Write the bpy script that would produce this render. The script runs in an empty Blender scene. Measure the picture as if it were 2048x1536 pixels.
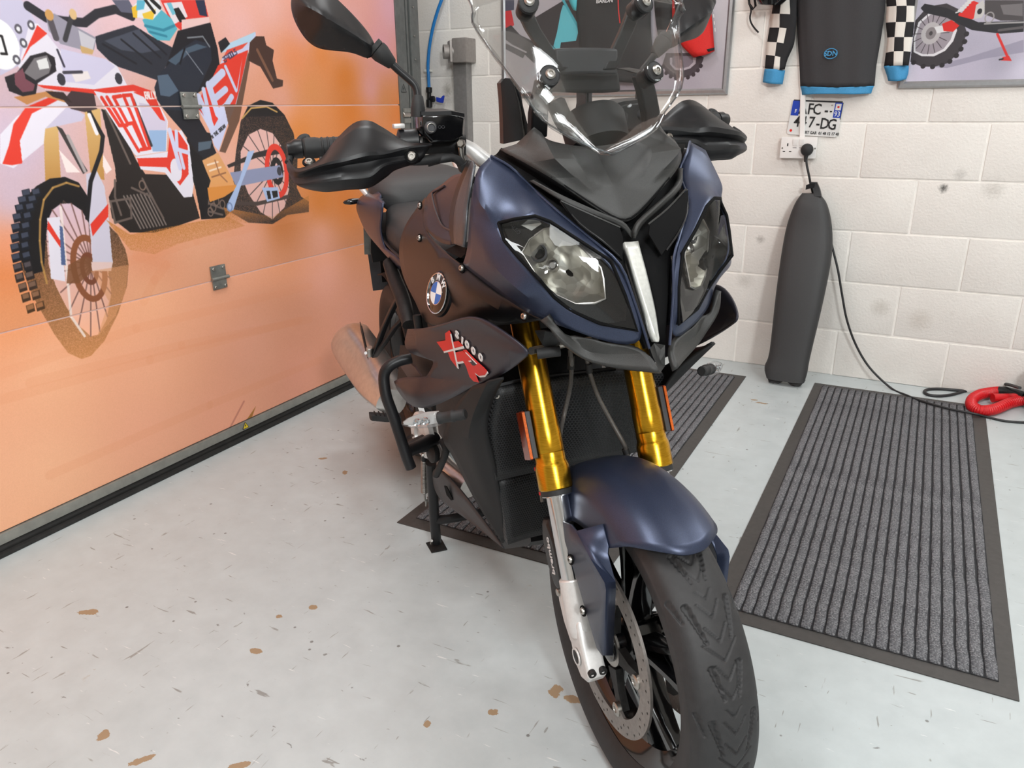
import bpy, bmesh, math, random
import numpy as np
from mathutils import Vector, Matrix
random.seed(7)
rng = np.random.default_rng(7)
scene = bpy.context.scene
COL = scene.collection
# ------------------------------------------------------------------ camera
cam_d = bpy.data.cameras.new('camera')
cam = bpy.data.objects.new('camera', cam_d); COL.objects.link(cam)
cam_d.sensor_width = 36.0; cam_d.lens = 1544.9 * 36.0 / 2048.0
cam_d.clip_start = 0.05; cam_d.clip_end = 60
rx, ux, fx = (0.88642679, 0.46276936, -0.00959535), (-0.14895511, 0.30482577, 0.94068785), (-0.43824642, 0.83242163, -0.33913758)
cam.matrix_world = Matrix(((rx[0], ux[0], -fx[0], 0), (rx[1], ux[1], -fx[1], 0), (rx[2], ux[2], -fx[2], 1.1961), (0, 0, 0, 1)))
scene.camera = cam
# ------------------------------------------------------------------ world, lights, exposure
world = bpy.data.worlds.new('world'); scene.world = world; world.use_nodes = True
world.node_tree.nodes['Background'].inputs[0].default_value = (0.9, 0.95, 1.0, 1)
world.node_tree.nodes['Background'].inputs[1].default_value = 0.25
def area(name, loc, sx, sy, power, color=(0.965, 0.995, 1.0), aim=None):
    d = bpy.data.lights.new(name, 'AREA'); d.shape = 'RECTANGLE'; d.size = sx; d.size_y = sy; d.energy = power; d.color = color
    o = bpy.data.objects.new(name, d); COL.objects.link(o); o.location = loc
    if aim is not None:
        o.rotation_euler = (Vector(aim) - Vector(loc)).to_track_quat('-Z', 'Y').to_euler()
    return o
area('panel_or_fill_light', (2.5, -2.1, 2.95), 0.6, 0.6, 200, aim=(-0.6, 1.2, 0.4))
area('panel_or_fill_light', (1.1, 2.1, 3.05), 0.5, 1.2, 44)
area('panel_or_fill_light', (-1.0, 0.1, 3.05), 0.5, 1.2, 62)
area('panel_or_fill_light', (-1.5, 2.3, 3.05), 0.5, 0.6, 24)  # added fill, brightens the back wall between door track and post
area('panel_or_fill_light', (1.4, 3.0, 3.05), 0.5, 0.5, 22)
area('panel_or_fill_light', (0.9, -0.9, 3.05), 0.5, 1.2, 24)
scene.view_settings.view_transform = 'Standard'; scene.view_settings.look = 'None'
scene.view_settings.gamma = 1.0; scene.view_settings.use_curve_mapping = False
scene.view_settings.exposure = -0.62
# ------------------------------------------------------------------ materials
def lin(c): return tuple((x / 12.92 if x <= 0.04045 else ((x + 0.055) / 1.055) ** 2.4) for x in c)
def rgb(r, g, b): return lin((r / 255, g / 255, b / 255)) + (1,)
def newmat(name):
    m = bpy.data.materials.new(name); m.use_nodes = True
    nt = m.node_tree; return m, nt, nt.nodes['Principled BSDF']
def noise(nt, scale, detail=4, rough=0.6, coord='Object', vec=None):
    tc = nt.nodes.new('ShaderNodeTexCoord'); n = nt.nodes.new('ShaderNodeTexNoise')
    n.inputs['Scale'].default_value = scale; n.inputs['Detail'].default_value = detail; n.inputs['Roughness'].default_value = rough
    nt.links.new(vec if vec is not None else tc.outputs[coord], n.inputs['Vector']); return n
def ramp(nt, src, stops):
    r = nt.nodes.new('ShaderNodeValToRGB')
    while len(r.color_ramp.elements) > 1: r.color_ramp.elements.remove(r.color_ramp.elements[0])
    for i, (p, c) in enumerate(stops):
        e = r.color_ramp.elements[0] if i == 0 else r.color_ramp.elements.new(p)
        e.position = p; e.color = c if len(c) == 4 else tuple(c) + (1,)
    nt.links.new(src, r.inputs[0]); return r
def mix(nt, fac, a, b, mode='MIX'):
    n = nt.nodes.new('ShaderNodeMix'); n.data_type = 'RGBA'; n.blend_type = mode
    for s, v in ((n.inputs[0], fac), (n.inputs[6], a), (n.inputs[7], b)):
        if isinstance(v, (int, float)): s.default_value = v
        elif isinstance(v, tuple): s.default_value = v
        else: nt.links.new(v, s)
    return n.outputs[2]
def mathn(nt, op, a, b=None, c=None):
    n = nt.nodes.new('ShaderNodeMath'); n.operation = op
    for s, v in zip(n.inputs, (a, b, c)):
        if v is None: continue
        if isinstance(v, (int, float)): s.default_value = v
        else: nt.links.new(v, s)
    return n.outputs[0]
def bump(nt, h, b, strength=0.3, dist=0.001):
    n = nt.nodes.new('ShaderNodeBump'); n.inputs['Strength'].default_value = strength; n.inputs['Distance'].default_value = dist
    nt.links.new(h, n.inputs['Height']); nt.links.new(n.outputs[0], b.inputs['Normal']); return n
def M(name, col, rough=0.5, metal=0.0, nscale=0, namt=0.15, bscale=0, bstr=0.3, bdist=0.0005, coat=0.0, spec=0.5, crough=0.05, coord='Object'):
    m, nt, b = newmat(name)
    b.inputs['Base Color'].default_value = col; b.inputs['Roughness'].default_value = rough; b.inputs['Metallic'].default_value = metal
    b.inputs['Coat Weight'].default_value = coat; b.inputs['Coat Roughness'].default_value = crough; b.inputs['Specular IOR Level'].default_value = spec
    if nscale:
        n = noise(nt, nscale, coord=coord)
        d = tuple(max(0, x * (1 - namt)) for x in col[:3]) + (1,); l = tuple(min(1, x * (1 + namt)) for x in col[:3]) + (1,)
        r = ramp(nt, n.outputs[0], [(0.3, d), (0.7, l)]); nt.links.new(r.outputs[0], b.inputs['Base Color'])
    if bscale:
        n = noise(nt, bscale, detail=2, coord=coord); bump(nt, n.outputs[0], b, bstr, bdist)
    return m
MT = {}
MT['blue'] = M('midnight_blue_satin_paint', rgb(50, 58, 80), 0.36, 0.5, nscale=900, namt=0.25, coat=0.15, crough=0.4)
MT['darkblue'] = M('dark_slate_satin_paint', rgb(43, 42, 52), 0.40, 0.35, nscale=900, namt=0.2, coat=0.1, crough=0.4)
MT['blackpaint'] = M('black_satin_paint', rgb(18, 18, 20), 0.36, 0.0, nscale=700, namt=0.2, spec=.3)
MT['texblack'] = M('grained_black_plastic', rgb(44, 44, 43), 0.48, 0, nscale=1200, namt=0.35, bscale=1100, bstr=0.55, bdist=0.0006)
MT['plastic'] = M('smooth_black_plastic', rgb(24, 24, 26), 0.40, 0, nscale=300, namt=0.1, spec=.35)
MT['matplastic'] = M('matt_black_plastic', rgb(22, 22, 23), 0.6, 0, nscale=200, namt=0.15, spec=.3)
MT['greyplastic'] = M('dark_grey_plastic', rgb(58, 58, 61), 0.5, 0, nscale=200, namt=0.1)
MT['gloss'] = M('gloss_black', rgb(14, 14, 16), 0.12, 0, coat=0.4, nscale=50, namt=0.1)
MT['rubber'] = M('tyre_rubber', rgb(40, 39, 40), 0.6, 0, nscale=60, namt=0.18, bscale=900, bstr=0.2)
MT['softrubber'] = M('black_rubber', rgb(30, 30, 31), 0.65, 0, nscale=120, namt=0.15)
MT['vinyl'] = M('black_seat_vinyl', rgb(52, 52, 53), 0.58, 0, nscale=300, namt=0.1, bscale=700, bstr=0.25)
MT['chrome'] = M('polished_chrome', rgb(215, 216, 218), 0.12, 1.0, nscale=40, namt=0.04)
MT['steel'] = M('machined_steel', rgb(178, 174, 168), 0.34, 1.0, nscale=200, namt=0.1)
MT['disc'] = M('brake_disc_steel', rgb(150, 143, 138), 0.42, 0.85, nscale=120, namt=0.15)
MT['alu'] = M('silver_painted_aluminium', rgb(214, 212, 210), 0.38, 0.35, nscale=150, namt=0.05)
MT['satalu'] = M('brushed_aluminium', rgb(176, 176, 178), 0.36, 0.9, nscale=90, namt=0.1)
MT['exhaust'] = M('satin_stainless_exhaust', rgb(206, 202, 198), 0.30, 0.85, nscale=60, namt=0.08)
MT['amber'] = M('amber_reflector_plastic', rgb(120, 40, 8), 0.18, 0, nscale=400, namt=0.4, coat=0.5)
MT['amberedge'] = M('bright_amber_ribs', rgb(210, 96, 24), 0.3, 0, nscale=600, namt=0.4)
MT['white'] = M('white_print', rgb(222, 222, 222), 0.5, 0, nscale=30, namt=0.03)
MT['red'] = M('red_print', rgb(214, 30, 24), 0.42, 0, nscale=30, namt=0.05)
MT['badgeblue'] = M('badge_blue_enamel', rgb(12, 98, 178), 0.25, 0, nscale=30, namt=0.03, coat=0.3)
MT['ledwhite'] = M('milky_light_guide', rgb(222, 222, 216), 0.22, 0.25, nscale=160, namt=0.1, coat=0.6)
MT['hose'] = M('braided_hose', rgb(96, 92, 88), 0.45, 0.3, nscale=500, namt=0.3)
MT['springsteel'] = M('spring_steel', rgb(150, 148, 144), 0.35, 0.9, nscale=100, namt=0.15)
MT['engine'] = M('dark_engine_casting', rgb(40, 39, 39), 0.55, 0.4, nscale=90, namt=0.3, bscale=300)
MT['void'] = M('shaded_recess_black', rgb(9, 9, 10), 0.7, 0, nscale=30, namt=0.1, spec=.12)  # shade of deep openings put into the colour; also used for black seals
MT['trimgrey'] = M('brushed_dark_trim', rgb(92, 94, 98), 0.42, 0.6, nscale=220, namt=0.15, bscale=500)
def gold():
    m, nt, b = newmat('gold_anodised_fork'); b.inputs['Metallic'].default_value = 1.0; b.inputs['Roughness'].default_value = 0.24
    tc = nt.nodes.new('ShaderNodeTexCoord'); mp = nt.nodes.new('ShaderNodeMapping'); mp.inputs['Scale'].default_value = (8, 8, 260)
    nt.links.new(tc.outputs['Object'], mp.inputs[0]); n = noise(nt, 6, vec=mp.outputs[0])
    r = ramp(nt, n.outputs[0], [(0.3, rgb(176, 128, 26)), (0.7, rgb(222, 172, 52))]); nt.links.new(r.outputs[0], b.inputs['Base Color'])
    return m
MT['gold'] = gold()
def glassy(name, tint, ior_f=0.06, rough=0.02, base=0.05):
    m, nt, b = newmat(name); nt.nodes.remove(b)
    out = nt.nodes['Material Output']; t = nt.nodes.new('ShaderNodeBsdfTransparent'); t.inputs[0].default_value = tint
    g = nt.nodes.new('ShaderNodeBsdfGlossy'); g.inputs['Roughness'].default_value = rough
    lw = nt.nodes.new('ShaderNodeFresnel'); lw.inputs[0].default_value = 1.5
    n = noise(nt, 30); fac = mathn(nt, 'MULTIPLY_ADD', lw.outputs[0], 0.4, base); fac2 = mathn(nt, 'MULTIPLY', fac, mathn(nt, 'MULTIPLY_ADD', n.outputs[0], 0.1, 0.95))
    mx = nt.nodes.new('ShaderNodeMixShader'); nt.links.new(fac2, mx.inputs[0]); nt.links.new(t.outputs[0], mx.inputs[1]); nt.links.new(g.outputs[0], mx.inputs[2])
    nt.links.new(mx.outputs[0], out.inputs[0]); return m
MT['screen'] = glassy('clear_windscreen_plastic', (0.93, 0.94, 0.94, 1), base=0.02)
MT['lens'] = glassy('clear_lamp_lens', (0.92, 0.93, 0.94, 1), base=0.03)
def reflector():
    m, nt, b = newmat('faceted_reflector_chrome'); b.inputs['Metallic'].default_value = 0.9; b.inputs['Roughness'].default_value = 0.3
    tc = nt.nodes.new('ShaderNodeTexCoord'); v = nt.nodes.new('ShaderNodeTexVoronoi'); v.inputs['Scale'].default_value = 60
    nt.links.new(tc.outputs['Object'], v.inputs[0])
    r = ramp(nt, v.outputs['Color'], [(0.2, rgb(170, 166, 156)), (0.8, rgb(226, 224, 216))]); nt.links.new(r.outputs[0], b.inputs['Base Color'])
    bump(nt, v.outputs['Distance'], b, 0.4, 0.002); return m
MT['reflector'] = reflector()
def hexmesh(name, scale):
    m, nt, b = newmat(name); uv = nt.nodes.new('ShaderNodeUVMap')
    # hexagonal holes: distance to the nearest point of two offset rectangular lattices
    sep = nt.nodes.new('ShaderNodeSeparateXYZ'); nt.links.new(uv.outputs[0], sep.inputs[0])
    ds = []
    for ox, oy in ((0, 0), (0.5, 0.5)):
        fx_ = mathn(nt, 'FRACT', mathn(nt, 'MULTIPLY_ADD', sep.outputs[0], scale, ox)); fy_ = mathn(nt, 'FRACT', mathn(nt, 'MULTIPLY_ADD', sep.outputs[1], scale / 1.732, oy))
        dx = mathn(nt, 'SUBTRACT', fx_, 0.5); dy = mathn(nt, 'MULTIPLY', mathn(nt, 'SUBTRACT', fy_, 0.5), 1.732)
        ds.append(mathn(nt, 'SQRT', mathn(nt, 'ADD', mathn(nt, 'MULTIPLY', dx, dx), mathn(nt, 'MULTIPLY', dy, dy))))
    d = mathn(nt, 'MINIMUM', ds[0], ds[1])
    r = ramp(nt, d, [(0.40, rgb(4, 4, 5)), (0.46, rgb(52, 52, 54))]); nt.links.new(r.outputs[0], b.inputs['Base Color'])
    r2 = ramp(nt, d, [(0.38, (0, 0, 0)), (0.46, (1, 1, 1))]); bump(nt, r2.outputs[0], b, 0.8, 0.003)
    b.inputs['Roughness'].default_value = 0.5; return m
MT['hexmesh'] = hexmesh('black_hexagon_grille', 56)
def floor_mat():
    m, nt, b = newmat('worn_grey_floor_paint'); tc = nt.nodes.new('ShaderNodeTexCoord'); P = tc.outputs['Object']
    n1 = noise(nt, 0.9, 5, vec=P); n2 = noise(nt, 14, 6, vec=P)
    c = ramp(nt, n1.outputs[0], [(0.3, rgb(178, 186, 187)), (0.7, rgb(192, 199, 200))]).outputs[0]
    c = mix(nt, 0.35, c, ramp(nt, n2.outputs[0], [(0.3, rgb(170, 176, 177)), (0.7, rgb(198, 204, 205))]).outputs[0])
    # fine scuffs: stretched noise in two directions
    for rot, sx, sy, th, col in ((0.6, 9, 70, 0.685, rgb(120, 116, 110)), (-0.5, 70, 10, 0.69, rgb(128, 124, 118)), (1.1, 14, 110, 0.70, rgb(226, 226, 224)), (0.2, 30, 60, 0.715, rgb(96, 92, 88))):
        mp = nt.nodes.new('ShaderNodeMapping'); mp.inputs['Rotation'].default_value = (0, 0, rot); mp.inputs['Scale'].default_value = (sx, sy, 1); nt.links.new(P, mp.inputs[0])
        n = noise(nt, 1, 3, 0.55, vec=mp.outputs[0]); n.inputs['Distortion'].default_value = 0.4
        f = ramp(nt, n.outputs[0], [(th, (0, 0, 0)), (th + 0.03, (1, 1, 1))]).outputs[0]
        c = mix(nt, mathn(nt, 'MULTIPLY', f, 0.7), c, col)
    # small dark specks and brown chips of bare concrete
    v = nt.nodes.new('ShaderNodeTexVoronoi'); v.inputs['Scale'].default_value = 13; nt.links.new(P, v.inputs[0])
    f = ramp(nt, v.outputs['Distance'], [(0.045, (1, 1, 1)), (0.06, (0, 0, 0))]).outputs[0]; c = mix(nt, mathn(nt, 'MULTIPLY', f, 0.75), c, rgb(92, 88, 84))
    n3 = noise(nt, 5.5, 8, 0.72, vec=P); n4 = noise(nt, 1.3, 2, vec=P)
    gate = ramp(nt, n4.outputs[0], [(0.48, (0, 0, 0)), (0.62, (1, 1, 1))]).outputs[0]
    f = mathn(nt, 'MULTIPLY', ramp(nt, n3.outputs[0], [(0.685, (0, 0, 0)), (0.70, (1, 1, 1))]).outputs[0], gate); c = mix(nt, f, c, rgb(160, 138, 112))
    sep = nt.nodes.new('ShaderNodeSeparateXYZ'); nt.links.new(P, sep.inputs[0])
    wob = noise(nt, 42, 5, 0.7, vec=P)
    for cx, cy, ax, ay, rot in CHIPS:
        dx = mathn(nt, 'SUBTRACT', sep.outputs[0], cx); dy = mathn(nt, 'SUBTRACT', sep.outputs[1], cy); ca, sa = math.cos(rot), math.sin(rot)
        u = mathn(nt, 'DIVIDE', mathn(nt, 'ADD', mathn(nt, 'MULTIPLY', dx, ca), mathn(nt, 'MULTIPLY', dy, sa)), ax)
        w = mathn(nt, 'DIVIDE', mathn(nt, 'SUBTRACT', mathn(nt, 'MULTIPLY', dy, ca), mathn(nt, 'MULTIPLY', dx, sa)), ay)
        d = mathn(nt, 'ADD', mathn(nt, 'ADD', mathn(nt, 'MULTIPLY', u, u), mathn(nt, 'MULTIPLY', w, w)), mathn(nt, 'MULTIPLY', wob.outputs[0], 2.4))
        f = ramp(nt, d, [(0.0, (1, 1, 1)), (1.0, (1, 1, 1)), (1.0, (0, 0, 0))]).outputs[0]
        f = mathn(nt, 'LESS_THAN', d, 1.75); c = mix(nt, f, c, rgb(158, 134, 106))
    nt.links.new(c, b.inputs['Base Color'])
    rr = ramp(nt, n2.outputs[0], [(0.3, (0.30, 0.30, 0.30)), (0.7, (0.46, 0.46, 0.46))]); nt.links.new(rr.outputs[0], b.inputs['Roughness'])
    bump(nt, n2.outputs[0], b, 0.12, 0.002); return m
CHIPS = [(c[0], c[1], a, e, r) for c, (a, e, r) in zip([(-1.718,.958,0),(-1.231,1.038,0),(-1.225,1.228,0),(-1.276,1.161,0),(-1.793,1.93,0),(-1.648,1.875,0),(-.551,1.236,0),(-.509,1.231,0),(-.643,1.119,0),(-.748,1.031,0),(-1.193,.698,0),(-1.319,.705,0),(-.487,3.189,0),(-.521,3.212,0),(-1.011,.777,0)], [(.034,.016,.5),(.022,.012,.3),(.014,.012,.2),(.012,.01,0),(.024,.01,.6),(.012,.02,.6),(.02,.026,.4),(.03,.014,.2),(.016,.012,.5),(.01,.014,.4),(.012,.03,-.6),(.016,.02,.2),(.03,.012,.1),(.022,.01,.2),(.03,.01,.7)])]
MT['floor'] = floor_mat()
STAINS = [(.061,3.704,.859),(.111,3.704,.914),(.237,3.704,.863),(-.646,3.704,.603),(-.105,3.704,.339),(.059,3.704,.301),(-.698,3.704,.409),(-2.317,3.704,1.276),(-2.313,3.704,1.227)]
def block_mat():
    m, nt, b = newmat('painted_concrete_block'); g = nt.nodes.new('ShaderNodeNewGeometry'); P = g.outputs['Position']
    n1 = noise(nt, 3.0, 4, vec=P); n2 = noise(nt, 95, 3, vec=P); n3 = noise(nt, 9, 5, 0.7, vec=P)
    c = ramp(nt, n1.outputs[0], [(0.3, rgb(224, 219, 213)), (0.7, rgb(234, 230, 224))]).outputs[0]
    f = ramp(nt, n3.outputs[0], [(0.66, (0, 0, 0)), (0.8, (0.35, 0.35, 0.35))]).outputs[0]; c = mix(nt, f, c, rgb(176, 168, 156))
    for (sx, sy, sz), (r, a, col) in zip(STAINS, [(.022, .95, (50, 46, 42)), (.03, .28, (90, 84, 76)), (.05, .3, (120, 112, 98)), (.024, .5, (110, 102, 94)), (.05, .35, (150, 140, 124)), (.06, .3, (170, 156, 138)), (.05, .3, (140, 134, 124)), (.04, .6, (120, 112, 96)), (.05, .4, (130, 120, 106))]):
        d = nt.nodes.new('ShaderNodeVectorMath'); d.operation = 'DISTANCE'; nt.links.new(P, d.inputs[0]); d.inputs[1].default_value = (sx, sy, sz)
        dd = mathn(nt, 'ADD', mathn(nt, 'DIVIDE', d.outputs['Value'], r), mathn(nt, 'MULTIPLY_ADD', n2.outputs[0], 1.2, -0.6))
        f = ramp(nt, dd, [(0.1, (a, a, a)), (1.0, (0, 0, 0))]).outputs[0]; c = mix(nt, f, c, rgb(*col))
    nt.links.new(c, b.inputs['Base Color']); b.inputs['Roughness'].default_value = 0.55
    h = mathn(nt, 'ADD', n2.outputs[0], mathn(nt, 'MULTIPLY', n3.outputs[0], 0.6)); bump(nt, h, b, 0.45, 0.004); return m
MT['block'] = block_mat()
MT['mortar'] = M('painted_mortar', rgb(242, 238, 232), 0.6, 0, nscale=20, namt=0.06, bscale=90, bstr=0.5, bdist=0.003)
MT['plaster'] = M('white_painted_plaster', rgb(226, 222, 216), 0.6, 0, nscale=4, namt=0.04)
MT['galv'] = M('galvanised_steel', rgb(142, 144, 140), 0.45, 0.7, nscale=40, namt=0.18)
MT['track'] = M('grey_steel_track', rgb(112, 115, 113), 0.45, 0.5, nscale=30, namt=0.15)
MT['trackdark'] = M('dark_track_groove', rgb(48, 48, 48), 0.6, 0.2, nscale=30, namt=0.2)
MT['doorbar'] = M('aluminium_door_rail', rgb(150, 150, 144), 0.5, 0.5, nscale=25, namt=0.12)
MT['seal'] = M('black_rubber_seal', rgb(34, 33, 32), 0.7, 0, nscale=30, namt=0.35)
MT['frame'] = M('snap_frame_aluminium', rgb(176, 177, 180), 0.33, 0.85, nscale=60, namt=0.06)
MT['socket'] = M('white_moulded_plastic', rgb(234, 231, 228), 0.32, 0, nscale=20, namt=0.02)
MT['bluehose'] = M('blue_air_hose', rgb(28, 120, 192), 0.35, 0, nscale=40, namt=0.08)
MT['bluevalve'] = M('blue_valve_plastic', rgb(36, 62, 178), 0.35, 0, nscale=40, namt=0.08)
MT['clip'] = M('white_nylon_clip', rgb(226, 226, 220), 0.4, 0, nscale=40, namt=0.03)
MT['post'] = M('grey_aluminium_post', rgb(140, 138, 137), 0.45, 0.5, nscale=50, namt=0.1)
MT['casting'] = M('grey_cast_bracket', rgb(152, 146, 142), 0.5, 0.4, nscale=60, namt=0.1)
MT['matrubber'] = M('mat_border_rubber', rgb(66, 63, 61), 0.6, 0, nscale=60, namt=0.12, bscale=400, bstr=0.2)
def carpet():
    m, nt, b = newmat('ribbed_grey_carpet'); n = noise(nt, 230, 2, 0.7); n2 = noise(nt, 9, 4)
    c = ramp(nt, n.outputs[0], [(0.36, rgb(56, 56, 60)), (0.52, rgb(116, 116, 120)), (0.66, rgb(186, 186, 188))]).outputs[0]
    c = mix(nt, 0.5, c, ramp(nt, n2.outputs[0], [(0.3, rgb(88, 88, 91)), (0.7, rgb(128, 128, 131))]).outputs[0], 'MIX')
    nt.links.new(c, b.inputs['Base Color']); b.inputs['Roughness'].default_value = 0.95; b.inputs['Specular IOR Level'].default_value = 0.1
    bump(nt, n.outputs[0], b, 1.0, 0.006); return m
MT['carpet'] = carpet()
MT['carpetdark'] = M('dark_carpet_groove', rgb(40, 40, 43), 0.95, 0, nscale=300, namt=0.4)
MT['fabric'] = M('charcoal_jersey_fabric', rgb(52, 51, 53), 0.8, 0, nscale=500, namt=0.15, bscale=900, bstr=0.3)
MT['fabricblack'] = M('black_jersey_fabric', rgb(26, 26, 29), 0.8, 0, nscale=500, namt=0.15)
MT['fabricwhite'] = M('white_jersey_fabric', rgb(226, 222, 214), 0.8, 0, nscale=500, namt=0.04)
MT['fabricblue'] = M('blue_jersey_cuff', rgb(62, 142, 190), 0.7, 0, nscale=300, namt=0.1)
MT['fabricred'] = M('red_jersey_fabric', rgb(206, 34, 30), 0.75, 0, nscale=300, namt=0.1)
MT['fabrictq'] = M('turquoise_jersey_fabric', rgb(70, 184, 196), 0.75, 0, nscale=300, namt=0.1)
MT['plate'] = M('licence_plate_white', rgb(222, 222, 220), 0.35, 0.1, nscale=20, namt=0.03)
MT['plateblue'] = M('licence_plate_blue', rgb(26, 62, 168), 0.35, 0, nscale=20, namt=0.05)
MT['ink'] = M('black_ink', rgb(22, 22, 24), 0.5, 0, nscale=30, namt=0.1)
MT['yellow'] = M('warning_yellow', rgb(236, 206, 44), 0.45, 0, nscale=30, namt=0.04)
MT['redhose'] = M('red_vacuum_hose', rgb(200, 22, 30), 0.38, 0, nscale=60, namt=0.1)
MT['darkcable'] = M('black_cable_sheath', rgb(34, 34, 36), 0.5, 0, nscale=60, namt=0.1)

# ------------------------------------------------------------------ helpers
def link(o, parent=None):
    COL.objects.link(o)
    if parent is not None: o.parent = parent
    return o
def tag(o, label, cat, group=None, kind=None):
    o['label'] = label; o['category'] = cat
    if group: o['group'] = group
    if kind: o['kind'] = kind
    return o
def thing(name, label, cat, loc=(0, 0, 0), rz=0.0, group=None):
    o = bpy.data.objects.new(name, None); o.empty_display_size = 0.05; link(o); o.location = loc; o.rotation_euler = (0, 0, rz)
    return tag(o, label, cat, group)
def finish(name, me, mat, parent=None, smooth=35, mods=()):
    mats = mat if isinstance(mat, (list, tuple)) else [mat]
    for m in mats: me.materials.append(m)
    if smooth is not None and len(me.polygons):
        me.shade_smooth()
        if smooth < 180: me.set_sharp_from_angle(angle=math.radians(smooth))
    o = bpy.data.objects.new(name, me); link(o, parent)
    for kind, kw in mods:
        md = o.modifiers.new(kind.lower(), kind)
        for k, v in kw.items(): setattr(md, k, v)
    return o
def pydata(name, vs, fs, mat, parent=None, smooth=35, mods=(), midx=None, uv=None):
    me = bpy.data.meshes.new(name); me.from_pydata([tuple(v) for v in vs], [], fs)
    if midx is not None:
        for p, i in zip(me.polygons, midx): p.material_index = i
    if uv is not None:
        l = me.uv_layers.new(name='uv')
        for lp in me.loops: l.data[lp.index].uv = uv[lp.vertex_index]
    me.update(); return finish(name, me, mat, parent, smooth, mods)
def bmobj(name, bm, mat, parent=None, smooth=35, mods=()):
    me = bpy.data.meshes.new(name); bm.normal_update(); bm.to_mesh(me); bm.free(); return finish(name, me, mat, parent, smooth, mods)
def catmull(pts, n):
    P = [np.array(p, float) for p in pts]; out = []
    if len(P) < 3: return [P[0] + (P[-1] - P[0]) * t for t in np.linspace(0, 1, n + 1)]
    for i in range(len(P) - 1):
        p0 = P[i - 1] if i else 2 * P[0] - P[1]; p1, p2 = P[i], P[i + 1]; p3 = P[i + 2] if i + 2 < len(P) else 2 * P[-1] - P[-2]
        for k in range(n):
            t = k / n; out.append(0.5 * (2 * p1 + (p2 - p0) * t + (2 * p0 - 5 * p1 + 4 * p2 - p3) * t * t + (3 * p1 - p0 - 3 * p2 + p3) * t ** 3))
    out.append(P[-1]); return out
def tube_bm(bm, pts, r, n=12, caps=True):
    pts = [Vector(p) for p in pts]; rs = r if isinstance(r, (list, tuple, np.ndarray)) else [r] * len(pts)
    ref = None; rings = []
    for i, p in enumerate(pts):
        t = (pts[min(i + 1, len(pts) - 1)] - pts[max(i - 1, 0)]).normalized()
        if ref is None: ref = t.orthogonal().normalized()
        ref = (ref - t * ref.dot(t)).normalized(); b = t.cross(ref)
        rings.append([bm.verts.new(p + (ref * math.cos(a) + b * math.sin(a)) * rs[i]) for a in [2 * math.pi * k / n for k in range(n)]])
    for a, b in zip(rings, rings[1:]):
        for k in range(n): bm.faces.new((a[k], a[(k + 1) % n], b[(k + 1) % n], b[k]))
    if caps: bm.faces.new(rings[0][::-1]); bm.faces.new(rings[-1])
def tube(name, pts, r, mat, parent=None, n=12, sub=0, smooth=40):
    if sub:
        rs = r if isinstance(r, (list, tuple)) else None
        if rs is not None: q = catmull([tuple(p) + (x,) for p, x in zip(pts, rs)], sub); pts = [v[:3] for v in q]; r = [max(1e-4, v[3]) for v in q]
        else: pts = catmull(pts, sub)
    bm = bmesh.new(); tube_bm(bm, pts, r, n); return bmobj(name, bm, mat, parent, smooth)
def frame_of(d):
    d = Vector(d).normalized(); a = d.orthogonal().normalized(); return a, d.cross(a), d
def lathe_bm(bm, prof, o, d, n=32, close=False):
    a, b, d = frame_of(d); o = Vector(o); rings = []
    for r, h in prof:
        rings.append([bm.verts.new(o + d * h + (a * math.cos(t) + b * math.sin(t)) * max(r, 1e-5)) for t in [2 * math.pi * k / n for k in range(n)]])
    pr = list(zip(rings, rings[1:])) + ([(rings[-1], rings[0])] if close else [])
    for x, y in pr:
        for k in range(n): bm.faces.new((x[k], x[(k + 1) % n], y[(k + 1) % n], y[k]))
    if not close:
        bm.faces.new(rings[0][::-1]); bm.faces.new(rings[-1])
def lathe(name, prof, o, d, mat, parent=None, n=32, close=False, smooth=35):
    bm = bmesh.new(); lathe_bm(bm, prof, o, d, n, close); bmesh.ops.recalc_face_normals(bm, faces=bm.faces); return bmobj(name, bm, mat, parent, smooth)
def cyl(name, o, d, r, h, mat, parent=None, n=20):
    e = min(r, h) * 0.15
    return lathe(name, [(r - e, 0), (r, e), (r, h - e), (r - e, h)], o, d, mat, parent, n)
def box_bm(bm, c, s, R=None, bev=0.0):
    m = Matrix.Translation(Vector(c)) @ (R.to_4x4() if R is not None else Matrix.Identity(4)) @ Matrix.Diagonal((s[0], s[1], s[2], 1))
    g = bmesh.ops.create_cube(bm, size=1, matrix=m)
    if bev: bmesh.ops.bevel(bm, geom=list({e for v in g['verts'] for e in v.link_edges}), offset=bev, segments=2, affect='EDGES', profile=0.7)
def box(name, c, s, mat, parent=None, R=None, bev=0.0, smooth=35):
    bm = bmesh.new(); box_bm(bm, c, s, R, bev); return bmobj(name, bm, mat, parent, smooth)
def loft_bm(bm, secs, cap=True, closed=True):
    rings = [[bm.verts.new(Vector(p)) for p in s] for s in secs]
    n = len(rings[0])
    for a, b in zip(rings, rings[1:]):
        for k in range(n if closed else n - 1): bm.faces.new((a[k], a[(k + 1) % n], b[(k + 1) % n], b[k]))
    if cap and closed: bm.faces.new(rings[0][::-1]); bm.faces.new(rings[-1])
def loft(name, secs, mat, parent=None, cap=True, closed=True, smooth=35, mods=()):
    bm = bmesh.new(); loft_bm(bm, secs, cap, closed); bmesh.ops.recalc_face_normals(bm, faces=bm.faces); return bmobj(name, bm, mat, parent, smooth, mods)
def newell(pts):
    n = Vector((0, 0, 0)); P = [Vector(p) for p in pts]
    for a, b in zip(P, P[1:] + P[:1]): n += Vector(((a.y - b.y) * (a.z + b.z), (a.z - b.z) * (a.x + b.x), (a.x - b.x) * (a.y + b.y)))
    return n.normalized()
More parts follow.
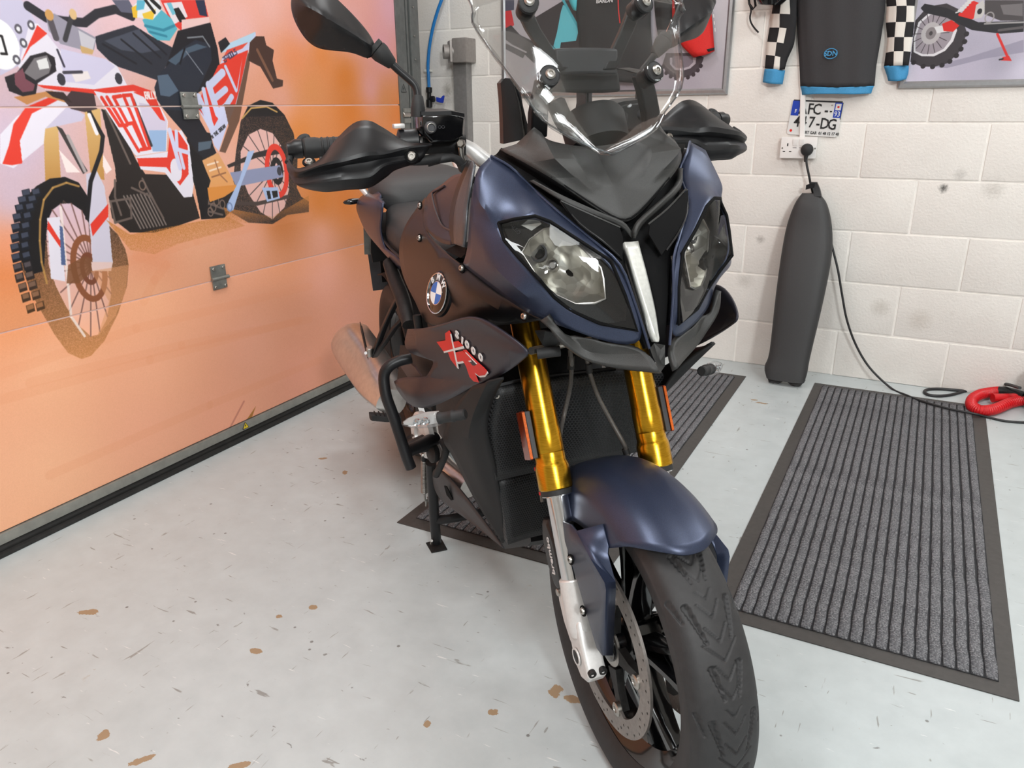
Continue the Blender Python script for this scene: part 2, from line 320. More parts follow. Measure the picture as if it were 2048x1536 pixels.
def plate(name, outline, thick, mat, parent=None, holes=(), toward=None, bev=0.0, smooth=30):
    """a flat or gently warped slab: the outline is its front, THICK goes away from TOWARD"""
    n = newell(outline)
    if toward is not None and n.dot(Vector(toward)) < 0: n = -n
    bm = bmesh.new(); edges = []
    for loop in (outline,) + tuple(holes):
        vs = [bm.verts.new(Vector(p)) for p in loop]; edges += [bm.edges.new((a, b)) for a, b in zip(vs, vs[1:] + vs[:1])]
    bmesh.ops.triangle_fill(bm, use_beauty=True, use_dissolve=False, edges=edges, normal=n)
    bmesh.ops.recalc_face_normals(bm, faces=bm.faces)
    fs = list(bm.faces)
    if fs and fs[0].normal.dot(n) < 0: bmesh.ops.reverse_faces(bm, faces=fs)
    if thick:
        g = bmesh.ops.extrude_face_region(bm, geom=fs[:])
        for v in [x for x in g['geom'] if isinstance(x, bmesh.types.BMVert)]: v.co += n * 0
        for v in {v for f in fs for v in f.verts}: v.co -= n * thick
        bmesh.ops.reverse_faces(bm, faces=[f for f in fs if f.is_valid])
        bmesh.ops.recalc_face_normals(bm, faces=bm.faces)
    if bev:
        es = [e for e in bm.edges if e.calc_face_angle(0) > 1.0]; bmesh.ops.bevel(bm, geom=es, offset=bev, segments=2, affect='EDGES', clamp_overlap=True)
    return bmobj(name, bm, mat, parent, smooth)
def qmesh(name, P, faces, mat, parent=None, mirror=False, thick=0.003, sub=2, creases='', smooth=40, off=-1.0, bev=0.0, hard=1.0, sym=False):
    """panel from named points: faces 'a b c d; ...' ; boundary edges stay crisp, creases lists polylines kept sharp"""
    names = []; fs = []
    for f in faces.replace('\n', ';').split(';'):
        t = f.split()
        if len(t) < 3: continue
        for x in t:
            if x not in names: names.append(x)
        fs.append([names.index(x) for x in t])
    if sym:
        tw = {}; nn = list(names)
        for x in nn:
            if abs(P[x][1]) < 1e-5: tw[x] = x
            else: tw[x] = x + '~'; P[x + '~'] = (P[x][0], -P[x][1], P[x][2]); names.append(x + '~')
        fs += [[names.index(tw[nn[i]]) for i in f[::-1]] for f in fs]
        creases += ';' + ';'.join(' '.join(tw.get(x, x) for x in l.split()) for l in creases.split(';'))
    vs = [Vector(P[x]) for x in names]
    if mirror: vs = [Vector((v.x, -v.y, v.z)) for v in vs]; fs = [f[::-1] for f in fs]
    me = bpy.data.meshes.new(name); me.from_pydata(vs, [], fs)
    bm = bmesh.new(); bm.from_mesh(me); bmesh.ops.recalc_face_normals(bm, faces=bm.faces)
    # outside faces away from the bike's inner axis
    cen = sum((f.normal.dot(f.calc_center_median() - Vector((f.calc_center_median().x - 0.25, 0, 0.7))) for f in bm.faces))
    if cen < 0: bmesh.ops.reverse_faces(bm, faces=bm.faces)
    cl = bm.edges.layers.float.new('crease_edge'); bm.verts.ensure_lookup_table()
    for e in bm.edges:
        if e.is_boundary: e[cl] = hard
    for line in creases.split(';'):
        t = [x for x in line.split() if x in names]
        for a, b in zip(t, t[1:]):
            e = bm.edges.get((bm.verts[names.index(a)], bm.verts[names.index(b)]))
            if e: e[cl] = 0.85
    bm.to_mesh(me); bm.free()
    mods = []
    if sub: mods.append(('SUBSURF', dict(levels=sub, render_levels=sub)))
    if thick: mods.append(('SOLIDIFY', dict(thickness=thick, offset=off, use_even_offset=False)))
    if bev: mods.append(('BEVEL', dict(width=bev, segments=2, limit_method='ANGLE', angle_limit=math.radians(50))))
    return finish(name, me, mat, parent, smooth, mods)
def grid(name, rows, mat, parent=None, sub=3, thick=0.003, smooth=50, mirror=False, off=-1.0, mods=(), uvs=None, closed=False):
    """smooth surface through a grid of points"""
    if sub:
        R1 = [catmull(r, sub) for r in rows]; cols = [catmull(c, sub) for c in zip(*R1)]; G = list(zip(*cols))
    else: G = rows
    nr, nc = len(G), len(G[0]); vs = [p for r in G for p in r]
    if mirror: vs = [(v[0], -v[1], v[2]) for v in vs]
    fs = []
    for i in range(nr - 1):
        for j in range(nc - 1):
            f = (i * nc + j, i * nc + j + 1, (i + 1) * nc + j + 1, (i + 1) * nc + j); fs.append(f[::-1] if mirror else f)
    uv = None
    if uvs: uv = [(uvs[0] * j / (nc - 1), uvs[1] * i / (nr - 1)) for i in range(nr) for j in range(nc)]
    ms = list(mods)
    if thick: ms.append(('SOLIDIFY', dict(thickness=thick, offset=off)))
    return pydata(name, vs, fs, mat, parent, smooth, ms, uv=uv)
FONT = None
def text(name, body, o, xd, yd, size, mat, parent=None, thick=0.0004, align='CENTER', shear=0.0, squash=1.0, bold=0.0):
    c = bpy.data.curves.new(name, 'FONT'); c.body = body; c.size = size; c.align_x = align; c.align_y = 'CENTER'; c.extrude = thick; c.shear = shear; c.offset = bold; c.resolution_u = 2
    t = bpy.data.objects.new(name, c); COL.objects.link(t)
    dg = bpy.context.evaluated_depsgraph_get(); me = bpy.data.meshes.new_from_object(t.evaluated_get(dg)); bpy.data.objects.remove(t)
    x = Vector(xd).normalized(); y = Vector(yd); y = (y - x * y.dot(x)).normalized(); z = x.cross(y)
    m = Matrix(((x.x, y.x, z.x, o[0]), (x.y, y.y, z.y, o[1]), (x.z, y.z, z.z, o[2]), (0, 0, 0, 1))) @ Matrix.Diagonal((squash, 1, 1, 1))
    me.transform(m); me.materials.clear(); me.materials.append(mat)
    ob = bpy.data.objects.new(name, me); link(ob, parent); return ob
def warp_decal(name, polys, quad, mats, parent, lift=0.0008):
    """flat printed shapes given in unit coordinates on a (possibly twisted) quad"""
    a, b, c, d = [Vector(p) for p in quad]; n = newell(quad)
    vs = []; fs = []; mi = []
    for pi, (pts, k) in enumerate(polys):
        base = len(vs)
        for u, v in pts: vs.append(a * (1 - u) * (1 - v) + b * u * (1 - v) + c * u * v + d * (1 - u) * v + n * (lift + 0.00015 * pi))
        fs.append(list(range(base, base + len(pts)))); mi.append(k)
    return pydata(name, vs, fs, mats, parent, None, midx=mi)

# ------------------------------------------------------------------ printed pictures (rasterised from outlines, no files)
class Print:
    def __init__(s, x0, x1, y0, y1, res):
        s.x0, s.y0, s.res = x0, y0, res; s.w = int((x1 - x0) * res); s.h = int((y1 - y0) * res); s.x1 = x0 + s.w / res; s.y1 = y0 + s.h / res
        s.im = np.zeros((s.h, s.w, 3), np.float32)
        s.noise = np.random.default_rng(3).random((s.h, s.w)).astype(np.float32)
    def px(s, pts): return [((p[0] - s.x0) * s.res, (p[1] - s.y0) * s.res) for p in pts]
    def gradient(s, samples, power=2.6):
        hh, ww = s.h // 8 + 1, s.w // 8 + 1; yy, xx = np.mgrid[0:hh, 0:ww] * 8.0
        num = np.zeros((hh, ww, 3)); den = np.zeros((hh, ww))
        for p, c in samples:
            (u, v), = s.px([p]); w = 1.0 / (((xx - u) ** 2 + (yy - v) ** 2) + 900) ** (power / 2); num += w[..., None] * np.array(c); den += w
        lo = (num / den[..., None]).astype(np.float32)
        s.im = np.repeat(np.repeat(lo, 8, 0), 8, 1)[:s.h, :s.w]
        k = 8
        for ax in (0, 1):
            acc = np.zeros_like(s.im)
            for d in range(-k, k + 1): acc += np.roll(s.im, d, ax)
            s.im = acc / (2 * k + 1)
        s.im += (s.noise[..., None] - 0.5) * 7
    def _box(s, P, pad=2):
        xs = [p[0] for p in P]; ys = [p[1] for p in P]
        a, b, c, d = max(0, int(min(xs)) - pad), min(s.w, int(max(xs)) + pad + 1), max(0, int(min(ys)) - pad), min(s.h, int(max(ys)) + pad + 1)
        return (a, b, c, d) if b > a and d > c else None
    def _put(s, bx, mask, col, alpha):
        a, b, c, d = bx; reg = s.im[c:d, a:b]
        if isinstance(col[0], (tuple, list)):
            t = np.linspace(0, 1, d - c)[:, None, None]; cc = (np.array(col[1]) * (1 - t) + np.array(col[0]) * t) * np.ones((1, b - a, 1))
        else: cc = np.ones((d - c, b - a, 1)) * np.array(col)
        if isinstance(alpha, tuple):   # grainy fade from alpha[0] at the top to alpha[1] at the bottom
            t = np.linspace(0, 1, d - c)[:, None]; al = alpha[1] * (1 - t) + alpha[0] * t; m = mask * np.clip(al + (s.noise[c:d, a:b] - 0.5) * 0.9 * (al < 0.98) * (al > 0.02), 0, 1)
        else: m = mask * alpha
        reg += (cc - reg) * m[..., None]
    def poly(s, pts, col, alpha=1.0):
        P = s.px(pts); bx = s._box(P)
        if not bx: return
        a, b, c, d = bx; tot = np.zeros((d - c, b - a), np.float32); xs = np.arange(a, b) + 0.5
        for sub in (0.17, 0.5, 0.83):
            ys = np.arange(c, d) + sub; cov = np.zeros((d - c, b - a), bool)
            for (x1, y1), (x2, y2) in zip(P, P[1:] + P[:1]):
                if y1 == y2: continue
                r = np.nonzero((y1 > ys) != (y2 > ys))[0]
                if len(r):
                    xi = (x2 - x1) * (ys[r] - y1) / (y2 - y1) + x1; cov[r] ^= xs[None, :] < xi[:, None]
            tot += cov
        s._put(bx, tot / 3, col, alpha)
    def line(s, pts, w, col, alpha=1.0):
        P = s.px(pts); r = w * s.res / 2
        for (x1, y1), (x2, y2) in zip(P, P[1:]):
            bx = s._box([(x1, y1), (x2, y2)], int(r) + 2)
            if not bx: continue
            a, b, c, d = bx; yy, xx = np.mgrid[c:d, a:b] + 0.5; dx, dy = x2 - x1, y2 - y1; L = dx * dx + dy * dy + 1e-9
            t = np.clip(((xx - x1) * dx + (yy - y1) * dy) / L, 0, 1); dd = np.hypot(xx - x1 - t * dx, yy - y1 - t * dy)
            s._put(bx, np.clip(r - dd + 0.5, 0, 1), col, alpha)
    def ell(s, c, rx, ry, col, w=None, alpha=1.0, rot=0.0, n=40):
        pts = [(c[0] + rx * math.cos(t) * math.cos(rot) - ry * math.sin(t) * math.sin(rot), c[1] + rx * math.cos(t) * math.sin(rot) + ry * math.sin(t) * math.cos(rot)) for t in np.linspace(0, 2 * math.pi, n, endpoint=False)]
        if w: s.line(pts + pts[:1], w, col, alpha)
        else: s.poly(pts, col, alpha)
        return pts
    def material(s, name, rough=0.35, scale=1.0, bumpy=0.0):
        img = bpy.data.images.new(name, s.w, s.h); px = np.ones((s.h, s.w, 4), np.float32); px[..., :3] = np.clip(s.im * scale / 255, 0, 1)
        img.pixels.foreach_set(px.ravel()); img.update(); img.pack()
        m, nt, b = newmat(name); t = nt.nodes.new('ShaderNodeTexImage'); t.image = img; t.extension = 'EXTEND'; t.interpolation = 'Cubic'
        nt.links.new(t.outputs[0], b.inputs['Base Color']); b.inputs['Roughness'].default_value = rough; b.inputs['Specular IOR Level'].default_value = 0.35
        n = noise(nt, 420, 2); bump(nt, n.outputs[0], b, 0.25, 0.0008)
        return m
    def uv(s, x, y): return ((x - s.x0) / (s.x1 - s.x0), (y - s.y0) / (s.y1 - s.y0))
def mural():
    p = Print(0.9, 3.12, 0.03, 1.82, 620)
    bgp = [(1.29,1.097),(1.469,1.402),(1.716,1.474),(2.164,1.451),(2.323,1.224),(2.32,1.528),(2.767,1.493),(2.963,1.428),(2.57,1.39),(2.711,1.302),(2.493,1.261),(2.874,1.265),(2.976,1.214),(2.726,1.165),(3.046,1.161),(2.412,1.096),(2.493,.841),(2.255,.79),(1.231,.839),(1.26,.969),(1.199,.762),(1.194,.679),(1.449,.589),(1.866,.771),(1.658,.738),(1.633,.611),(2.092,.738),(2.47,.681),(2.478,.512),(1.259,.454),(1.582,.351),(2.024,.331),(1.197,.173),(1.552,.2),(1.098,.071),(1.857,.085),(2.269,.132),(2.775,1.022),(2.617,.304),(2.649,.824),(2.425,1.366),(2.468,1.472),(1.39,.913),(2.02,1.01),(3.054,1.593),(2.647,1.521)]
    bgc = [(202,184,206),(206,192,214),(224,188,194),(230,178,172),(226,162,142),(228,174,164),(220,164,166),(216,154,166),(222,134,66),(208,118,38),(216,142,84),(216,152,152),(206,132,74),(208,118,42),(216,122,54),(216,132,62),(204,118,44),(200,120,62),(236,152,112),(202,182,200),(228,134,76),(232,154,106),(236,168,128),(230,166,132),(226,152,116),(236,172,134),(230,162,134),(228,160,136),(228,160,138),(242,180,142),(240,174,140),(234,166,138),(243,182,144),(240,172,140),(243,180,142),(240,168,138),(230,158,132),(206,116,44),(226,156,132),(206,116,44),(228,140,90),(222,160,152),(206,184,196),(226,170,150),(214,160,172),(222,166,164)]
    p.gradient(list(zip(bgp, bgc)))
    K = (34, 32, 33); W_ = (226, 220, 232); RD = (222, 62, 48); LB = (168, 186, 222); GD = ((214, 176, 116), (188, 138, 76)); PK = (224, 178, 170)
    # soft sand swirls and the long dune edge
    for c in ([(1.183,.748),(1.501,.74),(1.852,.77),(2.426,.794)], [(1.128,.513),(1.565,.532),(2.384,.505)], [(1.203,.464),(1.725,.432),(2.364,.368)], [(1.611,.759),(1.717,.711),(1.662,.671),(1.61,.612)], [(1.112,.442),(1.595,.417),(2.306,.38)], [(1.197,.173),(1.804,.184),(2.4,.181)]): p.line(c, 0.03, (226, 148, 108), 0.18)
    # rear wheel
    p.poly([(2.117,1.153),(2.161,1.204),(2.223,1.224),(2.283,1.214),(2.339,1.171),(2.378,1.104),(2.385,1.008),(2.365,.901),(2.385,.864),(2.426,.842),(2.42,.801),(2.299,.804),(2.214,.78),(2.094,.801),(2.015,.849),(2.078,1.053)], K, (1.0, 0.85))
    p.poly([(2.099,1.051),(2.145,1.106),(2.207,1.125),(2.266,1.108),(2.313,1.051),(2.327,.984),(2.322,.899),(2.287,.834),(2.216,.797),(2.159,.832),(2.111,.903),(2.086,.974)], PK)
    p.line([(2.126,1.163),(2.174,1.196),(2.25,1.201),(2.301,1.182)], 0.006, (190, 150, 90))
    hub = [(2.244,.973)][0]
    for e in [(2.11,1.072),(2.145,1.106),(2.192,1.123),(2.237,1.119),(2.273,1.102),(2.299,1.069),(2.316,1.018),(2.324,.967),(2.321,.905),(2.298,.85),(2.259,.814),(2.216,.797),(2.173,.825),(2.141,.862),(2.117,.897),(2.096,.947)]: p.line([hub, e], 0.0035, (70, 60, 62))
    p.poly([(2.029,1.009),(2.164,1.043),(2.322,1.062),(2.326,1.034),(2.176,1.026),(2.034,.999)], (52, 46, 46)); p.line([(2.034,.878),(2.149,.863),(2.31,.872)], 0.014, (74, 62, 58))
    for t in [(2.268,.971)]: p.ell(t, 0.05, 0.088, RD, 0.022); p.ell(t, 0.022, 0.04, K, 0.02)
    p.poly([(2.038,.983),(2.287,.992),(2.298,.947),(2.057,.932)], (140, 146, 176)); p.ell([(2.28,.97)][0], .012, .016, (60, 60, 70))
    p.poly([(2.181,.918),(2.263,.913),(2.268,.87),(2.199,.864)], LB); p.poly([(2.202,.904),(2.219,.903),(2.222,.874),(2.206,.873)], K); p.poly([(2.229,.901),(2.258,.9),(2.258,.877),(2.233,.875)], K)
    # engine and lower frame
    p.poly([(1.581,1.198),(1.619,1.189),(1.669,1.047),(1.693,1.004),(1.855,.987),(1.879,.844),(1.769,.828),(1.691,.821),(1.604,.834),(1.551,.885),(1.554,.948),(1.588,.99),(1.592,1.034)], (44, 38, 36))
    p.poly([(1.883,1.139),(1.974,1.117),(1.982,1.053),(2.014,1.005),(2.052,.898),(2.015,.849),(1.984,.831),(1.884,.839),(1.884,.94),(1.863,1.064)], (38, 34, 34))
    for i in range(9):
        a = [(1.644,.925)][0]; p.line([(a[0] + i * .012 - .04, a[1] + .02), (a[0] + i * .012 + .0, a[1] - .085)], 0.005, (128, 116, 110))
    for c in ([(1.556,.934),(1.625,.936),(1.618,.877),(1.559,.87),(1.556,.934)], [(1.637,.967),(1.702,.933),(1.734,.862)], [(1.68,.991),(1.702,.933)], [(1.595,1.194),(1.646,1.039)], [(1.902,.898),(2.002,.856)], [(1.903,.867),(1.979,.843)], [(1.584,.994),(1.574,.946),(1.584,.89)]): p.line(c, 0.007, (104, 90, 84))
    for c in [(1.915,.896),(1.943,.873),(1.985,.879),(1.676,.971),(1.928,.859),(1.96,.892)]: p.ell(c, .011, .014, (120, 100, 90), .004)
    # forks
    p.poly([(1.396,1.16),(1.438,1.159),(1.414,1.009),(1.368,1.008)], GD); p.poly([(1.528,1.207),(1.577,1.198),(1.549,.997),(1.508,1.014)], GD); p.poly([(1.432,1.155),(1.448,1.147),(1.501,1.027),(1.485,1.02)], (62, 56, 56)); p.line([(1.461,1.126),(1.492,1.028)], .01, (170, 160, 160))
    p.poly([(1.426,1.091),(1.477,1.025),(1.435,1.028)], (244, 226, 222)); p.poly([(1.56,1.071),(1.58,1.026),(1.558,1.014),(1.552,1.037)], (244, 226, 222))
    # front wheel
    tyre = [(1.265,.883),(1.282,.93),(1.306,.973),(1.34,.998),(1.383,1.015),(1.428,1.016),(1.466,.997),(1.484,.959),(1.487,.915),(1.524,.879),(1.561,.833),(1.578,.783),(1.579,.736),(1.56,.672),(1.512,.594),(1.45,.522),(1.397,.488),(1.366,.487),(1.329,.517),(1.301,.581),(1.28,.649),(1.262,.71),(1.252,.777),(1.255,.839)]
    p.poly(tyre, ((32, 30, 31), (196, 132, 78)), (1.0, 0.8)); p.poly([(1.265,.883),(1.282,.93),(1.306,.973),(1.34,.998),(1.383,1.015),(1.428,1.016),(1.466,.997),(1.484,.959),(1.476,.863),(1.41,.954),(1.333,.848),(1.31,.766),(1.261,.762),(1.253,.819)], K)
    p.poly([(1.339,.865),(1.351,.901),(1.371,.93),(1.399,.944),(1.431,.942),(1.459,.918),(1.474,.877),(1.486,.816),(1.507,.748),(1.502,.66),(1.471,.585),(1.434,.546),(1.409,.547),(1.378,.589),(1.353,.65),(1.335,.717),(1.327,.78)], ((214, 186, 200), (240, 176, 142)))
    for i, c in enumerate([(1.346,.979),(1.332,.962),(1.32,.942),(1.308,.919),(1.298,.893),(1.29,.867),(1.284,.841),(1.281,.814),(1.279,.787),(1.278,.759),(1.28,.731),(1.283,.702),(1.288,.669)]):
        f = max(0.0, (i - 7) / 6); col = tuple(int(66 * (1 - f) + 176 * f) if k == 0 else int(70 * (1 - f) + 116 * f) if k == 1 else int(84 * (1 - f) + 70 * f) for k in range(3)); edge = tuple(int(v * .5) for v in col)
        for dx in (-.05, -.022): p.poly([(c[0] + dx, c[1] + .012), (c[0] + dx + .024, c[1] + .015), (c[0] + dx + .024, c[1] - .008), (c[0] + dx, c[1] - .011)], edge); p.poly([(c[0] + dx + .002, c[1] + .011), (c[0] + dx + .021, c[1] + .013), (c[0] + dx + .021, c[1] + .0), (c[0] + dx + .002, c[1] - .002)], col)
    p.line([(1.464,.987),(1.429,1),(1.386,.99),(1.353,.96),(1.331,.908),(1.317,.851),(1.309,.792),(1.311,.731)], .006, (196, 150, 84), .8)
    hub = [(1.454,.758)][0]
    for e in [(1.371,.93),(1.399,.944),(1.431,.942),(1.459,.918),(1.474,.877),(1.344,.881),(1.335,.848),(1.332,.806),(1.33,.754),(1.345,.697),(1.36,.639),(1.378,.589),(1.409,.548),(1.441,.554),(1.475,.594),(1.502,.66),(1.511,.705)]: p.line([hub, e], .004, (120, 84, 78), .9)
    p.line([(1.397,.934),(1.361,.621),(1.39,.553)], .008, (240, 226, 220), .8)
    p.poly([(1.351,.91),(1.389,.909),(1.366,.725),(1.325,.741)], W_); p.poly([(1.352,.902),(1.376,.842),(1.372,.823),(1.345,.881)], RD); p.poly([(1.383,.884),(1.391,.879),(1.377,.771),(1.364,.774)], (84, 100, 140))
    for t in [(1.447,.748)]: p.ell(t, .048, .092, (140, 84, 56), .018, .95); p.ell(t, .022, .042, (120, 70, 50), .014, .9)
    p.poly([(1.384,.77),(1.44,.787),(1.467,.774),(1.471,.746),(1.405,.712),(1.368,.719)], (122, 78, 50), .85)
    p.poly([(1.494,1.019),(1.53,1.026),(1.545,.98),(1.542,.899),(1.528,.773),(1.527,.752),(1.461,.763),(1.471,.846),(1.478,.916)], (206, 200, 216)); p.poly([(1.478,.876),(1.547,.928),(1.54,.891),(1.477,.84)], RD); p.poly([(1.456,.767),(1.527,.754),(1.516,.728),(1.455,.739)], (226, 196, 190))
    p.line([(1.541,1.227),(1.541,1.19),(1.57,1.122),(1.556,1.08),(1.504,.997),(1.471,.895)], .013, (36, 34, 36)); p.line([(1.539,1.182),(1.552,1.131)], .012, (236, 232, 236))
    # dust veil
    p.poly([(1.53,.883),(1.603,.827),(1.877,.834),(1.998,.834),(2.077,.792),(1.92,.781),(1.777,.772),(1.678,.753),(1.594,.781),(1.561,.833)], (192, 124, 60), (0.9, 0.2)); p.poly([(1.45,.74),(1.579,.736),(1.551,.654),(1.5,.588),(1.427,.538),(1.49,.638)], (214, 150, 104), .55); p.poly([(1.99,.867),(2.218,.807),(2.429,.865),(2.419,.795),(2.138,.795),(1.994,.808)], (186, 118, 56), (0.9, 0.0))
    # front mudguard
    p.poly([(1.484,1.211),(1.399,1.148),(1.386,1.109),(1.289,1.05),(1.256,1.064),(1.273,1.137),(1.327,1.181),(1.417,1.227),(1.485,1.235)], W_); p.poly([(1.426,1.229),(1.458,1.225),(1.37,1.188),(1.321,1.119),(1.315,1.061),(1.286,1.058),(1.262,1.063),(1.29,1.109),(1.314,1.162),(1.357,1.204)], RD); p.poly([(1.399,1.148),(1.484,1.211),(1.525,1.182),(1.512,1.166)], (200, 192, 214)); p.poly([(1.33,1.23),(1.439,1.247),(1.532,1.215),(1.494,1.211),(1.418,1.231),(1.362,1.211)], (196, 136, 84))
    # screen and fairing
    p.poly([(1.348,1.465),(1.405,1.47),(1.42,1.45),(1.435,1.414),(1.373,1.314),(1.306,1.282)], (196, 190, 214)); p.ell([(1.324,1.359)][0], .05, .062, (240, 238, 240)); p.line([(1.329,1.379),(1.333,1.378),(1.336,1.336),(1.322,1.336)], .006, K)
    p.poly([(1.415,1.416),(1.438,1.416),(1.464,1.383),(1.488,1.351),(1.559,1.345),(1.62,1.336),(1.657,1.32),(1.681,1.266),(1.708,1.241),(1.575,1.24),(1.422,1.25),(1.399,1.262),(1.359,1.306)], W_); p.poly([(1.435,1.412),(1.459,1.393),(1.403,1.356),(1.37,1.318)], RD); p.poly([(1.489,1.357),(1.559,1.345),(1.625,1.336),(1.651,1.316),(1.571,1.264),(1.484,1.271),(1.483,1.31)], (206, 200, 224))
    p.poly([(1.317,1.279),(1.352,1.291),(1.398,1.334),(1.443,1.346),(1.467,1.333),(1.464,1.298),(1.404,1.266),(1.392,1.238),(1.355,1.232),(1.321,1.245)], (44, 40, 44)); p.poly([(1.372,1.291),(1.408,1.329),(1.446,1.338),(1.453,1.313),(1.442,1.292),(1.399,1.273)], (120, 116, 118)); p.poly([(1.413,1.323),(1.444,1.332),(1.445,1.305),(1.416,1.3)], (222, 220, 220)); p.poly([(1.345,1.287),(1.371,1.303),(1.373,1.276),(1.395,1.262),(1.387,1.246),(1.357,1.242),(1.341,1.261)], (122, 74, 84))
    p.poly([(1.399,1.262),(1.568,1.252),(1.703,1.267),(1.764,1.25),(1.772,1.232),(1.699,1.249),(1.565,1.236),(1.418,1.253)], RD); p.poly([(1.507,1.295),(1.559,1.301),(1.565,1.281),(1.515,1.27)], (232, 222, 222)); p.line([(1.485,1.295),(1.54,1.298)], .008, (70, 66, 76)); p.line([(1.479,1.353),(1.49,1.311)], .006, (60, 56, 70))
    for c in [(1.474,1.277),(1.656,1.283)]: p.ell(c, .012, .016, (60, 58, 66))
    for c in [(1.381,1.399),(1.418,1.411),(1.387,1.365),(1.359,1.323)]: p.ell(c, .01, .012, (90, 86, 96)); p.ell(c, .005, .006, (226, 226, 230))
    p.poly([(1.469,1.223),(1.497,1.247),(1.566,1.24),(1.567,1.198),(1.526,1.19),(1.486,1.199)], (72, 56, 58)); p.poly([(1.421,1.246),(1.473,1.243),(1.494,1.215),(1.439,1.231)], (60, 48, 46))
    # handlebar and dark clamps
    p.line([(1.42,1.457),(1.463,1.433),(1.514,1.428),(1.577,1.429),(1.621,1.456),(1.683,1.473),(1.736,1.458)], .024, (46, 44, 50)); p.poly([(1.465,1.443),(1.491,1.445),(1.535,1.422),(1.607,1.391),(1.591,1.358),(1.553,1.357),(1.492,1.369),(1.464,1.401)], (150, 146, 160)); p.line([(1.473,1.44),(1.482,1.384)], .018, (86, 80, 86)); p.line([(1.545,1.45),(1.508,1.381)], .014, (60, 58, 62)); p.poly([(1.554,1.408),(1.602,1.387),(1.585,1.354),(1.554,1.365)], (196, 192, 200)); p.poly([(1.55,1.368),(1.591,1.358),(1.583,1.346),(1.551,1.349)], (200, 164, 112)); p.poly([(1.678,1.497),(1.735,1.503),(1.754,1.467),(1.702,1.467)], (92, 92, 110)); p.ell([(1.475,1.44)][0], .012, .014, (200, 150, 90)); p.ell([(1.546,1.448)][0], .011, .014, (214, 180, 130))
    # seat, rider
    p.poly([(1.603,1.395),(1.671,1.416),(1.737,1.435),(1.795,1.408),(1.885,1.373),(1.828,1.318),(1.793,1.281),(1.72,1.301),(1.661,1.316),(1.634,1.332),(1.601,1.363)], (46, 48, 56)); p.poly([(1.63,1.385),(1.756,1.426),(1.821,1.37),(1.753,1.358),(1.681,1.363)], (70, 74, 86))
    for c in ([(1.687,1.392),(1.78,1.329)], [(1.732,1.412),(1.817,1.348)], [(1.76,1.422),(1.842,1.358)], [(1.623,1.376),(1.725,1.327)]): p.line(c, .006, (34, 34, 40))
    p.poly([(1.849,1.514),(2.024,1.531),(2.034,1.469),(1.914,1.431),(1.877,1.452)], (216, 60, 52)); p.poly([(1.859,1.506),(1.93,1.517),(1.946,1.475),(1.888,1.448)], (222, 210, 216)); p.poly([(1.89,1.492),(1.915,1.499),(1.938,1.466),(1.912,1.455)], K); p.poly([(1.986,1.527),(2.024,1.531),(2.027,1.482),(1.996,1.484)], (40, 48, 70)); p.poly([(1.871,1.507),(1.888,1.511),(1.9,1.48),(1.887,1.474)], (110, 180, 200)); p.poly([(1.92,1.464),(2.034,1.482),(2.033,1.464),(1.914,1.431)], (226, 190, 186))
    p.poly([(1.772,1.452),(1.844,1.488),(1.88,1.465),(1.898,1.436),(1.861,1.399),(1.816,1.398),(1.786,1.418)], (84, 168, 186)); p.line([(1.779,1.436),(1.844,1.428),(1.887,1.444)], .008, (52, 128, 150)); p.line([(1.792,1.42),(1.852,1.411)], .007, (52, 128, 150))
    p.poly([(1.741,1.483),(1.772,1.506),(1.844,1.513),(1.85,1.488),(1.81,1.455),(1.751,1.457)], (222, 222, 226)); p.poly([(1.741,1.483),(1.764,1.493),(1.754,1.455),(1.741,1.456)], (226, 180, 50)); p.poly([(1.775,1.469),(1.827,1.486),(1.81,1.455),(1.778,1.457)], (226, 186, 60)); p.poly([(1.764,1.505),(1.794,1.508),(1.783,1.482),(1.755,1.476)], (92, 170, 196)); p.line([(1.794,1.508),(1.82,1.477)], .01, K); p.line([(1.816,1.511),(1.842,1.492)], .012, K)
    p.poly([(1.899,1.43),(2.037,1.465),(2.054,1.382),(2.053,1.32),(1.995,1.271),(1.939,1.242),(1.867,1.247),(1.827,1.313)], (34, 33, 38)); p.poly([(1.777,1.259),(1.802,1.299),(1.841,1.327),(1.897,1.374),(1.964,1.408),(2.025,1.399),(2.022,1.348),(1.939,1.242),(1.925,1.195),(1.853,1.173),(1.799,1.196),(1.781,1.223)], (42, 46, 56)); p.poly([(1.795,1.295),(1.836,1.3),(1.868,1.251),(1.829,1.233),(1.795,1.237)], (84, 100, 118)); p.poly([(1.844,1.34),(1.903,1.374),(1.968,1.396),(2.01,1.389),(1.932,1.367),(1.871,1.328)], (74, 88, 104)); p.line([(1.916,1.379),(1.889,1.333)], .006, (26, 26, 32)); p.line([(1.934,1.412),(1.997,1.42),(2.02,1.39)], .005, (120, 124, 130)); p.line([(1.92,1.371),(1.976,1.304)], .004, (120, 124, 134))
    p.poly([(1.799,1.196),(1.923,1.186),(1.966,1.108),(1.989,1.052),(1.921,1.036),(1.891,1.082),(1.857,1.131)], (36, 36, 42)); p.poly([(1.918,1.09),(1.976,1.093),(1.965,1.068),(1.912,1.061)], (84, 98, 112)); p.poly([(1.872,1.082),(1.928,1.041),(1.936,.94),(1.913,.851),(1.885,.844),(1.878,.945),(1.866,1.015)], (30, 28, 30))
